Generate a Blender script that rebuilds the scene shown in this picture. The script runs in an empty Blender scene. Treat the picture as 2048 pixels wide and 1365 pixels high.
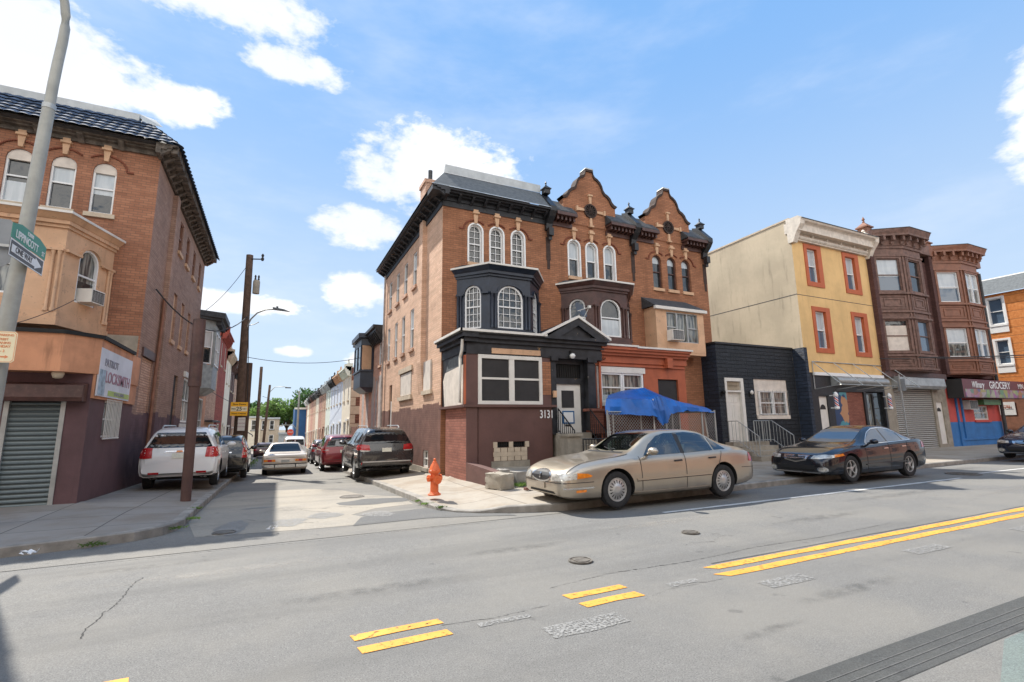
import bpy, bmesh, math, random
from math import sin, cos, pi, radians, sqrt, atan2
from mathutils import Vector as V, Matrix
from mathutils.bvhtree import BVHTree
from mathutils.geometry import tessellate_polygon
random.seed(7)
sc = bpy.context.scene
# ------------------------------------------------ camera, sky, sun, exposure
yaw, pitch, roll, FPX = 0.449369, 0.168826, -0.0136583, 978.58
fw = V((sin(yaw)*cos(pitch), cos(yaw)*cos(pitch), sin(pitch)))
rt = V((cos(yaw), -sin(yaw), 0)); up = rt.cross(fw)
r2 = rt*cos(roll)+up*sin(roll); u2 = -rt*sin(roll)+up*cos(roll)
cam = bpy.data.cameras.new('camera'); co = bpy.data.objects.new('camera', cam)
sc.collection.objects.link(co); sc.camera = co
m = Matrix((r2, u2, -fw)).transposed().to_4x4(); m.translation = V((0, 0, 1.62)); co.matrix_world = m
cam.sensor_width = 36; cam.lens = FPX/2048*36; cam.clip_end = 5000; cam.clip_start = .05
SUN = V((-.31, .77, 1)).normalized()
w = bpy.data.worlds.new("World"); sc.world = w; w.use_nodes = True
BACK_FILL = 13.5
wt = w.node_tree; wt.nodes.clear()
class G:                                   # small node-graph helper
    def __init__(s, t): s.t = t
    def n(s, typ, ins=None, **pr):
        x = s.t.nodes.new('ShaderNode'+typ)
        for k, v in pr.items(): setattr(x, k, v)
        for k, v in (ins or {}).items():
            if isinstance(v, bpy.types.NodeSocket): s.t.links.new(v, x.inputs[k])
            else: x.inputs[k].default_value = v
        return x
    def m(s, op, a, b=0.0, c=0.0, clamp=False):
        return s.n('Math', {0: a, 1: b, 2: c}, operation=op, use_clamp=clamp).outputs[0]
    def mix(s, f, a, b, bt='MIX'):
        x = s.n('Mix', None, data_type='RGBA', blend_type=bt)
        for k, v in ((0, f), (6, a), (7, b)):
            if isinstance(v, bpy.types.NodeSocket): s.t.links.new(v, x.inputs[k])
            else: x.inputs[k].default_value = v if k == 0 else (*v[:3], 1)
        return x.outputs[2]
    def ramp(s, f, a, b, x0=0.0, x1=1.0):     # smooth map of f from x0..x1 to a..b
        return s.n('MapRange', {0: f, 1: a, 2: b, 3: x0, 4: x1}, interpolation_type='SMOOTHSTEP').outputs[0]
    def noise(s, vec, scale, detail=3, rough=.5, dim='3D'):
        return s.n('TexNoise', {'Vector': vec, 'Scale': scale, 'Detail': detail, 'Roughness': rough}, noise_dimensions=dim).outputs[0]
g = G(wt)
sky = g.n('TexSky', sky_type='NISHITA', sun_disc=False, sun_elevation=radians(50), sun_rotation=atan2(SUN.x, SUN.y) % (2*pi), altitude=0, air_density=1.0, dust_density=.6, ozone_density=1.6)
tc = g.n('TexCoord').outputs['Generated']
xyz = g.n('SeparateXYZ', {0: tc})
az = g.m('ARCTAN2', xyz.outputs[0], xyz.outputs[1]); el = g.m('ARCSINE', xyz.outputs[2])
blob = None
for (a, e, sa, se) in ((-.40, .53, .22, .085), (-.2, .525, .10, .045), (-.16, .70, .26, .06), (.0, .634, .115, .034), (.285, .50, .185, .095), (.13, .385, .10, .042),
                       (.13, .255, .075, .045), (-.10, .222, .15, .025), (1.34, .38, .07, .11), (.03, .14, .05, .014), (.16, .13, .05, .02),
                       (1.75, .5, .3, .12), (-1.2, .5, .5, .2), (2.8, .5, .6, .2), (-2.3, .6, .5, .2)):
    d1 = g.m('DIVIDE', g.m('SUBTRACT', az, a), sa); d2 = g.m('DIVIDE', g.m('SUBTRACT', el, e), se)
    b = g.m('SUBTRACT', 1.0, g.m('ADD', g.m('MULTIPLY', d1, d1), g.m('MULTIPLY', d2, d2)))
    blob = b if blob is None else g.m('MAXIMUM', blob, b)
warp = g.n('VectorMath', {0: tc, 1: (1, 1, 1.9)}, operation='MULTIPLY').outputs[0]
n1 = g.noise(warp, 5.5, 8, .62); n2 = g.noise(warp, 22, 5, .6)
dens = g.m('ADD', g.m('MULTIPLY', g.m('MAXIMUM', blob, -.8), 1.35), g.m('ADD', g.m('MULTIPLY', g.m('SUBTRACT', n1, .5), 3.0), g.m('MULTIPLY', g.m('SUBTRACT', n2, .5), 1.5)))
cov = g.ramp(dens, .0, .95)
n3 = g.noise(g.n('VectorMath', {0: tc, 1: (1, 1, 3.2)}, operation='MULTIPLY').outputs[0], 2.2, 6, .6)
wisp = g.m('MULTIPLY', g.ramp(n3, .45, .8), .3)
cov = g.m('MAXIMUM', cov, wisp)
shade = g.ramp(g.noise(warp, 3.2, 3), .35, .7)
grad = g.mix(g.ramp(el, .05, .75), (3.7, 4.6, 5.7), (1.45, 3.0, 5.6))
base_sky = g.mix(.92, sky.outputs[0], grad)
back = g.ramp(g.m('ADD', g.m('MULTIPLY', xyz.outputs[0], -.43), g.m('MULTIPLY', xyz.outputs[1], -.90)), .05, .6)   # added bright cloud bank, unseen behind the camera, to fill the shaded facades
CL = g.mix(shade, (5.6, 5.9, 6.5), (6.9, 6.9, 7.0))
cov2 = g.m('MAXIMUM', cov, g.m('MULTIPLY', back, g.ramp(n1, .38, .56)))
CL2 = g.mix(back, CL, (BACK_FILL, BACK_FILL*.97, BACK_FILL*.93))
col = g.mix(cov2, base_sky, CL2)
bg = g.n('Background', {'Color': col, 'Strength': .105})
out = g.n('OutputWorld', {0: bg.outputs[0]})
sl = bpy.data.lights.new('sun', 'SUN'); sl.energy = 4.6; sl.angle = radians(.53); sl.color = (1, .95, .87)
so = bpy.data.objects.new('sun', sl); sc.collection.objects.link(so)
so.rotation_euler = SUN.to_track_quat('Z', 'Y').to_euler(); so.location = (0, 0, 60)
sc.view_settings.view_transform = 'Standard'; sc.view_settings.look = 'None'
sc.view_settings.exposure = .75; sc.view_settings.gamma = 1
# ------------------------------------------------ materials
def srgb(r, g_, b):
    return tuple(((c/255+.055)/1.055)**2.4 if c > 10 else c/255/12.92 for c in (r, g_, b))
MC = {}
def finish(g, base, rough=.8, metal=0.0, bump=None, coat=0.0, spec=.5, bstr=.3, bdist=.02, extra=None):
    ins = {'Base Color': base if isinstance(base, bpy.types.NodeSocket) else (*base[:3], 1), 'Roughness': rough, 'Metallic': metal, 'Coat Weight': coat, 'Coat Roughness': .03, 'Specular IOR Level': spec}
    if bump is not None:
        ins['Normal'] = g.n('Bump', {'Strength': bstr, 'Distance': bdist, 'Height': bump}).outputs[0]
    if extra: ins.update(extra)
    p = g.n('BsdfPrincipled', ins); g.n('OutputMaterial', {0: p.outputs[0]})
def newmat(name):
    if name in MC: return MC[name], None
    x = bpy.data.materials.new(name); x.use_nodes = True; x.node_tree.nodes.clear(); MC[name] = x
    return x, G(x.node_tree)
def coords(g):
    o = g.n('TexCoord').outputs['Object']; s = g.n('SeparateXYZ', {0: o})
    u = g.m('ADD', s.outputs[0], s.outputs[1])
    return o, s, u, g.n('CombineXYZ', {0: u, 1: s.outputs[2], 2: 0.0}).outputs[0]
def paint(name, c, rough=.6, metal=0.0, var=.12, sc_=3.0, streak=.0, bstr=.1, coat=0.0, dirt=0.0, spec=.5):
    x, g = newmat(name)
    if g is None: return x
    o, s, u, uv = coords(g)
    n = g.noise(o, sc_, 5, .6); f = g.ramp(n, .3, .7)
    c2 = tuple(min(1, k*(1+var)) for k in c); c1 = tuple(k*(1-var) for k in c)
    base = g.mix(f, c1, c2)
    if streak:
        sv = g.n('CombineXYZ', {0: g.m('MULTIPLY', u, 5.0), 1: g.m('MULTIPLY', s.outputs[2], .5), 2: 0.0}).outputs[0]
        st = g.ramp(g.noise(sv, 1.0, 5, .7), .52, .75)
        base = g.mix(g.m('MULTIPLY', st, streak), base, tuple(k*.35 for k in c))
    if dirt:
        dn = g.ramp(g.noise(o, sc_*4, 6, .75), .56, .64)
        base = g.mix(g.m('MULTIPLY', dn, dirt), base, (.16, .13, .10))
    finish(g, base, rough, metal, g.noise(o, sc_*12, 4, .6), coat, spec, bstr, .01)
    return x
def brick(name, c1, c2, mortar, low=None, rough=.85, bw=.215, bh=.075, stain=.5, lows=None, patch=None):
    x, g = newmat(name)
    if g is None: return x
    o, s, u, uv = coords(g)
    br = g.n('TexBrick', {'Vector': uv, 'Scale': 1.0, 'Mortar Size': .008, 'Mortar Smooth': .3, 'Bias': -.1, 'Brick Width': bw, 'Row Height': bh, 'Color1': (*c1, 1), 'Color2': (*c2, 1), 'Mortar': (*mortar, 1)})
    sv = g.n('CombineXYZ', {0: g.m('MULTIPLY', u, .6), 1: g.m('MULTIPLY', s.outputs[2], 5.0), 2: 0.0}).outputs[0]
    hstr = g.noise(sv, 1.0, 6, .7)
    base = g.mix(g.m('MULTIPLY', g.ramp(hstr, .4, .72), .55), br.outputs[0], tuple(k*.55 for k in c1))
    big = g.noise(uv, .45, 5, .6)
    base = g.mix(g.m('MULTIPLY', g.ramp(big, .5, .75), .4), base, tuple(min(1, k*1.3) for k in c2))
    base = g.mix(g.m('MULTIPLY', g.ramp(g.noise(uv, .8, 6, .7), .52, .3), .45), base, tuple(k*.55 for k in c1))
    vv = g.n('CombineXYZ', {0: g.m('MULTIPLY', u, 1.6), 1: g.m('MULTIPLY', s.outputs[2], .22), 2: 0.0}).outputs[0]
    st = g.ramp(g.noise(vv, 1.0, 5, .65), .55, .8)
    base = g.mix(g.m('MULTIPLY', st, stain), base, tuple(k*.35 for k in c1))
    if lows:                                    # painted lower band with ragged top edge
        colr, z0, amp = lows
        nz = g.m('MULTIPLY', g.m('SUBTRACT', g.noise(uv, .9, 4, .8), .5), amp)
        stepz = g.m('MULTIPLY', g.m('GREATER_THAN', g.m('SINE', g.m('MULTIPLY', u, 1.7)), .1), amp*.35)
        zz = g.m('ADD', g.m('ADD', s.outputs[2], nz), stepz)
        f = g.ramp(zz, z0+.03, z0-.03)
        pv = g.noise(uv, 2.2, 5, .6)
        pc = g.mix(g.ramp(pv, .3, .75), tuple(k*.75 for k in colr), tuple(k*1.25 for k in colr))
        base = g.mix(f, base, pc)
    h = g.m('ADD', g.m('MULTIPLY', br.outputs[1], -1.0), g.m('MULTIPLY', g.noise(uv, 30, 3), .5))
    finish(g, base, rough, 0, h, 0, .3, .5, .008)
    return x
def glass(name, c=(.02, .025, .03), rough=.06, wob=.02, var=.0, c2=(.2, .22, .22)):
    x, g = newmat(name)
    if g is None: return x
    o, s, u, uv = coords(g)
    base = c
    if var:
        sv = g.n('CombineXYZ', {0: g.m('MULTIPLY', u, 7.0), 1: g.m('MULTIPLY', s.outputs[2], .8), 2: 0.0}).outputs[0]
        base = g.mix(g.m('MULTIPLY', g.ramp(g.noise(sv, 1.5, 3), .4, .65), var), c, c2)
    finish(g, base, rough, 0, g.noise(o, 1.7, 2), 0, .9, 1.0, wob)
    return x
def stripes(name, c1, c2, period, axis='z', rough=.5, metal=0.0, duty=.5, bd=.02):
    x, g = newmat(name)
    if g is None: return x
    o, s, u, uv = coords(g)
    a = s.outputs[2] if axis == 'z' else u
    f = g.m('FRACT', g.m('DIVIDE', a, period))
    k = g.ramp(f, duty-.12, duty+.12)
    tri = g.m('SINE', g.m('MULTIPLY', f, 2*pi))
    base = g.mix(k, c1, c2)
    base = g.mix(g.m('MULTIPLY', g.ramp(g.noise(o, 2.5, 5, .7), .5, .8), .35), base, tuple(q*.5 for q in c1))
    finish(g, base, rough, metal, tri, 0, .5, .8, bd)
    return x
def ashlar(name, c):                              # rough rock-faced stone courses
    x, g = newmat(name)
    if g is None: return x
    o, s, u, uv = coords(g)
    br = g.n('TexBrick', {'Vector': uv, 'Scale': 1.0, 'Mortar Size': .015, 'Mortar Smooth': .6, 'Brick Width': .62, 'Row Height': .16, 'Color1': (*c, 1), 'Color2': (*[k*1.5 for k in c], 1), 'Mortar': (*[k*.4 for k in c], 1)}, offset_frequency=3)
    n = g.noise(uv, 9, 6, .7)
    base = g.mix(g.m('MULTIPLY', g.ramp(n, .45, .7), .4), br.outputs[0], tuple(k*2.2 for k in c))
    finish(g, base, .6, 0, g.m('ADD', g.m('MULTIPLY', br.outputs[1], -1.4), g.m('MULTIPLY', n, 1.5)), 0, .4, 1.0, .05)
    return x
orangeb = dict(c1=srgb(172, 100, 58), c2=srgb(190, 116, 68), mortar=srgb(120, 82, 60))
M = {}
M['brick_main'] = brick('orange_brick', srgb(152, 104, 76), srgb(174, 120, 88), srgb(120, 88, 70))
M['brick_side'] = brick('pale_side_brick', srgb(210, 172, 144), srgb(222, 186, 158), srgb(188, 154, 134), stain=.15, lows=(srgb(112, 80, 70), 2.35, .3))
M['brick_left'] = brick('left_brick', srgb(154, 106, 82), srgb(176, 124, 96), srgb(122, 94, 78))
M['brick_leftside'] = brick('left_side_brick', srgb(158, 126, 108), srgb(174, 142, 124), srgb(134, 110, 98), stain=.25, lows=(srgb(106, 82, 84), 2.15, .3))
M['brick_low'] = brick('painted_maroon_brick', srgb(96, 52, 44), srgb(120, 66, 54), srgb(80, 50, 44), stain=.2)
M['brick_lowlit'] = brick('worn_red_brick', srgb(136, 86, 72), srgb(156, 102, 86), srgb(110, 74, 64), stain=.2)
M['brick_pale'] = brick('pale_infill_brick', srgb(190, 150, 126), srgb(214, 178, 152), srgb(130, 100, 88), stain=.1)
M['brick_red'] = brick('red_brick', srgb(150, 72, 62), srgb(166, 84, 72), srgb(120, 70, 60))
M['brick_brown'] = brick('brown_brick', srgb(84, 58, 54), srgb(98, 68, 62), srgb(62, 46, 44), stain=.4)
M['brick_far'] = brick('far_end_brick', srgb(110, 72, 60), srgb(150, 104, 84), srgb(90, 66, 58), stain=.6)
M['stucco_orange'] = paint('orange_stucco', srgb(194, 138, 104), .85, var=.2, sc_=1.6, streak=.5, bstr=.3)
M['stone_tan'] = paint('tan_painted_stone', srgb(204, 164, 130), .7, var=.12, sc_=2, streak=.35, dirt=.4)
M['stucco_yellow'] = paint('yellow_stucco', srgb(214, 178, 122), .85, var=.09, sc_=1.0, streak=.25, bstr=.3)
M['stucco_side'] = paint('weathered_stucco', srgb(184, 170, 146), .9, var=.12, sc_=.6, streak=.5, bstr=.4)
M['stone_pale'] = paint('pale_stone', srgb(188, 172, 150), .8, var=.12, sc_=4)
M['stone_key'] = paint('keystone', srgb(196, 160, 128), .8, var=.12, sc_=4)
M['black_paint'] = paint('black_paint', srgb(30, 31, 34), .45, var=.35, sc_=5, dirt=.25, bstr=.3)
M['blue_black'] = paint('blue_black_paint', srgb(34, 42, 56), .4, var=.25, sc_=4, bstr=.2)
M['brown_paint'] = paint('dark_brown_paint', srgb(78, 52, 46), .5, var=.3, sc_=4, streak=.4, dirt=.2)
M['brown_pale'] = paint('peeling_brown_paint', srgb(112, 86, 76), .7, var=.3, sc_=5, dirt=.5)
M['brown_warm'] = paint('warm_brown_paint', srgb(130, 88, 68), .6, var=.15, sc_=4, streak=.2)
M['maroon'] = paint('maroon_paint', srgb(94, 66, 60), .6, var=.15, sc_=1.5, streak=.2, bstr=.25)
M['purple'] = paint('dull_maroon_wall', srgb(92, 66, 68), .75, var=.18, sc_=1.2, streak=.3, bstr=.3)
M['orange_paint'] = paint('orange_red_paint', srgb(168, 88, 56), .5, var=.12, sc_=2, streak=.3)
M['rust_trim'] = paint('rust_orange_trim', srgb(176, 88, 46), .6, var=.08)
M['white_trim'] = paint('white_trim', srgb(214, 210, 202), .5, var=.06, streak=.15)
M['white_clean'] = paint('white_vinyl', srgb(226, 226, 224), .35, var=.03)
M['cornice_white'] = paint('white_cornice_paint', srgb(206, 196, 182), .6, var=.14, sc_=5, dirt=.3, streak=.3)
M['grey_wood'] = paint('weathered_grey_board', srgb(176, 166, 158), .85, var=.2, sc_=4, streak=.5)
M['slate'] = paint('grey_shingle', srgb(92, 96, 98), .8, var=.2, sc_=8, streak=.2)
M['flash'] = paint('pale_flashing', srgb(176, 180, 180), .5, var=.12, sc_=3, streak=.2)
M['dark_slate'] = paint('dark_slate', srgb(62, 64, 66), .7, var=.35, sc_=9)
M['tile'] = paint('glazed_blue_tile', srgb(74, 86, 104), .8, var=.45, sc_=5, spec=.15)
M['old_wood'] = paint('rotting_cornice_wood', srgb(96, 88, 80), .9, var=.5, sc_=6, dirt=.4, bstr=.6)
M['concrete'] = paint('old_concrete', srgb(150, 142, 128), .9, var=.2, sc_=2.5, streak=.3, bstr=.5)
M['board'] = paint('painted_board', srgb(206, 196, 184), .8, var=.12, sc_=3, streak=.15)
M['black_board'] = paint('black_board', srgb(46, 44, 44), .75, var=.2, sc_=2)
def peel():
    x, g = newmat('peeling_black'); o, s, u, uv = coords(g); n = g.noise(uv, 2.2, 9, .75); f = g.ramp(n, .63, .66); f2 = g.ramp(g.noise(uv, 1.2, 8, .75), .70, .72)
    base = g.mix(g.ramp(g.noise(o, 5, 5), .3, .7), srgb(22, 23, 26), srgb(42, 43, 48)); base = g.mix(f, base, g.mix(g.ramp(g.noise(o, 14, 3), .4, .6), srgb(150, 112, 70), srgb(176, 168, 156))); base = g.mix(f2, base, srgb(190, 186, 180))
    finish(g, base, .55, 0, g.m('MULTIPLY', f, -1.0), 0, .5, .5, .01); return x
M['peel'] = peel()
M['steel'] = paint('galvanised_steel', srgb(168, 170, 168), .45, .6, var=.15)
M['iron'] = paint('black_iron', srgb(34, 32, 32), .5, .3, var=.2)
M['grey_shutter'] = stripes('blue_grey_shutter', srgb(84, 94, 96), srgb(120, 130, 130), .095, metal=.2, rough=.55)
M['silver_shutter'] = stripes('silver_shutter', srgb(128, 124, 116), srgb(178, 174, 166), .10, metal=.3, rough=.45)
M['glass'] = glass('window_glass', (.022, .027, .03))
M['glass_curtain'] = glass('curtained_glass', (.05, .055, .055), var=.8, c2=(.34, .34, .30))
M['glass_shade'] = glass('shade_behind_glass', srgb(170, 178, 182), .12, .01, .4, srgb(200, 204, 206))
M['glass_bright'] = glass('sky_lit_glass', (.08, .12, .17), .03, .01)
M['black'] = paint('matt_black', (.012, .012, .012), .8, var=.1)
M['bark'] = paint('pole_wood', srgb(92, 74, 62), .95, var=.25, sc_=5, streak=.5, bstr=.5)
M['pole_paint'] = paint('brown_pole_paint', srgb(84, 60, 54), .8, var=.15, sc_=3, streak=.3)
M['lamp_grey'] = paint('grey_lamp_pole', srgb(158, 158, 150), .5, .1, var=.12, sc_=3, streak=.15)
# ------------------------------------------------ mesh helpers
C = sc.collection
ROOT = {}
def gz(y): return -.014*((y-9)+sqrt((y-9)**2+4))
class MB:
    def __init__(s): s.v = []; s.f = []; s.mi = []; s.cur = 0
    def add(s, pts, faces):
        b = len(s.v); s.v += [tuple(p) for p in pts]; s.f += [tuple(b+i for i in f) for f in faces]; s.mi += [s.cur]*len(faces); return s
    def quad(s, *p): return s.add(p, [tuple(range(len(p)))])
    def box(s, x0, x1, y0, y1, z0, z1):
        p = [(x0, y0, z0), (x1, y0, z0), (x1, y1, z0), (x0, y1, z0), (x0, y0, z1), (x1, y0, z1), (x1, y1, z1), (x0, y1, z1)]
        return s.add(p, [(0, 3, 2, 1), (4, 5, 6, 7), (0, 1, 5, 4), (1, 2, 6, 5), (2, 3, 7, 6), (3, 0, 4, 7)])
    def fbox(s, F, u0, u1, v0, v1, d0, d1):
        p = [F(u, v, d) for d in (d0, d1) for (u, v) in ((u0, v0), (u1, v0), (u1, v1), (u0, v1))]
        return s.add(p, [(3, 2, 1, 0), (4, 5, 6, 7), (0, 1, 5, 4), (1, 2, 6, 5), (2, 3, 7, 6), (3, 0, 4, 7)])
    def poly(s, F, pts, d0, d1):                  # extruded polygon in a frame
        n = len(pts); p = [F(u, v, d0) for u, v in pts]+[F(u, v, d1) for u, v in pts]
        fs = [tuple(range(n-1, -1, -1)), tuple(range(n, 2*n))]+[(i, (i+1) % n, n+(i+1) % n, n+i) for i in range(n)]
        return s.add(p, fs)
    def ring(s, F, outer, inner, d0, d1):
        n = len(outer); p = [F(*q, d0) for q in outer]+[F(*q, d1) for q in outer]+[F(*q, d1) for q in inner]+[F(*q, d0) for q in inner]
        fs = []
        for i in range(n):
            j = (i+1) % n
            fs += [(i, j, n+j, n+i), (n+i, n+j, 2*n+j, 2*n+i), (2*n+i, 2*n+j, 3*n+j, 3*n+i)]
        return s.add(p, fs)
    def prism(s, pts, z0, z1):                    # vertical extrusion of a plan polygon
        n = len(pts); p = [(x, y, z0) for x, y in pts]+[(x, y, z1) for x, y in pts]
        return s.add(p, [tuple(range(n-1, -1, -1)), tuple(range(n, 2*n))]+[(i, (i+1) % n, n+(i+1) % n, n+i) for i in range(n)])
    def taper(s, a, za, b, zb):                   # loft between two plan polygons
        n = len(a); p = [(x, y, za) for x, y in a]+[(x, y, zb) for x, y in b]
        return s.add(p, [tuple(range(n-1, -1, -1)), tuple(range(n, 2*n))]+[(i, (i+1) % n, n+(i+1) % n, n+i) for i in range(n)])
    def tube(s, pts, r, n=8, r1=None, cap=True):
        pts = [V(p) for p in pts]; k = len(pts); rings = []
        for i, p in enumerate(pts):
            t = (pts[min(i+1, k-1)]-pts[max(i-1, 0)]).normalized()
            a = t.orthogonal().normalized() if abs(t.z) > .99 else t.cross(V((0, 0, 1))).normalized()
            b = t.cross(a); rr = r if r1 is None else r+(r1-r)*i/(k-1)
            rings.append([p+a*rr*cos(2*pi*j/n)+b*rr*sin(2*pi*j/n) for j in range(n)])
        P = [q for rg in rings for q in rg]; fs = []
        for i in range(k-1):
            for j in range(n):
                fs.append((i*n+j, i*n+(j+1) % n, (i+1)*n+(j+1) % n, (i+1)*n+j))
        if cap: fs += [tuple(range(n-1, -1, -1)), tuple((k-1)*n+j for j in range(n))]
        return s.add(P, fs)
    def lathe(s, prof, c=(0, 0, 0), n=20, axis='z'):
        c = V(c); P = []; fs = []
        for (r, z) in prof:
            for j in range(n):
                a = 2*pi*j/n
                P.append(c+(V((r*cos(a), r*sin(a), z)) if axis == 'z' else V((r*cos(a), z, r*sin(a)))))
        k = len(prof)
        for i in range(k-1):
            for j in range(n): fs.append((i*n+j, i*n+(j+1) % n, (i+1)*n+(j+1) % n, (i+1)*n+j))
        fs += [tuple(range(n-1, -1, -1)), tuple((k-1)*n+j for j in range(n))]
        return s.add(P, fs)
    def build(s, name, mat, parent=None, smooth=None, loc=None):
        me = bpy.data.meshes.new(name); L = V((0, 0, 0))
        if parent is not None: L = ROOT[parent.name]
        elif loc is not None: L = V(loc)
        me.from_pydata([tuple(V(p)-L) for p in s.v], [], s.f)
        mats = mat if isinstance(mat, (list, tuple)) else [mat]
        for q in mats: me.materials.append(q)
        if len(mats) > 1: me.polygons.foreach_set('material_index', s.mi)
        bm = bmesh.new(); bm.from_mesh(me); bmesh.ops.recalc_face_normals(bm, faces=bm.faces)
        if smooth is not None: smooth_bm(bm, smooth)
        bm.to_mesh(me); bm.free()
        o = bpy.data.objects.new(name, me); C.objects.link(o)
        if parent is not None: o.parent = parent; ROOT[o.name] = L
        else: o.location = L; ROOT[o.name] = L
        return o
def smooth_bm(bm, ang):
    for f in bm.faces: f.smooth = True
    for e in bm.edges: e.smooth = len(e.link_faces) == 2 and e.calc_face_angle(4) < radians(ang)
def thing(name, label, cat, loc, group=None):
    o = bpy.data.objects.new(name, None); C.objects.link(o); o.location = loc; ROOT[o.name] = V(loc)
    o['label'] = label; o['category'] = cat
    if group: o['group'] = group
    o.empty_display_size = .3
    return o
def tag(o, label, cat, group=None):
    o['label'] = label; o['category'] = cat
    if group: o['group'] = group
    return o
def struct(o): o['kind'] = 'structure'; return o
def Fr(o, U, W):
    o, U, W = V(o), V(U), V(W)
    return lambda u, v, d=0.0: o+U*u+W*d+V((0, 0, v))
def Ff(y): return Fr((0, y, 0), (1, 0, 0), (0, -1, 0))      # front plane, u = world x
def Fs(x, s=-1): return Fr((x, 0, 0), (0, 1, 0), (s, 0, 0))  # side plane, u = world y
def seg(p, q):                                             # frame along a plan segment p->q, outward to the right-hand side facing -y
    p, q = V((*p, 0)), V((*q, 0)); U = (q-p).normalized(); W = V((U.y, -U.x, 0))
    F = Fr(p, U, W); F.L = (q-p).length
    return F
def outline(a, b, c, d, rise=0.0, n=8):
    pts = [(a, c), (b, c), (b, d-rise)]
    if rise:
        r = (b-a)/2; cx = (a+b)/2
        pts += [(cx+r*cos(pi*i/n), d-rise+rise*sin(pi*i/n)) for i in range(1, n)]
    pts.append((a, d-rise))
    return pts
def shrink(pts, t):
    us = [p[0] for p in pts]; vs = [p[1] for p in pts]; cu = (min(us)+max(us))/2; cv = (min(vs)+max(vs))/2
    ku = 1-2*t/(max(us)-min(us)); kv = 1-2*t/(max(vs)-min(vs))
    return [(cu+(u-cu)*ku, cv+(v-cv)*kv) for u, v in pts]
def wall(mb, F, u0, u1, v0, v1, holes=(), depth=.18, top=None):
    us = sorted({u0, u1, *[h[0] for h in holes], *[h[1] for h in holes]}); vs = sorted({v0, v1, *[h[2] for h in holes], *[h[3] for h in holes]})
    for i in range(len(us)-1):
        for j in range(len(vs)-1):
            cu, cv = (us[i]+us[i+1])/2, (vs[j]+vs[j+1])/2
            if any(h[0] < cu < h[1] and h[2] < cv < h[3] for h in holes): continue
            mb.quad(F(us[i], vs[j]), F(us[i+1], vs[j]), F(us[i+1], vs[j+1]), F(us[i], vs[j+1]))
    for h in holes:
        a, b, c, d = h[:4]; rise = h[4] if len(h) > 4 else 0
        o = outline(a, b, c, d, rise)
        if rise:
            arc = o[2:]; m_ = len(arc)//2
            right = [(b, d)]+arc[:m_+1]; left = [(a, d)]+[arc[k] for k in range(len(arc)-1, m_-1, -1)]
            for pg in (right+[((a+b)/2, d)] if abs(arc[m_][0]-(a+b)/2) > 1e-4 else right, left):
                for k in range(1, len(pg)-1): mb.quad(F(*pg[0]), F(*pg[k]), F(*pg[k+1]))
        n = len(o)
        for k in range(n):
            p, q = o[k], o[(k+1) % n]
            mb.quad(F(*p), F(*q), F(*q, -depth), F(*p, -depth))
def window(par, F, a, b, c, d, rise=0, fm='white_clean', pane='glass', mull=(0, 0), sill='stone_pale', t=.055, dep=.13, rail=True, blind=None, casing=None, name='window', lab=None, sillw=.08):
    o = outline(a, b, c, d, rise); i = shrink(o, t); mb = MB()
    mb.ring(F, o, i, -dep, -dep+.07)
    w_, h_ = b-a, d-c
    if rail: mb.fbox(F, a+t*.6, b-t*.6, (c+d)/2-.022, (c+d)/2+.022, -dep+.004, -dep+.055)
    for k in range(mull[0]):
        x = a+w_*(k+1)/(mull[0]+1); mb.fbox(F, x-.009, x+.009, c+t*.6, d-t*.6, -dep+.006, -dep+.035)
    for k in range(mull[1]):
        z = c+h_*(k+1)/(mull[1]+1); mb.fbox(F, a+t*.6, b-t*.6, z-.009, z+.009, -dep+.008, -dep+.037)
    if casing: mb.ring(F, outline(a-casing, b+casing, c-casing, d+casing, rise+(casing if rise else 0)), outline(a+.002, b-.002, c+.002, d-.002, rise), -.05, .035)
    win = mb.build(name, M[fm], par)
    if lab: win['label'] = lab
    MB().poly(F, shrink(o, t*.8), -dep-.02, -dep+.0).build('pane', M[pane], win)
    if blind:
        f0, f1, bm_ = blind
        q = outline(a+t, b-t, c+t+(h_-2*t)*f0, c+t+(h_-2*t)*f1, max(0, rise-t) if f1 == 1 else 0)
        MB().poly(F, q, -dep+.001, -dep+.012).build('blind', M[bm_], win)
    if sill: MB().fbox(F, a-sillw, b+sillw, c-.13, c-.003, -dep+.02, .07).build('sill', M[sill], win)
    return win
def text(s, F, u, v, size, d, mat, par, name='lettering', align='CENTER', sx=1.0, ext=.003, shear=0.0):
    cu = bpy.data.curves.new('t', 'FONT'); cu.body = s; cu.size = size; cu.extrude = ext; cu.align_x = align; cu.align_y = 'CENTER'; cu.shear = shear; cu.offset = size*.012
    t = bpy.data.objects.new('t', cu); C.objects.link(t); bpy.context.view_layer.update()
    me = bpy.data.meshes.new_from_object(t.evaluated_get(bpy.context.evaluated_depsgraph_get()))
    bpy.data.objects.remove(t); bpy.data.curves.remove(cu)
    L = ROOT[par.name]
    for q in me.vertices: q.co = F(u+q.co.x*sx, v+q.co.y, d+q.co.z)-L
    me.materials.clear(); me.materials.append(M[mat] if isinstance(mat, str) else mat)
    o = bpy.data.objects.new(name, me); C.objects.link(o); o.parent = par; ROOT[o.name] = L
    return o
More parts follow.
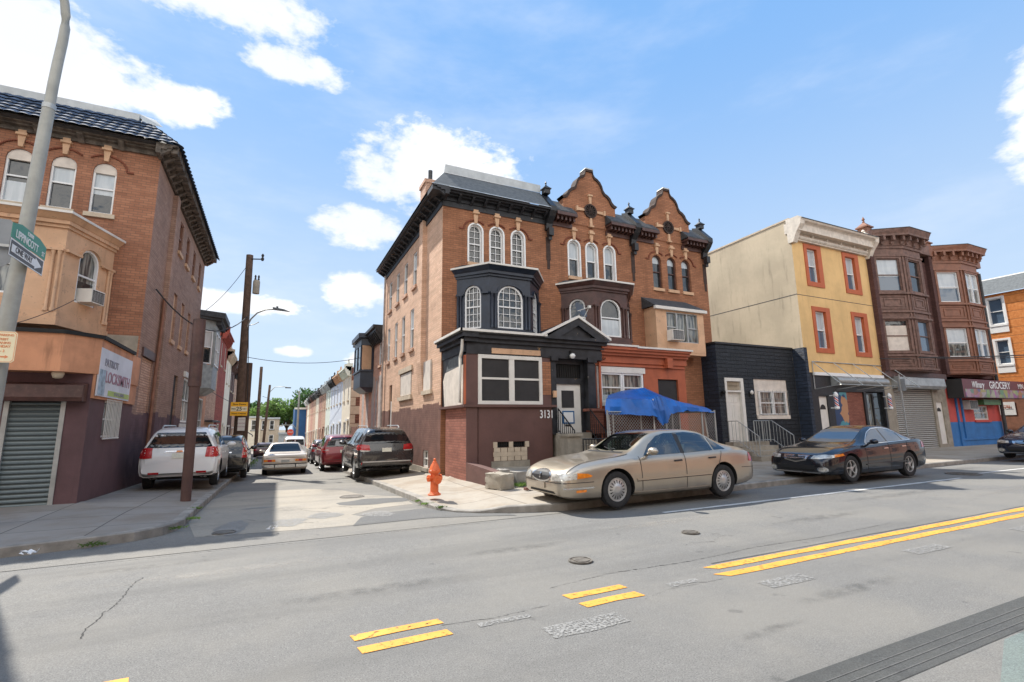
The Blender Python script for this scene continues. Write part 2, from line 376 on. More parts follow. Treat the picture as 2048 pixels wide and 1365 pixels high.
# ------------------------------------------------ ground, streets, pavements
def asphalt(name, c, patchc=None, warm=0):
    x, g = newmat(name); o = g.n('TexCoord').outputs['Object']
    fine = g.noise(o, 90, 4, .8); mid = g.noise(o, 7, 6, .7); big = g.noise(o, .5, 5, .6)
    base = g.mix(g.ramp(fine, .28, .74), tuple(k*.5 for k in c), tuple(k*1.55 for k in c))
    agg = g.noise(o, 32, 6, .85); base = g.mix(g.m('MULTIPLY', g.ramp(agg, .52, .70), .5), base, tuple(min(.5, k*1.7) for k in c)); base = g.mix(g.m('MULTIPLY', g.ramp(agg, .46, .30), .6), base, tuple(k*.5 for k in c))
    base = g.mix(g.m('MULTIPLY', g.ramp(mid, .35, .7), .22), base, tuple(k*.72 for k in c))
    base = g.mix(g.m('MULTIPLY', g.ramp(big, .4, .62), .4), base, (c[0]*1.35, c[1]*1.3, c[2]*1.2))
    sx = g.n('SeparateXYZ', {0: o})
    lane = g.n('CombineXYZ', {0: g.m('MULTIPLY', sx.outputs[0], .12), 1: g.m('MULTIPLY', sx.outputs[1], 1.2), 2: 0.0}).outputs[0]
    ln = g.noise(lane, 1.0, 4, .6)
    base = g.mix(g.m('MULTIPLY', g.ramp(ln, .47, .66), .35), base, tuple(k*.62 for k in c))
    spots = g.ramp(g.noise(o, 3.1, 2, .5), .70, .74)
    base = g.mix(g.m('MULTIPLY', spots, .35), base, (.05, .05, .05))
    if patchc:
        pn = g.ramp(g.noise(o, .75, 6, .6), .46, .52)
        base = g.mix(g.m('MULTIPLY', pn, .8), base, patchc)
    finish(g, base, .88, 0, g.m('ADD', fine, g.m('MULTIPLY', mid, .3)), 0, .35, .55, .008)
    return x
M['road'] = asphalt('asphalt', (.172, .168, .158))
M['road2'] = asphalt('patched_asphalt', (.19, .182, .166))
M['road3'] = asphalt('dark_asphalt_patch', (.125, .125, .122))
M['worn'] = asphalt('pale_worn_concrete', (.29, .265, .225))
M['skid'] = asphalt('dark_seal_band', (.075, .077, .075))
M['green'] = asphalt('greenish_asphalt', (.155, .185, .175))
def pavmat(name, c, joint=1.5):
    x, g = newmat(name); o = g.n('TexCoord').outputs['Object']
    br = g.n('TexBrick', {'Vector': o, 'Scale': 1.0, 'Mortar Size': .012, 'Mortar Smooth': .2, 'Brick Width': joint, 'Row Height': joint*.95, 'Color1': (*c, 1), 'Color2': (*[k*.86 for k in c], 1), 'Mortar': (*[k*.3 for k in c], 1)}, offset=.0)
    n1 = g.noise(o, .9, 6, .65); n2 = g.noise(o, 9, 5, .7)
    base = g.mix(g.m('MULTIPLY', g.ramp(n1, .42, .66), .6), br.outputs[0], (c[0]*.66, c[1]*.58, c[2]*.5))
    base = g.mix(g.m('MULTIPLY', g.ramp(n2, .5, .8), .35), base, tuple(k*.6 for k in c))
    finish(g, base, .9, 0, g.noise(o, 45, 4, .7), 0, .3, .4, .006)
    return x
M['pave'] = pavmat('pavement_concrete', (.37, .33, .275))
M['pave_dirty'] = pavmat('dirty_pavement', (.30, .275, .245), 1.2)
M['kerbstone'] = paint('kerb_granite', (.27, .25, .22), .85, var=.25, sc_=4, dirt=.3, bstr=.5)
M['soil'] = paint('ground_soil', (.16, .13, .09), .95, var=.3, sc_=1)
def sheet(name, P, Q, n, z, mat, kind='structure'):   # strip between two polylines
    mb = MB(); rows = []
    for p, q in zip(P, Q):
        rows.append([(p[0]+(q[0]-p[0])*k/n, p[1]+(q[1]-p[1])*k/n) for k in range(n+1)])
    pts = [(x, y, z(x, y, k/n)) for r in rows for k, (x, y) in enumerate(r)]
    fs = [(i*(n+1)+k, (i+1)*(n+1)+k, (i+1)*(n+1)+k+1, i*(n+1)+k+1) for i in range(len(P)-1) for k in range(n)]
    mb.add(pts, fs); o = mb.build(name, mat); o['kind'] = kind; return o
ys = [-400, -60, -20, -6, 0, 4, 6, 7, 8, 9, 10, 11, 12, 14, 16, 18, 20, 24, 30, 40, 60, 90, 130]
gz_ = gz
def gz(y): return gz_(y) if y < 100 else gz_(100)-.002*(y-100)
xs = [-1500, -200, -40, -10, -2, 0, 4, 20, 60, 200, 1500]
sheet('ground', [(xs[0], y) for y in ys+[400, 1500]], [(xs[-1], y) for y in ys+[400, 1500]], 30, lambda x, y, k: gz(y)-.02, M['soil'])
yr = [-12, -4, 0, 2, 4, 6, 7, 8, 8.6, 9.0, 9.4, 9.9]
sheet('main_road', [(-60, y) for y in yr], [(150, y) for y in yr], 10, lambda x, y, k: gz(y)-.006, M['road'])
yy = [8.2, 8.6, 9, 9.4, 9.8, 10.4, 11, 12, 13, 14, 16, 18, 20, 24, 28, 34, 40, 50, 60, 75, 90, 104]
sheet('side_street', [(-2.2 if y > 9.9 else -1.35-(9.9-y)*.9, y) for y in yy], [(3.6 if y > 9.4 else 3.2+(9.4-y)*1.6, y) for y in yy], 3, lambda x, y, k: gz(y)-.001, M['road2'])
def blob(cx, cy, rx, ry, amp, n=26, seed=1):
    rnd = random.Random(seed); ph = [rnd.random()*6 for _ in range(3)]
    return [(cx+rx*cos(a)*(1+amp*(sin(2*a+ph[0])*.5+sin(5*a+ph[1])*.3+sin(9*a+ph[2])*.2)), cy+ry*sin(a)*(1+amp*(sin(3*a+ph[2])*.5+sin(7*a+ph[0])*.3))) for a in [2*pi*i/n for i in range(n)]]
def decal(name, pts, h, mat, kind='structure', sub=True):
    tri = tessellate_polygon([[V((x, y, 0)) for x, y in pts]])
    bm = bmesh.new(); vs = [bm.verts.new((x, y, 0)) for x, y in pts]
    for t in tri:
        try: bm.faces.new([vs[i] for i in t])
        except ValueError: pass
    if sub:
        for _ in range(2): bmesh.ops.subdivide_edges(bm, edges=[e for e in bm.edges if e.calc_length() > .8], cuts=1, use_grid_fill=False)
        bmesh.ops.triangulate(bm, faces=bm.faces)
    for q in bm.verts: q.co.z = gz(q.co.y)+h
    bmesh.ops.recalc_face_normals(bm, faces=bm.faces)
    me = bpy.data.meshes.new(name); bm.to_mesh(me); bm.free(); me.materials.append(mat)
    o = bpy.data.objects.new(name, me); C.objects.link(o); ROOT[o.name] = V((0, 0, 0))
    if kind: o['kind'] = kind
    return o
decal('concrete_patch', [(-1.0, 9.3), (.6, 9.05), (1.5, 9.0), (1.7, 9.6), (1.45, 10.2), (2.0, 10.8), (2.85, 11.0), (2.95, 12.6), (2.2, 13.6), (1.9, 15.2), (1.2, 16.2), (.3, 16.6), (-.9, 16.9), (-1.3, 15), (-1.3, 11)], .002, M['worn'])
decal('asphalt_patch', blob(2.25, 12.0, .8, .55, .25, seed=4), .0045, M['road3'])
decal('asphalt_patch', [(1.3, 8.95), (2.6, 9.0), (3.4, 8.7), (4.1, 8.4), (4.0, 8.85), (3.25, 9.35), (2.95, 10.2), (2.2, 10.1), (1.55, 9.75)], .0045, M['road3'])
decal('seal_band', [(-.5, 2.02), (70, 2.02), (70, 2.34), (-.5, 2.34)], -.003, M['skid'])
for k_ in range(3): decal('seal_streak', [(-.5, 2.08+k_*.07), (70, 2.08+k_*.07), (70, 2.095+k_*.07), (-.5, 2.087+k_*.07)], -.0005, M['road3'])
decal('green_lane', [(2.2, -.5), (70, -.5), (70, 2.0), (5.0, 2.0), (3.2, 1.4)], -.0035, M['green'])
# pavements and kerbs
RK = [(2.95, y) for y in (104, 80, 60, 50, 40, 34, 30, 26, 22, 20, 18, 16, 14, 12.5, 11.2, 10.4)]+[(3.02, 9.85), (3.25, 9.32), (3.6, 8.98), (4.05, 8.74), (4.6, 8.52), (5.2, 8.42), (6.5, 8.5), (8.5, 8.6), (10.3, 8.72), (12.4, 8.88), (15.2, 9.02), (20, 9.4), (25, 9.6), (30, 9.7), (37.5, 9.9)]
RQ = [(5.3, y) for y in (104, 80, 60, 50, 40, 34, 30, 26, 22, 20, 18, 16, 15.6, 15.6, 15.5, 15.5)]+[(5.32, 15.5), (5.34, 15.5), (5.36, 15.5), (5.38, 15.5), (5.4, 15.5), (5.5, 15.5), (6.6, 15.5), (8.6, 15.5), (10.4, 15.5), (12.4, 15.5), (15.2, 15.5), (20, 15.5), (25, 15.5), (30, 15.5), (37.5, 15.5)]
LK = [(-1.32, y) for y in (104, 80, 60, 50, 40, 34, 30, 26, 22, 20, 18, 16, 14, 12.5, 11.4, 10.6)]+[(-1.37, 10.15), (-1.5, 9.8), (-1.8, 9.5), (-2.2, 9.33), (-2.8, 9.2), (-3.6, 9.1), (-6, 9.0), (-12, 8.9), (-30, 8.8)]
LQ = [(-4.0, y) for y in (104, 80, 60, 50, 40, 34, 30, 26, 22, 20, 18, 16, 15, 14.5, 14.4, 14.3)]+[(-4.0, 14.3), (-4.05, 14.3), (-4.1, 14.3), (-4.2, 14.3), (-4.4, 14.3), (-4.8, 14.3), (-7, 14.3), (-12, 14.3), (-30, 14.3)]
def inner(y): return .13 if y < 14 else .13-.0225*(y-14)
def pz(P):
    def f(x, y, k):
        i = f.i; return 0
    return f
def pavement(K, Q, side, name):
    def off(i, d):                                  # kerb line moved inward
        p = V((*K[i], 0)); q = V((*Q[i], 0)); a = V((*K[max(0, i-1)], 0)); b = V((*K[min(len(K)-1, i+1)], 0)); t = (b-a).normalized(); nrm = V((-t.y, t.x, 0))
        if nrm.dot(q-p) < 0: nrm = -nrm
        return p+nrm*d
    mb = MB(); mk = MB(); n = 10; rows = []
    for i in range(len(K)):
        p = off(i, .16); q = V((*Q[i], 0)); row = []
        for k in range(n+1):
            x = p.lerp(q, k/n); zo = gz(K[i][1])+.13-((.03, .07, .1, .085, .02)[i-15] if K is RK and 15 <= i <= 19 else 0); zi = inner(q.y) if q.y < 60 else gz(q.y)+.14
            if i >= 15: zi = .14
            row.append((x.x, x.y, zo+(max(zi, zo)-zo)*k/n))
        rows.append(row)
    mb.add([p for r in rows for p in r], [(i*(n+1)+k, (i+1)*(n+1)+k, (i+1)*(n+1)+k+1, i*(n+1)+k+1) for i in range(len(K)-1) for k in range(n)])
    struct(mb.build(name, M['pave'] if side > 0 else M['pave_dirty']))
    pr = []
    rnd = random.Random(3)
    for i in range(len(K)):
        a, b = off(i, 0), off(i, .161); z0 = gz(K[i][1]); j = rnd.uniform(-.012, .008); drop = .0
        if K is RK and 15 <= i <= 19: drop = (.03, .07, .1, .085, .02)[i-15]
        pr.append([(a.x, a.y, z0-.05), (a.x, a.y, z0+.12+j-drop), (a.x+(b.x-a.x)*.12, a.y+(b.y-a.y)*.12, z0+.137+j-drop), (b.x, b.y, z0+.135+j-drop), (b.x, b.y, z0-.05)])
    mk.add([p for r in pr for p in r], [(i*5+k, (i+1)*5+k, (i+1)*5+k+1, i*5+k+1) for i in range(len(K)-1) for k in range(4)])
    struct(mk.build('kerb', M['kerbstone']))
pavement(RK, RQ, 1, 'pavement')
pavement(LK, LQ, -1, 'pavement')
decal('driveway', [(33, 9.8), (120, 9.8), (120, 40), (43, 40), (38.9, 14)], .02, M['road3'])
def crack(pts, w=.006, seed=1):
    rnd = random.Random(seed); P = []
    for (a, b_) in zip(pts, pts[1:]):
        n = max(2, int(math.dist(a, b_)/.03)); P += [(a[0]+(b_[0]-a[0])*k/n+rnd.uniform(-.012, .012), a[1]+(b_[1]-a[1])*k/n+rnd.uniform(-.008, .008)) for k in range(n)]
    mb = MB(); Q = []
    for p in P: ww = w*rnd.uniform(.3, 1.3); Q += [(p[0]-ww, p[1]-ww*.4, gz(p[1])+(.006 if p[1] > 8.3 else -.0035)), (p[0]+ww, p[1]+ww*.4, gz(p[1])+(.006 if p[1] > 8.3 else -.0035))]
    mb.add(Q, [(2*i, 2*i+1, 2*i+3, 2*i+2) for i in range(len(P)-1)]); struct(mb.build('road_crack', M['black']))
crack([(-1.213, 7.069), (-1.26, 6.91), (-1.253, 6.6), (-1.25, 6.26), (-1.247, 6.15), (-1.27, 5.96), (-1.3, 5.96), (-1.28, 5.77), (-1.31, 5.6), (-1.3, 5.41), (-1.26, 5.27)])
rnd_ = random.Random(11)
for k_ in range(7):
    x_, y_ = rnd_.uniform(3, 22), rnd_.uniform(4.9, 8.0); pts_ = [(x_, y_)]
    for _ in range(rnd_.randint(3, 7)): x_ += rnd_.uniform(.1, .35); y_ += rnd_.uniform(-.12, .12); pts_.append((x_, y_))
    crack(pts_, .005, k_)
for k_ in range(9):
    x_, y_ = rnd_.uniform(-.9, 2.4), rnd_.uniform(9.4, 15); pts_ = [(x_, y_)]
    for _ in range(4): x_ += rnd_.uniform(.05, .3); y_ += rnd_.uniform(-.25, .25); pts_.append((x_, y_))
    crack([(p_[0], p_[1]) for p_ in pts_], .006, 30+k_)
# painted markings
def mark(name, pts, mat, h=-.001, lab=None): return decal(name, pts, h, mat)
def worn_paint(name, c, k, sc_=14):
    x, g = newmat(name); o = g.n('TexCoord').outputs['Object']
    f = g.ramp(g.noise(o, sc_, 8, .8), k-.03, k+.05)
    fine = g.noise(o, 90, 4, .8)
    base = g.mix(g.ramp(g.noise(o, 3, 4), .3, .7), c, tuple(q*.8 for q in c)); base = g.mix(g.m('MULTIPLY', g.ramp(fine, .55, .35), .4), base, tuple(q*.6 for q in c))
    p = g.n('BsdfPrincipled', {'Base Color': base, 'Roughness': .75}); tr = g.n('BsdfTransparent'); mx = g.n('MixShader', {0: f, 1: p.outputs[0], 2: tr.outputs[0]}); g.n('OutputMaterial', {0: mx.outputs[0]}); return x
M['yellow'] = worn_paint('yellow_road_paint', (.84, .37, .055), .575)
M['white_line'] = worn_paint('white_road_paint', (.62, .61, .58), .60)
M['white_faded'] = worn_paint('faded_white_paint', (.30, .295, .28), .5, 45)
def rect(x0, x1, y0, y1, skew=0, jag=.012, n=0):
    n = n or max(2, int((x1-x0)/.35)); rnd = random.Random(int(x0*100+y0*10))
    a = [(x0+(x1-x0)*i/n+(skew if 0 else 0), y0+rnd.uniform(-jag, jag)) for i in range(n+1)]
    b = [(x1-(x1-x0)*i/n+skew, y1+rnd.uniform(-jag, jag)) for i in range(n+1)]
    return a+b
for (x0, x1) in ((.66, 1.38), (2.62, 3.30), (-1.6, -.75)):
    mark('yellow_dash', rect(x0, x1, 4.24, 4.36, -.02), M['yellow'])
    mark('yellow_dash', rect(x0+.02, x1+.0, 3.99, 4.11, -.02), M['yellow'])
mark('yellow_line', rect(4.60, 70, 4.27, 4.40, -.12), M['yellow']); mark('yellow_line', rect(4.50, 70, 4.02, 4.15, -.12), M['yellow'])
mark('tar_seam', rect(4.7, 60, 4.455, 4.475, jag=.01), M['skid'], -.003)
mark('parking_line', rect(6.55, 17.3, 7.22, 7.33), M['white_line']); mark('parking_line', rect(19.2, 60, 7.55, 7.66), M['white_line'])
for (x0, x1, y0, y1) in ((2.05, 2.78, 3.55, 3.78), (4.55, 5.2, 3.55, 3.75), (7.2, 7.95, 3.55, 3.75), (9.9, 10.7, 3.5, 3.7), (1.62, 2.1, 4.02, 4.10), (3.7, 4.1, 4.05, 4.15)):
    mark('faded_marking', rect(x0, x1, y0, y1), M['white_faded'])
for (cx, cy, rx, ry, sd) in ((-.55, 9.9, .22, .75, 1), (.35, 9.95, .3, .42, 2), (1.0, 10.4, .28, .4, 3), (1.9, 10.0, .3, .35, 5), (-.2, 12.4, .4, .15, 6)):
    mark('faded_marking', blob(cx, cy, rx, ry, .3, seed=sd), M['white_faded'], .0065)
def stain_mat(name, c, k):
    x, g = newmat(name); o = g.n('TexCoord').outputs['Object']; gc = g.n('TexCoord').outputs['Generated']
    d = g.n('VectorMath', {0: gc, 1: (.5, .5, .5)}, operation='DISTANCE').outputs['Value']; f = g.m('MULTIPLY', g.ramp(d, .5, .12), g.ramp(g.noise(o, 5, 6, .7), .35, .65)); f = g.m('MULTIPLY', f, k)
    mx = g.n('MixShader', {0: f, 1: g.n('BsdfTransparent').outputs[0], 2: g.n('BsdfPrincipled', {'Base Color': (*c, 1), 'Roughness': .6}).outputs[0]}); g.n('OutputMaterial', {0: mx.outputs[0]}); return x
M['stain'] = stain_mat('oil_stain', (.05, .05, .048), .24); M['stain_l'] = stain_mat('pale_dust', (.40, .37, .32), .3)
rs = random.Random(5)
for (x_, y_, rx_, ry_, k_) in ((7.0, 8.2, 1.6, .35, 0), (14.5, 8.3, 1.5, .35, 0), (20.5, 8.6, 1.6, .4, 0), (3.0, 6.2, .9, .25, 0), (8.5, 5.6, 1.6, .28, 0), (12.5, 6.4, 2.4, .3, 0), (-1.2, 7.6, 1.3, .2, 0), (5.2, 3.2, 1.0, .2, 0), (1.0, 5.4, 1.2, .22, 0), (2.2, 8.2, 1.2, .2, 1), (6.0, 6.6, 1.8, .3, 1), (0.3, 11.8, .5, .9, 0), (1.6, 15.5, .5, 1.2, 0), (.2, 19, .4, 1.6, 0), (10.5, 3.1, 1.4, .25, 1), (-.2, 6.9, 1.6, .3, 1), (3.6, 2.9, .5, .12, 0), (16, 5.5, 2.5, .3, 1)):
    decal('road_stain', blob(x_, y_, rx_, ry_, .15, 22, rs.randint(0, 99)), -.0022 if y_ < 8.3 else .0058, M['stain_l' if k_ else 'stain'])
for (x_, y_, r_) in ((3.9, 10.2, .7), (7.5, 10.2, 1.0), (11, 10.3, 1.2), (4.0, 13.5, .7), (18, 11.3, 1.3), (-2.5, 12.2, .6), (-5, 11.5, 1.2), (-2.4, 10.2, .5), (24, 11.5, 1.5), (30, 11.8, 1.6)):
    decal('pavement_stain', blob(x_, y_, r_, r_*.5, .2, 22, rs.randint(0, 99)), .16, M['stain']) if 0 else None
crack([(2.6, 4.6), (3.4, 4.72), (4.6, 4.66), (5.8, 4.75), (7.2, 4.7), (9, 4.78)], .009, 77); crack([(-2.2, 8.05), (-.8, 8.12), (.8, 8.05), (2.2, 8.12), (3.6, 8.08)], .007, 78); crack([(1.36, 4.22), (1.8, 4.16), (2.4, 4.2)], .006, 79); crack([(3.2, 3.9), (3.6, 4.02), (4.4, 4.0)], .005, 80)
def cover(x, y, r, z, label, mat='iron', grate=False, sy=1.0, grp=None):
    t = thing('manhole_cover', label, 'manhole', (x, y, z), grp); mb = MB()
    mb.lathe([(r*.86, .0), (r*.86, .009), (.01, .011)], (x, y, z), 28)
    for k in range(-4, 5):
        hw = sqrt(max(0, .72**2-(k*.16)**2))*r
        if hw > .05: mb.box(x+k*.16*r-.012, x+k*.16*r+.012, y-hw, y+hw, z+.008, z+.018)
    mb.build('lid', M[mat], t)
    m2 = MB(); n = 28
    o_ = [(x+r*cos(2*pi*i/n), y+r*sin(2*pi*i/n)) for i in range(n)]; i_ = [(x+r*.88*cos(2*pi*i/n), y+r*.88*sin(2*pi*i/n)) for i in range(n)]
    m2.ring(lambda u, v, d=0: V((u, v, z+d)), o_, i_, 0, .016); m2.build('rim', M[mat], t)
M['cast'] = paint('worn_cast_iron', (.15, .135, .115), .6, .3, var=.3, sc_=12, bstr=.4)
cover(3.42, 5.28, .145, gz(5.28)-.002, 'round iron manhole cover in the near lane of the main road, above the yellow dashes', 'cast')
cover(5.7, 5.78, .13, gz(5.8)-.002, 'small iron cover in the road in front of the beige sedan', 'cast')
cover(1.88, 13.3, .30, gz(13.3)+.004, 'wide round drain cover at the mouth of the side street near the kerb', 'cast')
cover(5.55, 9.5, .24, .135, 'rusty round cover set in the pavement beside the beige sedan bumper', 'cast')
cover(-.62, 9.45, .17, gz(9.4)-.0, 'round iron cover in the shade at the side street corner', 'cast')
cover(18.6, 7.75, .42, gz(7.7)-.0, 'flat iron cover in the parking lane behind the dark sedan', 'cast')
# ------------------------------------------------ the corner row: three gabled houses
FY = 15.3
def cornice_run(mb, F, u0, u1, z0, z1, out, br=None, bw=.12, steps=3, e0=0, e1=0):
    h = z1-z0                                      # frieze, brackets, stepped crown
    mb.fbox(F, u0, u1, z0, z0+h*.45, -.05, out*.18)
    mb.fbox(F, u0-e0*.4, u1+e1*.4, z0+h*.45, z0+h*.62, -.05, out*.5)
    mb.fbox(F, u0-e0*.7, u1+e1*.7, z0+h*.62, z0+h*.8, -.05, out*.78)
    mb.fbox(F, u0-e0, u1+e1, z0+h*.8, z1, -.05, out)
    if br:
        n = max(2, int((u1-u0)/br))
        for i in range(n+1):
            u = u0+.1+(u1-u0-.2)*i/n
            mb.poly(Fr(F(u-bw/2, 0, 0), F(0, 0, 1)-F(0, 0, 0), F(1, 0, 0)-F(0, 0, 0)), [(out*.15, z0-h*.12), (out*.35, z0+h*.1), (out*.72, z0+h*.5), (out*.75, z0+h*.61), (out*.15, z0+h*.61)], 0, bw)
def arch_course(par, F, cs, r, z0, key, mat='brick_dark_course', key_mat='stone_key'):
    mb = MB()                                      # linked beaded label course over three arches, with keystones
    for i, c in enumerate(cs):
        a0, a1 = (pi*1.0, 0) if i == 0 else (pi*.78, 0)
        a0 = pi if i == 0 else pi*.76; a1 = 0 if i == len(cs)-1 else pi*.24
        n = 22
        for k in range(n):
            a = a0+(a1-a0)*(k+.5)/n; x, z = c+r*cos(a), z0+r*.82*sin(a)
            mb.fbox(F, x-.022, x+.022, z-.022, z+.022, 0, .045)
        n = 12
        pts = [(c+r*cos(a0+(a1-a0)*k/n), z0+r*.82*sin(a0+(a1-a0)*k/n)) for k in range(n+1)]
        for (p, q) in zip(pts, pts[1:]):
            mb.quad(F(p[0], p[1]-.015, .02), F(q[0], q[1]-.015, .02), F(q[0], q[1]+.02, .02), F(p[0], p[1]+.02, .02))
    for c, s in ((cs[0]-r, -1), (cs[-1]+r, 1)):
        mb.fbox(F, min(c, c+s*.16), max(c, c+s*.16), z0-.03, z0+.02, 0, .045)
    mb.build('arch_course', M['course'], par)
    for c in cs:
        mk = MB()
        mk.poly(F, [(c-.05, key[0]), (c+.05, key[0]), (c+.085, key[1]), (c-.085, key[1])], -.02, .07)
        mk.fbox(F, c-.12, c+.12, key[1], key[1]+.07, 0, .13); mk.fbox(F, c-.085, c+.085, key[1]+.07, key[1]+.16, 0, .09)
        mk.build('keystone', M['stone_key'], par)
M['course'] = paint('terracotta_course', srgb(126, 72, 52), .85, var=.2, sc_=6)
def bay_window(par, x0, x1, fx0, fx1, yf, z0, z1, mat, glassn, mull, cap_rise=.0, fm='white_clean', blinds=None, wy=15.3, hws=(.26, .43, .26), sill=.55, asp=.95):
    """half-hexagon timber bay with arched lights, engaged columns and a capped roof"""
    A, B_, C_, D = (x0, wy), (fx0, yf), (fx1, yf), (x1, wy)
    segs = [seg(A, B_), seg(B_, C_), seg(C_, D)]
    mb = MB(); wz0, wz1 = z0+sill, z1-.62
    for k, F in enumerate(segs):
        L = F.L; mid = L/2; hw = hws[k]
        wall(mb, F, 0, L, z0+.3, z1-.35, [(mid-hw, mid+hw, wz0, wz1, hw*asp)], .1)
    pl = [A, B_, C_, D]
    def grow(d): 
        k = d
        return [(x0-k*.7, wy), (fx0-k*.45, yf-k), (fx1+k*.45, yf-k), (x1+k*.7, wy)]
    mb.prism(grow(.05), z0+.18, z0+.34); mb.prism(grow(.10), z0+.0, z0+.18)
    mb.prism(grow(.06), z1-.35, z1-.27); mb.prism(grow(.13), z1-.27, z1-.17); mb.taper(grow(.15), z1-.17, grow(.3), z1-.04)
    body = mb.build('bay', M[mat], par)
    MB().prism(grow(.33), z1-.04, z1+.02).build('bay_roof_edge', M['white_trim'], body)
    MB().taper(grow(.3), z1+.02, [(x0+.2, wy), (fx0+.15, yf+.45), (fx1-.15, yf+.45), (x1-.2, wy)], z1+.2).build('bay_roof', M['dark_slate'], body)
    cm = MB()
    for k, F in enumerate(segs):
        L = F.L
        for u in ((.07, .17) if k == 0 else (L-.17, L-.07) if k == 2 else (.08, .20, L-.20, L-.08)):
            q = F(u, 0, .03)
            cm.lathe([(.055, z0+.34), (.055, z0+.42), (.036, z0+.45), (.034, wz1-.42), (.05, wz1-.38), (.055, wz1-.32)], (q.x, q.y, 0), 10)
        for (u0, u1) in ((.0, L/2-(hws[k]+.02)), (L/2+(hws[k]+.02), L)):
            cm.fbox(F, u0+.01, u1-.005, wz1-.33, wz1-.27, 0, .09)
        hw = hws[k]+.04; o = outline(L/2-hw, L/2+hw, wz1-.3, wz1+.05, .35)
        arc = o[2:]; inn = [((u-L/2)*.9+L/2, wz1-.3+(v-wz1+.3)*.88) for u, v in arc]
        for p, q, a, b in zip(arc, arc[1:], inn, inn[1:]):
            cm.add([F(*p, .05), F(*q, .05), F(*b, .05), F(*a, .05), F(*p, 0), F(*q, 0), F(*b, 0), F(*a, 0)], [(0, 1, 2, 3), (0, 1, 5, 4), (2, 3, 7, 6)])
    cm.build('columns', M[mat], body, 50)
    for k, F in enumerate(segs):
        L = F.L; hw = hws[k]
        window(body, F, L/2-hw, L/2+hw, wz0, wz1, hw*asp, fm, glassn, mull, None, .05, .09, blind=blinds[k] if blinds else None)
    return body
def finial(par, x, y, z, mat='black_paint', h=.75, s=1.0):
    mb = MB(); mb.box(x-.2*s, x+.2*s, y-.2*s, y+.2*s, z, z+.3*s); mb.box(x-.26*s, x+.26*s, y-.26*s, y+.26*s, z+.3*s, z+.36*s)
    q = [(x-.24*s, y-.24*s), (x+.24*s, y-.24*s), (x+.24*s, y+.24*s), (x-.24*s, y+.24*s)]; e = .04*s
    mb.taper(q, z+.36*s, [(x-e, y-e), (x+e, y-e), (x+e, y+e), (x-e, y+e)], z+.58*s)
    mb.lathe([(.03*s, 0), (.06*s, .06*s), (.025*s, .11*s), (.07*s, .17*s), (.04*s, .24*s), (.0, .32*s)], (x, y, z+.56*s), 8)
    return mb.build('finial', M[mat], par, 40)
def party_bracket(par, x, mat='black_paint'):
    mb = MB(); F = Fr((x-.13, FY, 0), (0, -1, 0), (1, 0, 0))
    mb.poly(F, [(-.4, 8.85), (.12, 8.85), (.16, 9.1), (.38, 9.32), (.5, 9.5), (.5, 9.68), (.3, 9.9), (-.1, 10.35), (-.4, 10.45)], 0, .26)
    mb.fbox(F, .1, .3, 8.6, 8.9, .03, .23); mb.fbox(F, .1, .2, 8.45, 8.6, .06, .2)
    return mb.build('party_wall_bracket', M[mat], par)
def rose(par, cx, cz, F):
    mb = MB(); n = 20; R_ = .30
    o = [(cx+R_*cos(2*pi*i/n), cz+R_*sin(2*pi*i/n)) for i in range(n)]; i_ = [(cx+(R_-.06)*cos(2*pi*i/n), cz+(R_-.06)*sin(2*pi*i/n)) for i in range(n)]
    mb.ring(F, o, i_, 0, .06)
    for a in range(0, 180, 30):
        c_, s_ = cos(radians(a)), sin(radians(a)); k = R_-.05
        mb.poly(F, [(cx-k*c_+.012*s_, cz-k*s_-.012*c_), (cx+k*c_+.012*s_, cz+k*s_-.012*c_), (cx+k*c_-.012*s_, cz+k*s_+.012*c_), (cx-k*c_-.012*s_, cz-k*s_+.012*c_)], .01, .05)
    v = mb.build('vent_grille', M['dark_course'], par)
    MB().poly(F, [(cx+(R_-.03)*cos(2*pi*i/n), cz+(R_-.03)*sin(2*pi*i/n)) for i in range(n)], .0, .012).build('vent_backing', M['black'], v)
    mk = MB()
    for a in (0, 90, 180, 270):
        c_, s_ = cos(radians(a)), sin(radians(a))
        P = lambda r_, t_: (cx+r_*c_-t_*s_, cz+r_*s_+t_*c_)
        mk.poly(F, [P(.31, -.045), P(.62, -.065), P(.62, .065), P(.31, .045)], 0, .06); mk.poly(F, [P(.62, -.1), P(.69, -.1), P(.69, .1), P(.62, .1)], 0, .1)
    mk.build('stone_spokes', M['stone_key'], par)
M['dark_course'] = paint('sooty_terracotta', srgb(62, 48, 42), .9, var=.3, sc_=8)
GAB = [(0, 11.7), (.17, 11.7), (.19, 11.52), (.25, 11.42), (.38, 11.35), (.50, 11.24), (.58, 11.08), (.62, 10.92), (.70, 10.80), (.84, 10.73), (.95, 10.62), (1.01, 10.48), (1.10, 10.38), (1.25, 10.32)]
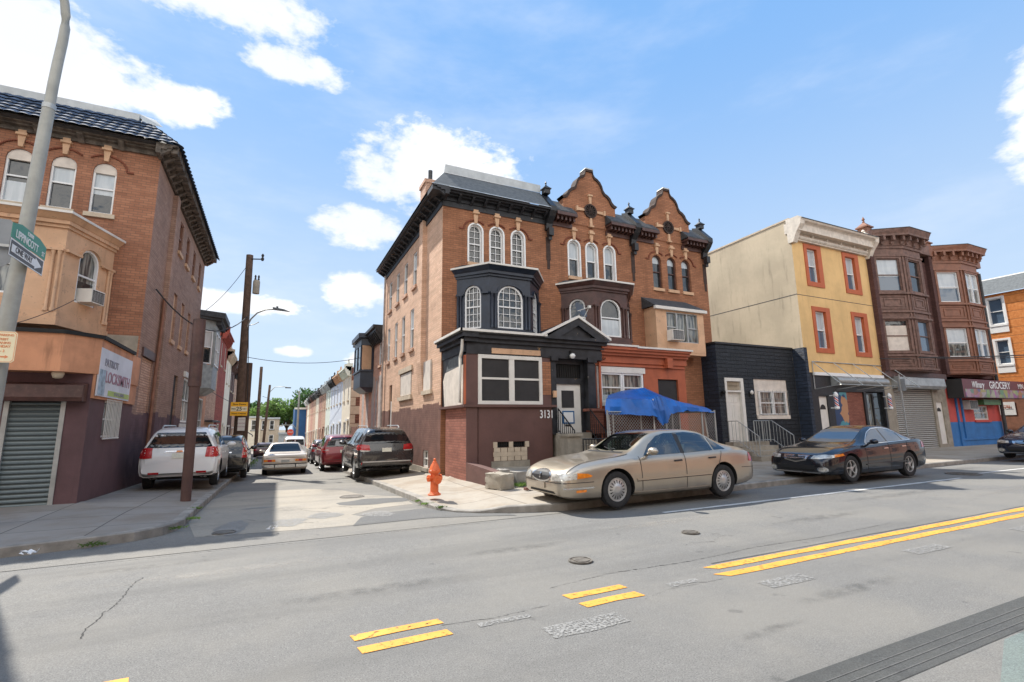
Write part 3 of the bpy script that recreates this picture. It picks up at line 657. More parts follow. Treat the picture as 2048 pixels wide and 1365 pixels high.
def row_house(x0, x1, cx, label, wins, fm, pane, gable=True, dark=False):
    t = thing('brick_row_house', label, 'row house', (cx, FY, 0), 'three joined brick row houses with bays')
    F = Ff(FY); mb = MB(); holes = [(a, b, c, d, (b-a)*.48) for a, b, c, d in wins]
    top = 9.35
    wall(mb, F, x0, x1, 0, top, holes)
    mb.quad(F(x1, 0), F(x1, 0, -9.5), F(x1, 9.3, -9.5), F(x1, 9.3)); mb.quad(F(x0, 0, -9.5), F(x1, 0, -9.5), F(x1, 9.6, -9.5), F(x0, 9.6, -9.5))
    mb.quad(F(x0, 9.6, -9.5), F(x1, 9.6, -9.5), F(x1, 9.9, -.6), F(x0, 9.9, -.6)); mb.quad(F(x1, 9.3, 0), F(x1, 9.3, -9.5), F(x1, 9.6, -9.5), F(x1, 9.9, -.6))
    w_ = mb.build('front_wall', M['brick_main'], t)
    for a, b, c, d in wins:
        window(t, F, a, b, c, d, (b-a)*.48, fm, pane[0], pane[1], 'stone_key', .05, .14, casing=(.05 if fm == 'white_clean' and not dark else None), blind=pane[2], sillw=.05)
    arch_course(t, F, [(a+b)/2 for a, b, c, d in wins], .44, wins[0][3]-.22, (wins[0][3]+.02, wins[0][3]+.36))
    if gable:
        g = MB(); pts = [(cx+u, v) for u, v in GAB]; pts = [(2*cx-u, v) for u, v in reversed(pts[1:])]+pts
        g.poly(F, [(cx-1.25, 9.35)]+pts+[(cx+1.25, 9.35)], -.28, .03)
        gb = g.build('gable', M['brick_main'], t)
        cp = MB(); out = [(cx+(u-cx)*1.07, v+.10) for u, v in pts]
        for p, q, a, b in zip(pts, pts[1:], out, out[1:]):
            P = [F(*p, .09), F(*q, .09), F(*b, .09), F(*a, .09), F(*p, -.32), F(*q, -.32), F(*b, -.32), F(*a, -.32)]
            cp.add(P, [(0, 1, 2, 3), (4, 5, 6, 7), (0, 1, 5, 4), (2, 3, 7, 6)])
        cp.build('gable_coping', M['dark_course'], gb)
        cp = MB(); cp.poly(F, [(cx-.2, 11.79), (cx+.2, 11.79), (cx+.17, 11.84), (cx-.17, 11.84)], -.3, .1)
        cp.build('gable_cap', M['flash'], gb)
        rose(gb, cx, 10.0, Ff(FY-.03))
        for s, xa, xb in ((-1, x0+.14, cx-.88), (1, cx+.72, x1-.14)):       # little pent roofs either side of the gable
            r = MB(); k0, k1 = sorted((xa, xb))
            r.poly(Fr((k0, FY, 0), (0, -1, 0), (1, 0, 0)), [(-.5, 10.32), (-.35, 10.34), (.42, 9.62), (.42, 9.5), (-.1, 9.5)], 0, k1-k0)
            ro = r.build('pent_roof', M['dark_slate'], t)
            c = MB(); c.fbox(F, k0, k1, 9.43, 9.55, -.1, .46)
            n = int((k1-k0)/.2)
            for i in range(n+1): c.fbox(F, k0+.05+(k1-k0-.18)*i/n, k0+.13+(k1-k0-.18)*i/n, 9.28, 9.43, 0, .34)
            c.fbox(F, k0, k1, 9.12, 9.28, 0, .06); c.build('pent_cornice', M['brown_paint'], ro)
        r = MB(); r.poly(F, [(x0+.1, 9.9), (x1-.1, 9.9), (x1-.1, 10.35), (x0+.1, 10.35)], -.7, -.5); r.build('parapet', M['dark_slate'], t)
    return t
W = lambda xs: [(a, a+.5, 7.2, 8.66) for a in xs]
h1 = row_house(4.8, 9.0, 6.9, 'tall corner brick row house with grey mansard roof, black cornice and boarded ground floor', [(5.75, 6.25, 7.2, 8.62), (6.57, 7.07, 7.2, 8.62), (7.42, 7.92, 7.2, 8.62)], 'white_clean', ('glass', (1, 5), None), gable=False)
h2 = row_house(9.0, 13.05, 10.92, 'middle brick row house with curved gable, brown bay and orange painted porch', W((9.85, 10.67, 11.53)), 'white_clean', ('glass', (0, 0), (.5, 1, 'glass_shade')))
h3 = row_house(13.05, 17.15, 15.0, 'end brick row house with curved gable above a tan boxed window', W((14.02, 14.84, 15.66)), 'brown_paint', ('glass', (0, 0), (.78, 1, 'glass_shade')), dark=True)
# corner house: long painted side wall
Sd = Fs(4.8); side_w = [(18.68, 19.28, 7.2, 8.62), (20.22, 20.85, 7.2, 8.62), (21.75, 22.38, 7.2, 8.62), (23.35, 24.0, 7.2, 8.62),
          (18.97, 19.57, 4.68, 6.3), (20.47, 21.07, 4.68, 6.3), (21.9, 22.47, 4.68, 6.3), (23.48, 24.05, 4.68, 6.3), (16.35, 17.33, 2.86, 3.9), (19.12, 21.1, 2.83, 3.8), (16.66, 17.33, .2, .78), (22.72, 23.3, 1.2, 3.5)]
mb = MB(); wall(mb, Sd, FY, 25.0, -.4, 9.35, side_w, .11)
mb.quad(Sd(25, -1), Sd(25, -1, -4.2), Sd(25, 9.3, -4.2), Sd(25, 9.3)); mb.build('side_wall', M['brick_side'], h1)
mb = MB(); mb.fbox(Sd, 17.28, 17.75, 3.9, 9.33, -.05, .16)
mb.add([Sd(17.28, 3.9, 0), Sd(17.75, 3.9, 0), Sd(17.75, 3.9, .16), Sd(17.28, 3.9, .16), Sd(17.45, 2.75, 0), Sd(18.1, 2.75, 0)], [(0, 1, 2, 3), (3, 2, 5, 4), (0, 3, 4), (1, 2, 5)])
mb.build('chimney_breast', M['brick_side'], h1)
for i, (a, b, c, d) in enumerate(side_w[:8]): window(h1, Sd, a, b, c, d, 0, 'white_clean', 'glass', (0, 0), 'brick_pale', .04, .09, blind=(.5, 1, 'glass_shade') if i in (0, 4) else None, sillw=.06)
mb = MB(); mb.fbox(Sd, 16.38, 17.25, 2.8, 3.88, -.02, .05); b_ = mb.build('boarded_window', M['board'], h1); b_['label'] = 'tall pale board over a side window'
mb = MB(); mb.fbox(Sd, 19.2, 20.95, 2.85, 3.75, -.03, .02); b_ = mb.build('boarded_window', M['board'], h1); b_['label'] = 'wide pale board over a side window'
for q in ((16.25, 17.45, 2.7, 2.84, -.02, .08), (19.0, 21.25, 2.66, 2.82, -.02, .08)): MB().fbox(Sd, *q).build('sill', M['stone_pale'], h1)
MB().fbox(Sd, 19.0, 21.25, 3.8, 4.0, -.02, .06).build('lintel', M['stone_pale'], h1)
mb = MB(); mb.fbox(Sd, 16.35, 17.33, 2.86, 3.9, -.11, -.08); mb.fbox(Sd, 19.12, 21.1, 2.83, 3.8, -.11, -.08); mb.build('window_backing', M['black'], h1)
window(h1, Sd, 16.66, 17.33, .2, .78, 0, 'white_trim', 'glass', (1, 0), 'concrete', .05, .1)
mb = MB(); mb.fbox(Sd, 22.72, 23.3, -.2, 2.75, -.11, -.06); d_ = mb.build('side_door', M['white_trim'], h1); MB().fbox(Sd, 22.76, 23.26, 2.8, 3.45, -.11, -.07).build('transom', M['glass'], d_)
mb = MB(); n = 7
for i in range(n): mb.tube([Sd(22.45+i*.22, .75, .75), Sd(22.45+i*.22, 1.55, .75)], .012, 5)
mb.tube([Sd(22.4, 1.55, .75), Sd(23.85, 1.55, .75)], .02, 6); mb.build('step_railing', M['iron'], h1)
mb = MB(); mb.fbox(Sd, 15.3, 25.0, -.35, .2, 0, .03); mb.build('plinth', M['concrete'], h1)
mb = MB(); mb.tube([Sd(24.6, 9.2, .1), Sd(24.65, 5, .1), Sd(24.6, .4, .1)], .05, 8); mb.build('drainpipe', M['grey_wood'], h1, 60)
# cornice (front and side), mansard, chimney
mb = MB(); cornice_run(mb, Ff(FY), 4.75, 8.85, 9.30, 9.58, .48, .5, e0=.0, bw=.09); cornice_run(mb, Sd, 14.75, 25.15, 9.30, 9.58, .48, .5, .09); mb.fbox(Ff(FY), 4.8, 8.85, 9.1, 9.3, -.02, .04); mb.fbox(Sd, 15.3, 25.0, 9.1, 9.3, -.02, .04)
mb.prism([(4.28, 14.8), (4.9, 14.8), (4.9, 15.4), (4.28, 15.4)], 9.4, 9.585)
mb.build('cornice', M['peel'], h1)
mb = MB()
P0 = [(4.26, 14.78), (8.85, 14.78), (8.85, 15.6), (4.26, 15.6)]
lo = [V((4.28, 14.8, 9.59)), V((8.86, 14.8, 9.59))]; hi = [V((4.95, 15.65, 10.55)), V((8.86, 15.65, 10.55))]
back_lo, back_hi = V((4.28, 25.15, 9.59)), V((4.6, 24.6, 9.75))
mb.quad(lo[0], lo[1], hi[1], hi[0])
mb.quad(lo[0], hi[0], V((4.95, 16.6, 10.5)), V((4.28, 16.9, 9.59)))
mb.quad(V((4.28, 16.9, 9.59)), V((4.95, 16.6, 10.5)), back_hi, back_lo)
mb.quad(hi[0], hi[1], V((8.86, 25, 10.1)), back_hi, V((4.95, 16.6, 10.5)))
mb.build('mansard', M['slate'], h1)
mb = MB(); mb.add([V((4.93, 15.6, 10.53)), V((8.86, 15.6, 10.53)), V((8.86, 15.62, 10.86)), V((4.98, 15.62, 10.86)), V((8.86, 16.1, 10.84)), V((5.0, 16.1, 10.84)), V((4.93, 16.3, 10.5))], [(0, 1, 2, 3), (3, 2, 4, 5), (0, 3, 5, 6)])
mb.add([Sd(14.8, 9.585, .53), Sd(25.15, 9.585, .53), Sd(25.15, 9.64, .48), Sd(14.8, 9.64, .48)], [(0, 1, 2, 3)])
mb.add([Ff(FY)(4.26, 9.585, .52), Ff(FY)(8.86, 9.585, .52), Ff(FY)(8.86, 9.63, .48), Ff(FY)(4.26, 9.63, .48)], [(0, 1, 2, 3)])
mb.build('roof_flashing', M['flash'], h1)
mb = MB(); mb.box(5.0, 5.55, 18.3, 19.1, 9.9, 11.45); mb.box(4.95, 5.6, 18.25, 19.15, 11.45, 11.6); ch = mb.build('chimney', M['brick_pale'], h1)
MB().tube([(5.25, 18.5, 11.5), (5.25, 18.5, 12.1)], .09, 8).build('flue', M['dark_slate'], ch)
for x, h in ((8.95, h1), (12.98, h2), (17.02, h3)):
    party_bracket(h, x); st_ = MB(); st_.fbox(Ff(FY), x-.09, x+.09, 7.7, 8.6, 0, .02); st_.fbox(Ff(FY), x-.06, x+.06, 7.35, 7.7, 0, .015); st_.build('party_strip', M['dark_course'], h); finial(h, x, 15.35, 10.38 if x < 10 else 10.3, s=.62)
bay_window(h1, 5.32, 8.5, 6.15, 7.68, 14.42, 4.4, 6.85, 'blue_black', 'glass', (3, 5), sill=.36, hws=(.3, .47, .3))
bay_window(h2, 9.45, 12.65, 10.28, 11.82, 14.42, 4.4, 6.8, 'brown_paint', 'glass', (0, 0), blinds=[None, (.0, .45, 'glass_shade'), None], sill=.36, hws=(.3, .46, .3))
# boxed window on the end house
F = Ff(14.62); mb = MB(); wall(mb, F, 13.4, 15.98, 4.4, 6.2, [(13.95, 15.64, 4.8, 6.02)], .12)
for x in (13.4, 15.98): mb.quad((x, 14.62, 4.4), (x, FY, 4.4), (x, FY, 6.2), (x, 14.62, 6.2))
mb.box(13.4, 15.98, 14.63, FY, 4.3, 4.4)
bx = mb.build('box_bay', M['stone_tan'], h3)
for k in range(3): window(bx, F, 13.95+k*.5633, 13.95+(k+1)*.5633-.0, 4.8, 6.02, 0, 'steel', 'glass_curtain', (0, 0), None, .035, .1, rail=(k != 1))
mb = MB(); mb.add([(13.3, 14.5, 6.2), (16.08, 14.5, 6.2), (15.75, FY, 6.72), (13.3, FY, 6.72)], [(0, 1, 2, 3)]); mb.add([(13.3, 14.5, 6.2), (13.3, FY, 6.72), (13.3, FY, 6.2), (16.08, 14.5, 6.2), (15.75, FY, 6.72), (16.08, FY, 6.2)], [(0, 1, 2), (3, 4, 5)])
mb.build('box_bay_roof', M['dark_slate'], bx); MB().fbox(Ff(14.5), 13.3, 16.08, 6.08, 6.2, -.1, .02).build('fascia', M['white_trim'], bx)
def ac(x, y, z, label, s=-1, F=None, w=.6, h=.42, grp=None):
    F = F or Ff(y); c = F(x, z, .1); t = thing('air_conditioner', label, 'air conditioner', c, grp)
    mb = MB(); mb.fbox(F, x-w/2, x+w/2, z, z+h, -.1, .32); b = mb.build('casing', M['white_trim'], t)
    mb = MB(); mb.fbox(F, x-w/2+.03, x+w/2-.03, z+.03, z+h-.03, .321, .326); mb.build('grille_backing', M['black_board'], t)
    mb = MB()
    for k in range(8): mb.fbox(F, x-w/2+.03, x+w/2-.03, z+.05+k*(h-.1)/8, z+.065+k*(h-.1)/8, .326, .333)
    for k in range(1, 5): mb.fbox(F, x-w/2+k*w/5-.004, x-w/2+k*w/5+.004, z+.03, z+h-.03, .333, .337)
    mb.build('grille', M['steel'], t); return t
ac(14.22, 14.62, 4.82, 'white air conditioner in the tan boxed window of the end row house')
# ground floor of the corner house: projecting enclosed porch
y0 = 13.07; F = Ff(y0); PS = Fs(4.84)
mb = MB(); mb.cur = 0
wall(mb, F, 4.84, 7.62, .1, 2.12, [(5.75, 6.72, .97, 1.13)], .12)
mb.add([F(5.2, .1, .03), F(5.2, 2.12, .03), F(5.2, 2.12, 0), F(5.2, .1, 0)], [(0, 1, 2, 3)])
low = mb.build('porch_base', M['maroon'], h1)
mb = MB(); mb.fbox(F, 4.84, 5.16, .1, 2.12, 0, .03); mb.build('corner_pier', M['maroon'], low)
mb = MB(); mb.quad(PS(y0, .05), PS(14.9, .05), PS(14.9, 2.12), PS(y0, 2.12)); mb.fbox(PS, 14.9, 15.3, .05, 2.12, -.6, -.25); mb.build('porch_base_side', M['brick_lowlit'], low)
mb = MB(); mb.fbox(F, 4.74, 7.75, 2.12, 2.19, -.1, .1); mb.fbox(PS, 13.0, 15.3, 2.12, 2.19, -.1, .1); mb.build('ledge', M['maroon'], low)
for j in range(3):
    for i in range(5):
        q_ = MB().fbox(F, 5.66+i*.215+(.0 if j % 2 else .02), 5.66+i*.215+.211, .6+j*.123, .6+j*.123+.118, 0, .035).build('white_block', M['stone_pale'], low)
for u_ in (5.66, 6.16, 6.68): MB().fbox(F, u_, u_+.12, .97, 1.13, -.02, .035).build('white_block', M['stone_pale'], low)
MB().fbox(F, 5.6, 6.82, .42, .59, -.005, .03).build('concrete_patch', M['concrete'], low)
MB().fbox(F, 5.76, 6.71, .98, 1.12, -.1, -.09).build('basement_opening', M['black'], low)
mb = MB()
for k in range(13): mb.fbox(F, 5.8+k*.07, 5.815+k*.07, .975, 1.125, -.03, -.015)
mb.fbox(F, 5.75, 6.72, 1.04, 1.05, -.035, -.02); mb.build('basement_bars', M['iron'], low)
mb = MB(); wall(mb, F, 4.84, 7.62, 2.19, 3.64, [(5.26, 7.25, 2.25, 3.6)], .1); mb.build('porch_wall', M['maroon'], h1)
mb = MB(); mb.fbox(F, 7.3, 7.61, 2.5, 3.5, .0, .012); mb.build('bare_brick_strip', M['brick_main'], h1)
mb = MB(); mb.quad(PS(y0, 2.19), PS(15.3, 2.19), PS(15.3, 4.0), PS(y0, 4.0)); mb.build('porch_side', M['black_paint'], h1)
mb = MB(); mb.poly(PS, [(13.12, 2.2), (14.95, 2.2), (15.1, 3.0), (14.9, 3.25), (13.2, 3.35)], 0, .03); mb.build('side_board', M['board'], h1)
mb = MB(); mb.poly(PS, [(13.3, 3.36), (14.85, 3.27), (14.6, 3.62), (13.35, 3.66)], 0, .02); mb.build('side_board', M['slate'], h1)
mb = MB(); mb.fbox(PS, 13.07, 13.2, 2.2, 3.6, 0, .04); mb.build('corner_post', M['orange_paint'], h1)
mb = MB(); mb.tube([PS(13.05, 4.05, .12), PS(13.1, 3.75, .12), PS(13.32, 3.55, .09), PS(13.34, 2.25, .09)], .045, 8); mb.build('drainpipe', M['white_trim'], h1, 60)
# painted-over window: white frame on black boards
mb = MB(); mb.fbox(F, 5.3, 7.21, 2.29, 3.56, -.06, -.02); mb.build('window_board', M['black_board'], h1)
mb = MB(); o = outline(5.2, 7.3, 2.2, 3.66); mb.ring(F, o, outline(5.31, 7.2, 2.3, 3.53), -.06, .03)
mb.fbox(F, 6.19, 6.36, 2.3, 3.53, -.04, .02); mb.fbox(F, 5.31, 6.19, 2.92, 2.98, -.04, .0); mb.fbox(F, 6.36, 7.2, 2.92, 2.98, -.04, .0)
mb.build('window_frame', M['white_trim'], h1)
text('3131', F, 7.42, 1.9, .34, .035, 'white_clean', h1, 'house_number', sx=.72)
# porch entablature, cap line and pediment
mb = MB(); mb.fbox(F, 4.84, 9.55, 3.64, 3.98, -.25, .03); mb.fbox(PS, 13.1, 15.3, 3.7, 3.98, -.3, .02)
mb.fbox(F, 4.76, 9.6, 3.98, 4.1, -.3, .1); mb.fbox(F, 4.66, 9.65, 4.1, 4.22, -.3, .2); mb.fbox(PS, 12.9, 15.3, 3.98, 4.1, -.3, .1); mb.fbox(PS, 12.8, 15.3, 4.1, 4.22, -.3, .2)
mb.build('porch_entablature', M['peel'], h1)
mb = MB(); mb.fbox(F, 5.62, 7.25, 3.68, 3.84, .03, .045); pl_ = mb.build('bare_timber_patch', M['stone_tan'], h1)
mb = MB(); mb.prism([(4.58, 12.78), (7.45, 12.78), (7.45, 13.6), (8.2, 14.9), (8.2, 15.3), (4.58, 15.3)], 4.22, 4.3); mb.build('porch_roof', M['dark_slate'], h1)
mb = MB(); mb.fbox(Ff(12.78), 4.55, 7.35, 4.25, 4.32, -.03, .04); mb.fbox(Fs(4.58), 12.74, 15.3, 4.25, 4.32, -.03, .04); 
ap = (8.5, 4.92); G2 = Ff(12.86)
for (u0, v0, u1, v1) in ((7.2, 4.27, ap[0], ap[1]), (ap[0], ap[1], 9.72, 4.25)): mb.poly(G2, [(u0, v0), (u1, v1), (u1, v1+.08), (u0, v0+.08)], -.04, .14)
mb.build('roof_edge', M['white_trim'], h1)
mb = MB(); mb.poly(G2, [(7.5, 4.22), (9.55, 4.22), (8.5, 4.86)], -.05, .0); mb.ring(G2, [(7.25, 4.2), (9.68, 4.2), ap], [(7.85, 4.3), (9.15, 4.3), (8.5, 4.68)], -.02, .1)
mb.add([G2(7.3, 4.28, .1), G2(8.5, 4.93, .1), (8.5, FY, 4.93), (7.3, FY, 4.28), G2(9.7, 4.28, .1), (9.7, FY, 4.28)], [(0, 1, 2, 3), (1, 4, 5, 2)])
mb.build('pediment', M['peel'], h1)
# entrance under the pediment
DF = Ff(13.3)
mb = MB(); wall(mb, DF, 7.62, 9.25, 1.3, 3.98, [(7.9, 8.86, 1.3, 2.86), (7.9, 8.86, 3.05, 3.5)], .12); mb.fbox(F, 7.62, 7.8, 1.3, 3.98, -.25, .02); mb.fbox(F, 8.98, 9.28, 1.4, 3.98, -.4, .02)
mb.fbox(F, 7.6, 7.84, 3.55, 3.7, -.2, .1); mb.fbox(F, 8.95, 9.3, 3.55, 3.7, -.2, .1); mb.build('door_surround', M['peel'], h1)
mb = MB(); mb.fbox(DF, 7.9, 8.86, 1.3, 2.86, -.1, -.05); d_ = mb.build('front_door', M['white_trim'], h1)
mb = MB(); mb.fbox(DF, 8.15, 8.6, 2.12, 2.66, -.05, -.035); mb.build('door_light', M['black_board'], d_)
mb = MB(); mb.ring(DF, outline(8.16, 8.6, 1.62, 2.02), outline(8.2, 8.56, 1.66, 1.98), -.05, -.035); mb.build('notice_frame', MC.get('x') or paint('blue_notice', srgb(36, 92, 140), .5), d_)
mb = MB(); mb.fbox(DF, 8.2, 8.56, 1.66, 1.98, -.05, -.042); mb.build('notice_paper', M['white_clean'], d_)
mb = MB(); mb.fbox(DF, 8.25, 8.47, 1.54, 1.59, -.05, -.035); mb.build('letter_slot', M['black'], d_)
mb = MB()
for z in (1.62, 1.8): mb.lathe([(.03, 0), (.035, .02), (.02, .04)], DF(7.96, z, -.05), 8, 'y')
mb.build('door_knob', M['steel'], d_, 60)
mb = MB(); mb.fbox(DF, 7.9, 8.86, 3.05, 3.5, -.11, -.09); tr = mb.build('transom', M['black'], h1)
mb = MB()
for k in range(11): mb.fbox(DF, 7.95+k*.085, 7.965+k*.085, 3.07, 3.48, -.08, -.06)
mb.build('transom_bars', M['iron'], tr)
mb = MB(); mb.fbox(F, 7.66, 7.76, 2.42, 2.62, .02, .1); mb.build('mailbox', M['stone_tan'], h1)
mb = MB(); mb.fbox(F, 9.0, 9.5, 1.3, 2.0, -.4, .05); mb.fbox(F, 8.9, 9.55, 2.0, 2.08, -.4, .1); mb.build('porch_pier', M['brick_lowlit'], h1)
t = thing('globe_lamp', 'round white globe lamp under the black pediment of the corner house', 'lamp', (8.35, 13.0, 3.85))
mb = MB(); mb.lathe([(.01, -.09), (.06, -.07), (.09, -.01), (.09, .02), (.06, .07), (.02, .085)], (8.35, 12.94, 3.72), 14); mb.build('globe', M['white_clean'], t, 60)
mb = MB(); mb.box(8.3, 8.4, 12.95, 13.03, 3.8, 3.9); mb.tube([(8.35, 12.97, 3.85), (8.35, 12.94, 3.78)], .02, 6); mb.build('bracket', M['black'], t)
# steps
def stairs(par, x0, x1, yb, yf, z0, z1, n, mat='concrete', name='steps'):
    mb = MB()
    for k in range(n): 
        ya = yb+(yf-yb)*(k)/n
        mb.box(x0, x1, yf if k == n-1 else yb+(yf-yb)*(k+1)/n, yb+.0, z0-.3 if k == n-1 else z0+(z1-z0)*(n-1-k)/n-.001, z0+(z1-z0)*(n-k)/n)
    return mb.build(name, M[mat], par)
stairs(h1, 7.75, 9.0, 13.28, 11.9, .46, 1.34, 5)
mb = MB(); mb.box(7.35, 7.75, 11.75, 12.15, .4, 1.27); mb.box(7.3, 7.8, 11.7, 12.2, 1.27, 1.34); mb.build('step_cheek', M['concrete'], h1)
def railing(par, pts, h, n, mat='iron', r=.012, name='railing', post=.02):
    mb = MB(); P = [V(p) for p in pts]; L = [0]
    for a, b in zip(P, P[1:]): L.append(L[-1]+(b-a).length)
    def at(s):
        for i in range(len(P)-1):
            if s <= L[i+1]+1e-6: return P[i].lerp(P[i+1], (s-L[i])/max(1e-6, L[i+1]-L[i]))
        return P[-1]
    for k in range(n+1):
        q = at(L[-1]*k/n); mb.tube([q, q+V((0, 0, h))], post if k in (0, n) else r, 5)
    mb.tube([p+V((0, 0, h)) for p in P], r*1.6, 6); mb.tube([p+V((0, 0, .08)) for p in P], r*1.2, 5)
    return mb.build(name, M[mat], par)
railing(h1, [(7.8, 13.0, 1.36), (7.85, 12.2, .7)], .72, 8); railing(h1, [(8.95, 13.0, 1.36), (8.95, 12.1, .6)], .72, 8)
fe = thing('iron_fence', 'low black iron fence in front of the corner house steps', 'fence', (8.2, 11.2, .45))
railing(fe, [(7.5, 11.25, .42), (9.0, 11.25, .42)], .78, 16, name='rails')
# raised front yard and broken retaining walls
yd = thing('front_yard_terrace', 'raised concrete yard with a broken edge in front of the boarded porch', 'terrace', (6.5, 12, .1))
mb = MB(); mb.prism([(5.05, 13.06), (5.05, 12.0), (5.3, 11.6), (5.35, 11.2), (7.0, 11.25), (9.2, 11.3), (13.2, 11.3), (13.2, 13.06)], .05, .42); mb.build('yard_slab', M['concrete'], yd)
mb = MB(); mb.prism([(5.33, 11.5), (5.42, 11.05), (7.6, 11.1), (7.6, 11.4)], .05, .47); mb.build('yard_kerb', M['kerbstone'], yd)
lw = MB(); lw.add([(4.84, 13.06, .1), (5.04, 13.06, .1), (5.08, 11.25, .1), (4.86, 11.2, .1), (4.84, 13.06, .6), (5.04, 13.06, .6), (5.1, 11.25, .5), (4.9, 11.2, .48)], [(0, 3, 2, 1), (4, 5, 6, 7), (0, 1, 5, 4), (1, 2, 6, 5), (2, 3, 7, 6), (3, 0, 4, 7)])
tag(lw.build('low_wall', M['maroon'], loc=(4.95, 12.2, .1)), 'low maroon painted wall running from the porch corner towards the street', 'low wall')
def rock(name, c, dims, mat, label, cat, seed, rz=0):
    bm = bmesh.new(); bmesh.ops.create_cube(bm, size=1); bmesh.ops.subdivide_edges(bm, edges=bm.edges, cuts=5, use_grid_fill=True)
    rnd = random.Random(seed)
    for v in bm.verts:
        v.co.x *= dims[0]; v.co.y *= dims[1]; v.co.z *= dims[2]
        k = min(dims)*.05; v.co += V((rnd.uniform(-k, k), rnd.uniform(-k, k), rnd.uniform(-k, k)))
        if sum(abs(a/b) > .47 for a, b in zip(v.co, dims)) >= 2: v.co *= .955
    me = bpy.data.meshes.new(name); smooth_bm(bm, 50); bm.to_mesh(me); bm.free(); me.materials.append(M[mat])
    o = bpy.data.objects.new(name, me); C.objects.link(o); o.location = c; o.rotation_euler = (0, 0, rz); ROOT[o.name] = V(c)
    return tag(o, label, cat)
rock('stone_block', (4.93, 11.0, .30), (.42, .62, .36), 'concrete', 'broken tan stone block lying at the end of the maroon low wall', 'stone block', 3, .25)
rock('stone_chunk', (5.16, 11.32, .32), (.22, .3, .44), 'kerbstone', 'upright broken stone chunk between the tan block and the yard edge', 'stone block', 5, .1)
M['oldbrick'] = paint('loose_brick', srgb(120, 84, 74), .9, var=.2, sc_=6)
for k, (x, y, a) in enumerate(((5.35, 10.35, .2), (5.55, 10.25, -.3), (5.75, 10.4, .9), (5.5, 10.5, .1), (5.9, 10.2, .5), (5.65, 10.1, -.1))):
    rock('loose_brick', (x, y, .165), (.2, .1, .06), 'oldbrick', ['leftmost loose brick on the pavement before the yard edge', 'loose brick nearest the round rusty cover', 'loose brick turned end on beside the sedan bumper', 'loose brick farthest back, close to the yard weeds', 'rightmost loose brick, nearest the sedan bumper', 'loose brick in the middle of the small heap'][k], 'brick', 20+k, a)['group'] = 'loose bricks on the pavement'
# orange painted porch of the middle house
y1 = 13.25; F = Ff(y1)
mb = MB(); wall(mb, F, 9.28, 13.35, .3, 4.0, [(9.5, 11.42, 2.2, 3.45), (12.05, 12.98, 1.3, 3.12)], .12)
mb.quad((13.35, y1, .3), (13.35, FY, .3), (13.35, FY, 4.0), (13.35, y1, 4.0)); op = mb.build('porch_wall', M['orange_paint'], h2)
mb = MB(); cornice_run(mb, F, 9.5, 13.4, 3.62, 4.14, .32, None); mb.fbox(F, 12.35, 12.6, 3.5, 3.85, 0, .22); mb.fbox(F, 9.3, 13.3, 3.5, 3.56, 0, .06)
mb.build('porch_cornice', M['orange_paint'], h2)
mb = MB(); mb.fbox(F, 9.45, 11.0, 4.14, 4.2, -.3, .36); mb.fbox(F, 10.95, 13.45, 4.11, 4.17, -.3, .37); mb.quad((9.3, y1, 4.15), (13.4, y1, 4.15), (13.4, FY, 4.3), (9.3, FY, 4.3)); mb.build('porch_roof_edge', M['white_trim'], h2)
for k in range(2): window(op, F, 9.62+k*.9, 9.62+(k+1)*.9-.02, 2.3, 3.28, 0, 'white_clean', 'glass_curtain', (0, 0), None, .06, .08, blind=(0, .22, 'glass_shade') if k == 0 else None)
mb = MB(); mb.fbox(F, 9.45, 11.48, 3.28, 3.48, -.1, .03); mb.fbox(F, 9.45, 9.62, 1.9, 3.4, -.1, .02); mb.fbox(F, 9.5, 11.45, 2.18, 2.3, -.1, .04); mb.build('window_casing', M['white_trim'], op)
mb = MB(); mb.fbox(F, 12.06, 12.97, 1.3, 3.1, -.1, -.07); mb.build('dark_door', M['black_board'], h2)
mb = MB(); mb.tube([F(9.75, 3.75, .1), F(9.52, 3.6, .1), F(9.5, 1.0, .1)], .045, 8); mb.build('drainpipe', M['orange_paint'], h2, 60)
MB().fbox(F, 9.3, 12.0, .3, 2.1, 0, .04).fbox(F, 12.0, 13.3, .3, 1.28, 0, .04).build('porch_base', M['brick_low'], h2)
# satellite dish
t = thing('satellite_dish', 'grey satellite dish on the porch roof in front of the brown bay window', 'satellite dish', (9.25, 13.75, 4.9))
mb = MB(); a, b, c = .0, 1, 0; dish = []; rings = 6; n = 20; cc = V((9.25, 13.7, 5.46)); ax = V((.3, -.9, .45)).normalized(); s1 = ax.cross(V((0, 0, 1))).normalized(); s2 = s1.cross(ax)
P = [cc-ax*.06]+[cc+s1*(.27*k/rings*cos(2*pi*j/n))+s2*(.31*k/rings*sin(2*pi*j/n))-ax*.06*(1-(k/rings)**2) for k in range(1, rings+1) for j in range(n)]
mb.add(P, [(0, 1+j, 1+(j+1) % n) for j in range(n)]+[(1+(k-1)*n+j, 1+k*n+j, 1+k*n+(j+1) % n, 1+(k-1)*n+(j+1) % n) for k in range(1, rings) for j in range(n)]); mb.build('dish', paint('dish_grey', srgb(74, 80, 88), .5), t, 60)
mb = MB(); mb.tube([cc-ax*.05, cc-ax*.15-V((0, 0, .25)), (9.1, 13.9, 4.5)], .02, 6); mb.tube([cc-s2*.3, cc+ax*.32-s2*.12], .012, 6); mb.tube([cc+s1*.25-s2*.1, cc+ax*.32-s2*.12], .01, 5); q = cc+ax*.33-s2*.12; mb.box(q.x-.04, q.x+.04, q.y-.05, q.y+.05, q.z-.04, q.z+.05); mb.build('arm', M['white_trim'], t)
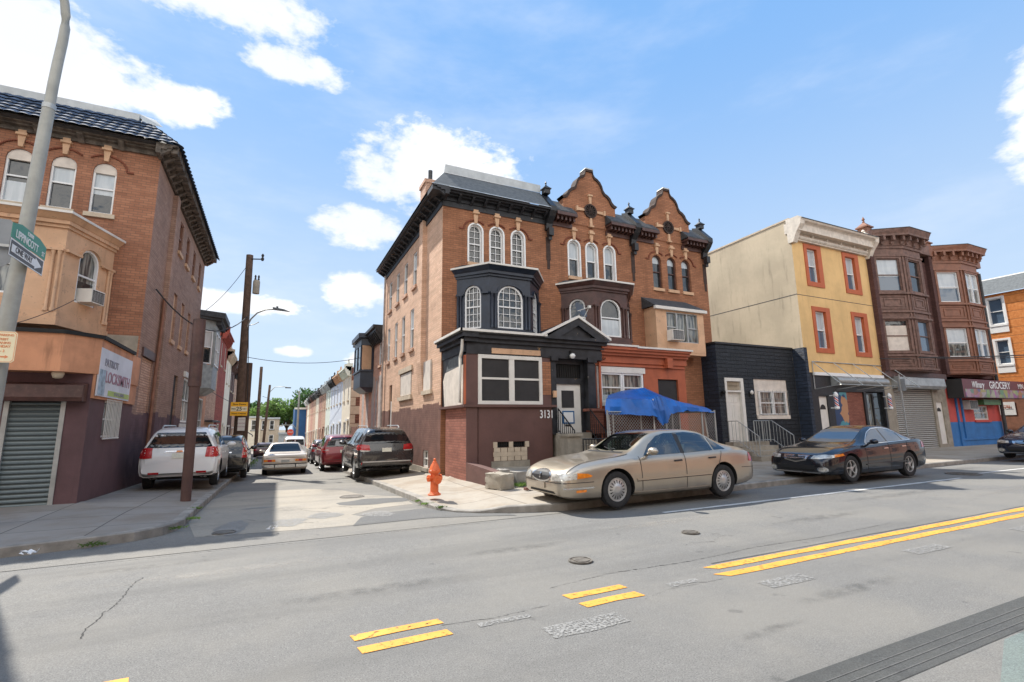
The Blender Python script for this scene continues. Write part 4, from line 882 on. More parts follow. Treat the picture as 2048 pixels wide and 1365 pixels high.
# ------------------------------------------------ black infill building, yellow building, brown pair, orange building
t = thing('black_storefront_building', 'one storey black stone faced building between the brick row and the yellow building', 'building', (18.8, 14.5, 0))
F = Ff(14.5); mb = MB(); wall(mb, F, 16.4, 21.28, 0, 4.87, [(16.75, 17.85, .78, 3.42), (18.52, 20.68, 1.75, 3.42)], .16)
mb.build('front_wall', M['ashlar'] if 'ashlar' in M else ashlar('black_ashlar', (.016, .019, .024)), t)
mb = MB(); S_ = Fs(16.4); mb.quad(S_(14.5, 0), S_(24, 0), S_(24, 4.87), S_(14.5, 4.87)); mb.quad((16.4, 14.5, 4.8), (21.28, 14.5, 4.8), (21.28, 24, 4.8), (16.4, 24, 4.8)); mb.build('side_wall', ashlar('blue_ashlar', (.018, .026, .042)), t)
mb = MB(); mb.fbox(F, 16.36, 21.28, 4.84, 4.92, -.25, .05); mb.fbox(S_, 14.46, 16.2, 4.84, 4.92, -.2, .05); mb.build('coping', M['black_paint'], t)
mb = MB(); mb.fbox(F, 16.75, 16.86, .78, 3.42, -.14, .03); mb.fbox(F, 17.68, 17.85, .78, 3.42, -.14, .03); mb.fbox(F, 16.86, 17.68, 3.28, 3.42, -.14, .03); mb.fbox(F, 16.86, 17.68, 2.83, 2.9, -.14, .02); fr = mb.build('door_frame', M['white_trim'], t)
mb = MB(); mb.fbox(F, 16.86, 17.68, .78, 2.83, -.15, -.11)
for (u, v, a, b_) in ((16.95, .95, .28, .6), (17.31, .95, .28, .6), (16.95, 1.65, .28, .65), (17.31, 1.65, .28, .65), (16.95, 2.4, .28, .3), (17.31, 2.4, .28, .3)): mb.ring(F, outline(u, u+a, v, v+b_), outline(u+.03, u+a-.03, v+.03, v+b_-.03), -.11, -.095)
dd = mb.build('front_door', M['white_trim'], t)
mb = MB()
for k in range(16): mb.tube([F(16.9+k*.05, 2.92, -.05), F(16.93+k*.05, 3.26, -.05)], .008, 4); mb.tube([F(16.93+k*.05, 2.92, -.05), F(16.9+k*.05, 3.26, -.05)], .008, 4)
mb.build('transom_grille', M['stone_pale'], t)
mb = MB(); mb.fbox(F, 18.52, 20.68, 1.75, 3.42, -.12, -.04); mb.build('window_panel', M['board'], t)
for k in range(2): window(t, F, 18.76+k*.87, 18.76+(k+1)*.87-.03, 1.88, 2.9, 0, 'white_clean', 'glass_curtain', (0, 0), None, .05, .03)
mb = MB(); mb.fbox(F, 18.55, 20.65, 1.7, 1.86, -.05, .04); mb.build('sill', M['board'], t)
mb = MB()
for k in range(9): mb.tube([F(18.6+k*.25, 1.85, .06), F(18.6+k*.25, 2.95, .06)], .006, 4)
for k in range(4): mb.tube([F(18.58, 1.9+k*.33, .062), F(20.62, 1.9+k*.33, .062)], .006, 4)
mb.build('window_guard', M['steel'], t)
for x, lb in ((16.55, 'small black wall lamp left of the white door of the black building'), (18.2, 'small white wall lamp right of the white door of the black building')):
    q = thing('wall_lamp', lb, 'lamp', F(x, 3.0, 0)); MB().fbox(F, x-.05, x+.05, 2.65, 2.85, 0, .06).build('backplate', M['black'], q); m_ = MB(); m_.lathe([(.03, -.08), (.07, -.03), (.07, .04), (.02, .09)], F(x, 2.82, .12), 10); m_.build('globe', M['white_trim' if x > 17 else 'black'], q, 50)
stairs(t, 16.5, 18.6, 14.48, 12.9, .14, .8, 4, name='steps')
def rail_s(x, ya, yb, za, zb, lab=None):
    railing(t, [(x, ya, za), (x, (ya*2+yb)/3, za), (x, yb, zb)], .85, 9, 'steel', .010, 'handrail')
rail_s(16.55, 14.3, 12.95, .78, .2); rail_s(18.55, 14.3, 12.95, .78, .2)
railing(t, [(17.6, 13.95, .78), (18.5, 13.95, .78)], .85, 6, 'steel', .010, 'handrail')
# yellow building
YF = 13.95
t = thing('yellow_building', 'three storey mustard yellow building with white cornice and orange framed windows', 'building', (24.2, YF, 0))
F = Ff(YF); wn = [(22.32, 23.08, 8.06, 9.72), (25.3, 26.1, 8.02, 9.72), (22.4, 23.2, 4.9, 6.66), (25.42, 26.2, 4.86, 6.66)]
mb = MB(); wall(mb, F, 21.3, 27.2, 3.75, 11.0, wn, .22); fwall = mb.build('front_wall', M['stucco_yellow'], t)
mb = MB(); S_ = Fs(21.3); mb.add([S_(YF, 0), S_(27, 0), S_(27, 10.7), S_(YF, 10.98)], [(0, 1, 2, 3)])
mb.add([(21.3, YF+.1, 10.9), (27.2, YF+.1, 10.9), (27.2, 27, 10.6), (21.3, 27, 10.6), (27.2, 27, 0), (21.3, 27, 0)], [(0, 1, 2, 3), (3, 2, 4, 5)]); mb.build('side_wall', M['stucco_side'], t)
mb = MB(); mb.fbox(S_, YF-.02, 26.9, 10.93, 11.0, -.3, .03) if 0 else mb.add([S_(YF, 10.96, .03), S_(27, 10.68, .03), S_(27, 10.76, .03), S_(YF, 11.04, .03), S_(YF, 10.96, -.3), S_(27, 10.68, -.3), S_(27, 10.76, -.3), S_(YF, 11.04, -.3)], [(0, 1, 2, 3), (3, 2, 6, 7), (4, 5, 6, 7), (0, 4, 7, 3)])
mb.build('parapet_coping', M['stone_pale'], t)
mb = MB(); mb.fbox(F, 21.3, 27.2, 7.325, 7.35, 0, .006); mb.fbox(S_, YF, 24, 7.34, 7.37, 0, .006); mb.build('control_joint', M['dark_slate'], t)
for a, b, c, d in wn:
    mb = MB(); mb.ring(F, outline(a-.2, b+.32, c-.22, d+.2), outline(a+.006, b-.006, c+.006, d-.006), -.2, .04); cs = mb.build('window_surround', M['rust_trim'], t)
    window(cs, F, a+.007, b-.007, c+.007, d-.007, 0, 'white_clean', 'glass_bright', (0, 0), None, .05, .17, blind=(.5, 1, 'glass_shade') if c > 8 else (.5, 1, 'glass_shade'))
mb = MB(); F2 = Ff(13.95)
mb.fbox(F2, 21.35, 27.3, 9.950, 10.072, -.05, .14); mb.fbox(F2, 21.3, 27.35, 10.072, 10.166, -.05, .2)
for k in range(74): mb.fbox(F2, 21.45+k*.079, 21.49+k*.079, 10.015, 10.072, .14, .19)
mb.fbox(F2, 21.3, 27.3, 10.166, 10.432, -.05, .1)
for k in range(6): mb.fbox(F2, 21.5+k*1.1, 21.58+k*1.1, 10.166, 10.432, .1, .22)
prof = [(.1, 10.432), (.3, 10.461), (.36, 10.526), (.5, 10.670), (.62, 10.720), (.66, 10.792), (-.1, 10.792)]
mb.poly(Fr((21.24, YF, 0), (0, -1, 0), (1, 0, 0)), prof, 0, 6.1)
for x in (21.2, 27.12): mb.poly(Fr((x, YF, 0), (0, -1, 0), (1, 0, 0)), [(-.1, 9.8), (.16, 9.8), (.24, 9.986), (.34, 10.202), (.6, 10.562), (.64, 10.850), (.5, 10.958), (-.1, 10.958)], 0, .3)
mb.build('cornice', M['cornice_white'], t)
mb = MB(); mb.fbox(F2, 21.25, 27.3, 10.795, 10.83, -.2, .68); mb.build('cornice_cap', M['dark_slate'], t)
mb = MB(); mb.taper([(26.85, 13.5), (27.35, 13.5), (27.35, 14.2), (26.85, 14.2)], 10.95, [(27.05, 13.8), (27.15, 13.8), (27.15, 13.9), (27.05, 13.9)], 11.25); mb.lathe([(.07, 0), (.1, .08), (.05, .16), (.0, .2)], (27.1, 13.85, 11.2), 8); mb.build('cornice_finial', M['cornice_white'], t, 40)
mb = MB(); mb.fbox(Fs(21.3), YF-.02, 14.5, .05, 4.87, -.2, .012); mb.build('painted_side_strip', MC['blue_ashlar'], t)
mb = MB(); mb.box(21.25, 27.2, 13.5, 14.2, 10.3, 10.79); mb.build('cornice_core', M['cornice_white'], t)
# barber shop ground floor
mb = MB(); wall(mb, F, 21.3, 27.2, .05, 3.75, [(21.98, 22.6, .15, 2.68), (23.05, 25.42, .95, 2.92), (25.6, 27.05, .15, 2.95)], .25); mb.build('shopfront_wall', M['black_paint'], t)
mb = MB(); mb.fbox(F, 21.98, 22.6, .15, 2.68, -.12, -.06); d_ = mb.build('white_door', M['white_trim'], t)
mb = MB(); n = 8; mb.poly(F, [(22.08+.2*(1-cos(pi*k/n)), 2.1+.22*sin(pi*k/n)) for k in range(n+1)], -.06, -.05); mb.build('fan_light', M['black_board'], d_)
def mural_mat():
    x, g = newmat('mural'); o, s, u, uv = coords(g); vr = g.n('TexVoronoi', {'Vector': g.n('VectorMath', {0: uv, 1: g.n('VectorMath', {0: g.n('TexNoise', {'Vector': uv, 'Scale': 2.0}).outputs[1], 3: .7}, operation='SCALE').outputs[0]}, operation='ADD').outputs[0], 'Scale': 1.5})
    s2 = g.n('SeparateXYZ', {0: vr.outputs[1]}); base = g.mix(g.m('GREATER_THAN', s2.outputs[0], .45), (.01, .04, .12), (.06, .25, .3)); base = g.mix(g.m('GREATER_THAN', s2.outputs[1], .72), base, (.45, .22, .10)); base = g.mix(g.m('GREATER_THAN', s2.outputs[2], .82), base, (.2, .4, .08))
    finish(g, base, .4); return x
mb = MB(); mb.fbox(F, 23.07, 24.15, .97, 2.9, -.1, -.06); mb.build('painted_mural', mural_mat(), t)
mb = MB(); mb.fbox(F, 24.15, 25.42, .97, 2.9, -.1, -.07); mb.build('brick_pattern_panel', M['brick_lowlit'], t)
window(t, F, 25.62, 26.3, .2, 2.9, 0, 'black_paint', 'glass_curtain', (0, 0), None, .07, .15, rail=False, name='shop_door')
mb = MB(); mb.fbox(F, 26.35, 27.03, .2, 2.9, -.2, -.14); mb.build('dark_window', M['glass'], t)
# awning frame over the shop
aw = thing('awning_frame', 'bare metal awning frame over the barber shop of the yellow building', 'awning frame', (24.2, YF, 3.5))
mb = MB(); xs_ = [21.75, 23.3, 24.8, 26.4, 27.9]
a_ = [(x, YF-.03, 4.25) for x in xs_]; b_ = [(x, 12.75, 3.12) for x in xs_]; c_ = [(x, YF-.03, 3.0) for x in xs_]
for k, x in enumerate(xs_): mb.tube([a_[k], b_[k]], .018, 6); mb.tube([b_[k], c_[k]], .018, 6)
mb.tube([a_[0], a_[-1]], .02, 6); mb.tube([b_[0], b_[-1]], .022, 6); mb.tube([c_[0], a_[0]], .018, 6); mb.build('frame_tubes', M['steel'], aw)
mb = MB(); mb.fbox(F, 21.75, 27.1, 3.62, 3.76, 0, .12); mb.build('white_batten', M['white_clean'], aw)
mb = MB(); n = 8; pr = [(.05+.32*sin(pi*k/n), 3.4-.22*cos(pi*k/n)) for k in range(n+1)]
mb.poly(Fr((23.0, YF, 0), (0, -1, 0), (1, 0, 0)), [(0, 3.18)]+pr+[(0, 3.62)], 0, 4.05); sb_ = mb.build('shutter_box', M['steel'], t, 50)
for x, lb in ((22.78, 'red white and blue barber pole beside the painted mural'), (27.0, 'red white and blue barber pole beside the silver shutter')):
    q = thing('barber_pole', lb, 'barber pole', (x, 13.68, 2.1), 'barber poles on the shopfront')
    mb = MB(); mb.lathe([(.05, 2.08), (.1, 2.12), (.1, 2.2), (.085, 2.22)], (x, 13.68, 0), 16); mb.lathe([(.085, 2.66), (.1, 2.68), (.1, 2.76), (.06, 2.84), (.02, 2.88)], (x, 13.68, 0), 16); mb.box(x-.02, x+.02, 13.7, 13.95, 2.14, 2.18); mb.box(x-.02, x+.02, 13.7, 13.95, 2.7, 2.74); mb.build('caps', M['white_clean'], q, 40)
    if 'bp' not in M:
        X_, g = newmat('barber_stripe'); o = g.n('TexCoord').outputs['Object']; s = g.n('SeparateXYZ', {0: o}); f = g.m('FRACT', g.m('ADD', g.m('MULTIPLY', s.outputs[2], 4.5), g.m('MULTIPLY', g.m('ARCTAN2', s.outputs[1], s.outputs[0]), 1/(2*pi)*2)))
        base = g.mix(g.m('GREATER_THAN', f, .3), (.55, .04, .04), (.75, .75, .75)); base = g.mix(g.m('MULTIPLY', g.m('GREATER_THAN', f, .5), g.m('LESS_THAN', f, .8)), base, (.03, .05, .22)); finish(g, base, .2, 0, None, .5); M['bp'] = X_
    MB().lathe([(.08, 2.2), (.08, 2.68)], (x, 13.68, 0), 20).build('striped_cylinder', M['bp'], q, 50)
# brown twin houses with timber bays
def brown_house(x0, x1, A, B_, C_, D, mats, label, panes, dbl, shop):
    t = thing('bay_fronted_building', label, 'building', ((x0+x1)/2, YF, 0), 'two brown buildings with timber bays')
    F = Ff(YF); mb = MB(); wall(mb, F, x0, x1, 3.7, 10.4, [(A[0]+.1, D[0]-.1, 4.6, 10.3)], .02)
    mb.quad((x1, YF, 0), (x1, 27, 0), (x1, 27, 10.9), (x1, YF, 10.9)); mb.quad((x0, YF, 10.9), (x1, YF, 10.9), (x1, 27, 10.6), (x0, 27, 10.6)); mb.quad((x0, YF, 10.9), (x0, 27, 10.6), (x0, 27, 3), (x0, YF, 3))
    mb.build('front_wall', M['brick_brown'], t)
    mb = MB(); segs = [seg(A, B_), seg(B_, C_), seg(C_, D)]; H = [[], [], []]
    for k, S in enumerate(segs):
        L = S.L; mid = L/2; hw = min(.62, L*.33) if k != 1 or not dbl else L*.4
        for (a, b) in ((5.0, 6.62), (8.15, 9.9)): H[k].append((mid-hw, mid+hw, a, b))
        wall(mb, S, 0, L, 4.05, 10.45, H[k], .08)
        for z in (6.72, 8.02): mb.fbox(S, -.02, L+.02, z-.05, z+.05, 0, .12)
        for z in (4.78, 4.1, 7.05, 10.05): mb.fbox(S, -.02, L+.02, z-.04, z+.06, 0, .08)
        for (a, b) in ((7.2, 7.9), (4.25, 4.68)):
            mb.ring(S, outline(.22, L-.22, a, b), outline(.3, L-.3, a+.07, b-.07), 0, .03); mb.ring(S, outline(.45, L-.45, a+.13, b-.13), outline(.52, L-.52, a+.2, b-.2), 0, .03)
        for u in (.05, L-.13): mb.fbox(S, u, u+.08, 4.15, 10.0, 0, .05)
        for (a, b, c, d) in H[k]: mb.ring(S, outline(a-.12, b+.12, c-.1, d+.12), outline(a, b, c, d), 0, .05)
    mb.prism([A, B_, C_, D], 4.0, 4.06)
    bay = mb.build('timber_bay', M[mats], t)
    for k, S in enumerate(segs):
        for j, (a, b, c, d) in enumerate(H[k]):
            parts = [(a, b)] if not (dbl and k == 1) else [(a, (a+b)/2-.03), ((a+b)/2+.03, b)]
            for (p, q) in parts: window(bay, S, p, q, c, d, 0, 'white_clean' if dbl else 'brown_pale', panes[(k+j) % len(panes)], (0, 0), None, .05, .08, blind=((.45, 1, 'glass_shade') if dbl or (j == 1 and k == 0) else (.0, .85, 'board') if (j == 0 and k == 0) else None))
    def gr(d, e=0): return [(A[0]-d*.6, YF), (B_[0]-d*.4, B_[1]-d), (C_[0]+d*.4, C_[1]-d), (D[0]+d*.6, YF)]
    mb = MB(); mb.prism(gr(.06), 10.45, 10.6); mb.taper(gr(.1), 10.6, gr(.14), 10.9); mb.prism(gr(.45), 11.05, 11.15); mb.taper(gr(.45), 11.15, gr(.55), 11.4)
    for k, S in enumerate(segs):
        n = max(3, int(S.L/.42))
        for i in range(n): u = .15+(S.L-.3)*i/(n-1); mb.fbox(S, u-.06, u+.06, 10.8, 11.05, 0, .38); mb.fbox(S, u-.06, u+.06, 10.65, 10.8, 0, .2)
    mb.fbox(F, x0, A[0], 10.75, 11.3, -.1, .3); mb.fbox(F, D[0], x1, 10.75, 11.3, -.1, .3); mb.prism(gr(.1), 10.9, 11.05)
    mb.build('cornice', M['brown_warm' if dbl else 'brown_pale'], t)
    mb = MB(); mb.prism(gr(.57), 11.4, 11.43); mb.build('cornice_cap', M['dark_slate'], t)
    mb = MB(); mb.fbox(F, x0, x0+.32, 4.0, 11.2, 0, .22); mb.build('party_pier', M['brick_brown'], t)
    f_ = finial(t, x0+.25, 13.95, 11.2, 'brown_warm', s=1.15)
    return t, bay
tb, bay1 = brown_house(27.2, 33.0, (27.5, YF), (29.2, 13.2), (30.85, 13.2), (31.5, YF), 'brown_pale', 'weathered dark brown three storey building with a peeling timber bay above a silver shutter', ['glass', 'glass_bright'], False, 0)
tg, bay2 = brown_house(33.0, 38.9, (33.4, YF), (35.2, 13.2), (37.0, 13.2), (37.6, YF), 'brown_warm', 'brown three storey corner building with a painted bay above the red and blue grocery', ['glass_curtain', 'glass_bright'], True, 1)
mb = MB(); mb.tube([(38.75, 13.75, 10.4), (38.75, 13.8, 4.0), (38.8, 13.8, .3)], .09, 8); mb.build('drainpipe', M['dark_slate'], tg, 60)
mb = MB(); wall(mb, F, 27.2, 33.0, .05, 3.7, [(28.0, 31.6, .13, 3.2), (31.85, 32.5, .3, 2.5)], .2); mb.build('shopfront_wall', M['concrete'], tb)
mb = MB(); mb.fbox(F, 28.0, 31.6, .13, 3.2, -.1, -.05); mb.build('roller_shutter', M['silver_shutter'], tb)
mb = MB(); mb.poly(Fr((27.9, YF, 0), (0, -1, 0), (1, 0, 0)), [(0, 3.15), (.35, 3.15), (.42, 3.3), (.38, 3.7), (0, 3.8)], 0, 4.3); mb.build('shutter_housing', M['steel'], tb)
mb = MB(); mb.fbox(F, 31.85, 32.5, .3, 2.5, -.12, -.06); d_ = mb.build('white_door', M['white_trim'], tb)
mb = MB(); mb.poly(F, [(31.95+.2*(1-cos(pi*k/8)), 2.0+.2*sin(pi*k/8)) for k in range(9)], -.06, -.05); mb.build('fan_light', M['black_board'], d_)
mb = MB(); mb.fbox(F, 27.2, 33.0, 3.7, 4.0, -.1, .15); mb.build('shop_cornice', M['brown_paint'], tb)
# grocery
M['red_paint'] = paint('red_wall_paint', srgb(186, 74, 66), .7, var=.12, sc_=1.5, streak=.2); M['blue_paint'] = paint('blue_wall_paint', srgb(46, 108, 168), .65, var=.15, sc_=1.5, streak=.15)
mb = MB(); wall(mb, F, 33.0, 38.9, 1.42, 3.9, [(34.7, 35.75, 2.1, 2.66), (35.75, 37.4, 1.52, 2.3)], .2); mb.build('upper_shop_wall', M['red_paint'], tg)
mb = MB(); mb.fbox(F, 33.0, 38.9, .05, 1.42, -.1, .0); mb.fbox(F, 33.9, 38.5, .42, .52, 0, .05); mb.fbox(F, 33.8, 33.95, .1, 3, 0, .06); mb.fbox(F, 34.35, 34.5, .42, 3, 0, .06); mb.build('lower_shop_wall', M['blue_paint'], tg)
mb = MB(); mb.quad((38.9, YF, .05), (38.9, 27, .05), (38.9, 27, 3.9), (38.9, YF, 3.9)); mb.build('side_shop_wall', M['brick_brown'], tg)
window(tg, F, 35.75, 37.4, 1.52, 2.3, 0, 'white_trim', 'glass_curtain', (0, 0), 'red_paint', .07, .1)
ac(35.1, YF, 2.1, 'black cased air conditioner in the red grocery wall', F=F, w=.9, h=.5)
gs = thing('green_shutter_box', 'green shutter box above the grocery window', 'shutter box', (37.0, YF, 2.3)); MB().fbox(F, 36.2, 38.2, 2.36, 2.66, 0, .35).build('box', paint('green_paint', srgb(84, 128, 84), .5), gs)
aw = thing('grocery_awning', 'dark red awning lettered Wilmary GROCERY under the right brown bay', 'awning', (36, 13.6, 3))
mb = MB(); mb.box(33.1, 41.3, 13.2, 13.9, 2.72, 3.72); mb.build('awning_box', paint('maroon_awning', srgb(96, 30, 38), .45), aw)
mb = MB(); mb.box(33.08, 33.1, 13.2, 13.9, 2.7, 3.73); mb.build('awning_end', M['black_board'], aw)
AF = Ff(13.2); text('Wilmary', AF, 34.75, 3.42, .5, .01, 'white_clean', aw, sx=.78, shear=.3); text('GROCERY', AF, 37.3, 3.42, .56, .01, 'white_clean', aw, sx=.98); text('MIN', AF, 39.9, 3.42, .4, .01, 'white_clean', aw)
X_, g = newmat('food_print'); o = g.n('TexCoord').outputs['Object']; vr = g.n('TexVoronoi', {'Vector': o, 'Scale': 3.0}); base = g.mix(.75, vr.outputs[1], (.16, .13, .10)); finish(g, base, .5)
mb = MB(); mb.fbox(AF, 33.3, 41.2, 2.74, 3.18, .0, .012); mb.build('picture_strip', X_, aw)
# orange building across the lane
t = thing('orange_building', 'bright orange clapboard building at the far right beyond the lane', 'building', (42, 13.6, 0)); S_ = Fs(42.0)
x, g = newmat('orange_clapboard'); o, s, u, uv = coords(g); f = g.m('FRACT', g.m('DIVIDE', s.outputs[2], .52)); k = g.ramp(f, 0.0, .07)
base = g.mix(k, (.05, .02, .01), g.mix(g.ramp(g.noise(uv, 6, 6, .75), .35, .65), srgb(206, 122, 58), srgb(228, 150, 84))); finish(g, base, .75, 0, f, 0, .5, 1, .05); M['clap'] = x
hs_ = [(14.0, 14.75, 7.6, 9.3), (14.05, 14.7, 5.0, 6.55)]
mb = MB(); wall(mb, S_, 12.2, 30, 2.9, 9.6, hs_, .15); mb.quad((42, 12.2, 2.9), (60, 12.2, 2.9), (60, 12.2, 9.6), (42, 12.2, 9.6)); mb.build('upper_wall', M['clap'], t)
mb = MB(); mb.quad(S_(12.2, 0), S_(30, 0), S_(30, 2.9), S_(12.2, 2.9)); mb.quad((42, 12.2, 0), (60, 12.2, 0), (60, 12.2, 2.9), (42, 12.2, 2.9)); mb.build('lower_wall', M['brown_warm'], t)
for (a, b, c, d) in hs_:
    window(t, S_, a, b, c, d, 0, 'white_clean', 'glass_bright', (0, 0), 'white_clean', .06, .1, casing=.12); MB().fbox(S_, a-.1, b+.1, c-.55, c-.08, 0, .04).build('apron_panel', M['white_clean'], t)
mb = MB(); mb.add([S_(12.0, 9.6, .25), S_(30, 9.6, .25), S_(30, 10.75, -.7), S_(12.0, 10.75, -.7), (60, 12.0, 10.75), (60, 12, 9.6)], [(0, 1, 2, 3), (0, 3, 4, 5)]); mb.build('mansard_roof', M['slate'], t); mb = MB(); mb.add([S_(12.0, 10.75, -.68), S_(30, 10.75, -.68), S_(30, 10.83, -.7), S_(12.0, 10.83, -.7)], [(0, 1, 2, 3)]); mb.build('roof_trim', M['white_trim'], t)
q = thing('shop_banner', 'white banner reading XCEL on the side wall beside the grocery', 'banner', (41.95, 14.8, 2)); mb = MB(); mb.fbox(S_, 14.3, 15.25, 1.78, 2.6, .01, .03); mb.build('cloth', M['white_clean'], q)
RF = Fr((41.96, 0, 0), (0, -1, 0), (-1, 0, 0)); text('XCEL', RF, -14.75, 2.3, .26, .02, 'rust_trim', q, sx=.9); text('215 425 8500', RF, -14.75, 1.9, .11, .02, 'black', q) if 0 else None
# ------------------------------------------------ left corner building
LY = 17.0
t = thing('left_corner_building', 'three storey brick corner building with blue tiled roof and tan bay on the left', 'building', (-4, LY, 0))
F = Ff(LY); lw = [(-5.15, -4.6, 7.74, 9.3), (-6.08, -5.52, 7.74, 9.3), (-7.03, -6.46, 7.74, 9.3), (-10.3, -9.7, 7.74, 9.3), (-11.4, -10.8, 7.74, 9.3)]
mb = MB(); wall(mb, F, -14, -3.6, 3.3, 10.0, [(*q, .26) for q in lw], .18); mb.build('front_wall', M['brick_left'], t)
for i_, (a, b, c, d) in enumerate(lw):
    w_ = window(t, F, a, b, c, d, .26, 'white_clean', 'glass', (0, 0), 'stone_pale', .05, .12, blind=((.38, .82, 'glass_shade'), (.5, .82, 'glass_shade'), (.0, .4, 'glass_shade'))[i_ % 3])
    MB().poly(F, outline(a+.02, b-.02, d-.32, d-.02, .24), -.11, -.04).build('fan_panel', M['board'], w_)
arch_course(t, F, [-6.75, -5.8, -4.87], .5, 9.12, (9.34, 9.66)); mb = MB(); mb.fbox(F, -4.5, -3.64, 3.45, 4.25, 0, .012); mb.build('render_patch', M['concrete'], t)
S_ = Fs(-3.6, 1); sw = [(20.95, 21.65, 8.15, 9.32), (22.55, 23.25, 8.15, 9.3), (24.3, 24.95, 8.15, 9.3), (26.1, 26.7, 8.15, 9.3), (21.1, 21.75, 4.85, 6.6), (22.8, 23.4, 4.87, 6.6), (24.45, 25.05, 4.9, 6.55), (26.3, 26.85, 4.9, 6.5), (22.7, 23.6, .1, 3.7), (25.0, 27.1, 1.9, 3.8), (17.5, 18.9, 2.12, 3.75)]
mb = MB(); wall(mb, S_, LY, 27.8, -.6, 9.65, sw, .12); mb.quad((-3.6, 27.8, -1), (-14, 27.8, -1), (-14, 27.8, 9.7), (-3.6, 27.8, 9.7)); mb.quad((-14, LY, -1), (-14, 27.8, -1), (-14, 27.8, 9.7), (-14, LY, 9.7)); mb.quad((-14, LY, 9.7), (-3.6, LY, 9.7), (-3.6, 27.8, 9.7), (-14, 27.8, 9.7)); mb.build('side_wall', M['brick_leftside'], t)
for i, (a, b, c, d) in enumerate(sw[:8]):
    if i < 4: window(t, S_, a, b, c, d, 0, 'brown_warm', 'glass', (0, 0), 'stone_key', .05, .1, sillw=.05)
    else: mb = MB(); mb.fbox(S_, a, b, c, d, -.12, -.07); mb.fbox(S_, a-.04, b+.04, c-.14, c, -.05, .06); mb.build('blocked_window', M['stone_tan'], t)
mb = MB(); mb.fbox(S_, 17.5, 18.9, 2.12, 3.75, -.08, -.04); mb.build('brick_infill', M['brick_pale'], t); mb = MB(); mb.fbox(S_, 17.35, 19.05, 3.75, 4.0, -.05, .05); mb.build('lintel', M['brown_paint'], t)
mb = MB(); mb.fbox(S_, 22.7, 23.6, .1, 3.7, -.12, -.08); mb.build('side_door', M['black_board'], t)
window(t, S_, 25.0, 27.1, 1.9, 3.8, 0, 'white_clean', 'glass', (1, 0), None, .08, .08); MB().fbox(S_, 24.8, 27.3, 1.3, 1.85, -.01, .03).build('white_panel', M['white_trim'], t); MB().fbox(S_, 24.75, 27.35, 3.82, 4.05, -.02, .08).build('white_lintel', M['white_trim'], t)
mb = MB(); mb.fbox(S_, 19.3, 19.75, .0, 9.6, -.05, .14); mb.build('pilaster', M['brick_leftside'], t)
mb = MB(); mb.tube([S_(19.15, 5.9, .08), S_(19.2, 5.2, .08), S_(19.0, 3.2, .08), S_(18.95, .3, .08)], .05, 8); mb.build('drainpipe', M['brown_warm'], t, 60)
mb = MB(); cornice_run(mb, F, -14, -3.5, 9.78, 10.05, .45, .9, .14); cornice_run(mb, S_, 16.5, 28.0, 9.7, 10.02, .45, .5, .14); rnd = random.Random(2)
for k in range(60): u = 16.6+k*.19; mb.fbox(S_, u, u+rnd.uniform(.05, .22), 9.9-rnd.uniform(0, .1), 10.06+rnd.uniform(0, .08), .3, .48)
mb.build('cornice', M['old_wood'], t)
def tiles(F, u0, u1, z0, z1, d0, d1, u1t=None, u0t=None):
    mb = MB(); u1t = u1 if u1t is None else u1t; u0t = u0 if u0t is None else u0t; nu = int((u1-u0)/.0325); rows = 6; P = []; fs = []
    for r in range(rows):
        for e in (0, 1):
            k = (r+e)/rows; z = z0+(z1-z0)*k; d = d0+(d1-d0)*k+(.06 if e == 0 else .0)
            for i in range(nu+1):
                u = min(max(u0+(u1-u0)*i/nu, u0+(u0t-u0)*k), u1+(u1t-u1)*k)
                P.append(F(u, z, d+.055*abs(sin(pi*(u-u0)/.26))**.7))
    for r in range(rows*2-1):
        for i in range(nu): a = r*(nu+1)+i; fs.append((a, a+1, a+nu+2, a+nu+1))
    mb.add(P, fs); return mb
MB().taper([(-14, 16.5), (-3.12, 16.5), (-3.12, 28), (-14, 28)], 9.98, [(-14, 17.45), (-4.15, 17.45), (-4.15, 28), (-14, 28)], 11.02).build('roof_deck', M['dark_slate'], t)
tiles(F, -14, -3.10, 10.04, 11.05, .53, -.40, -4.12).build('tile_roof', M['tile'], t, 40)
tiles(Fr((-3.6, 0, 0), (0, 1, 0), (1, 0, 0)), 16.47, 28, 10.04, 11.05, .51, -.5, None, 17.4).build('tile_roof', M['tile'], t, 40)
mb = MB(); mb.fbox(F, -14, -4.35, 11.0, 11.3, -.6, -.42); mb.add([F(-4.35, 11.3, -.42), F(-3.95, 11.25, -.5), F(-3.7, 10.95, -.3), F(-4.2, 10.92, -.25)], [(0, 1, 2, 3)])
mb.quad((-14, 17.5, 11.2), (-4.1, 17.5, 11.2), (-4.1, 28, 10.75), (-14, 28, 10.75)); mb.quad((-4.1, 17.5, 11.2), (-3.65, 17.3, 10.7), (-3.6, 28, 10.6), (-4.1, 28, 10.75)); mb.build('roof_flashing', M['flash'], t)
bay_window(t, -8.2, -4.42, -7.55, -4.98, 15.35, 4.15, 6.98, 'stone_tan', 'glass_curtain', (0, 0), wy=LY, hws=(.36, .62, .36), sill=.72, asp=.95, blinds=[None, None, (.0, .4, 'glass')])
BF = seg((-4.98, 15.35), (-4.42, LY)); ac(.86, 0, 4.9, 'white air conditioner in the tan bay window of the left building', F=BF, w=.48, h=.36)
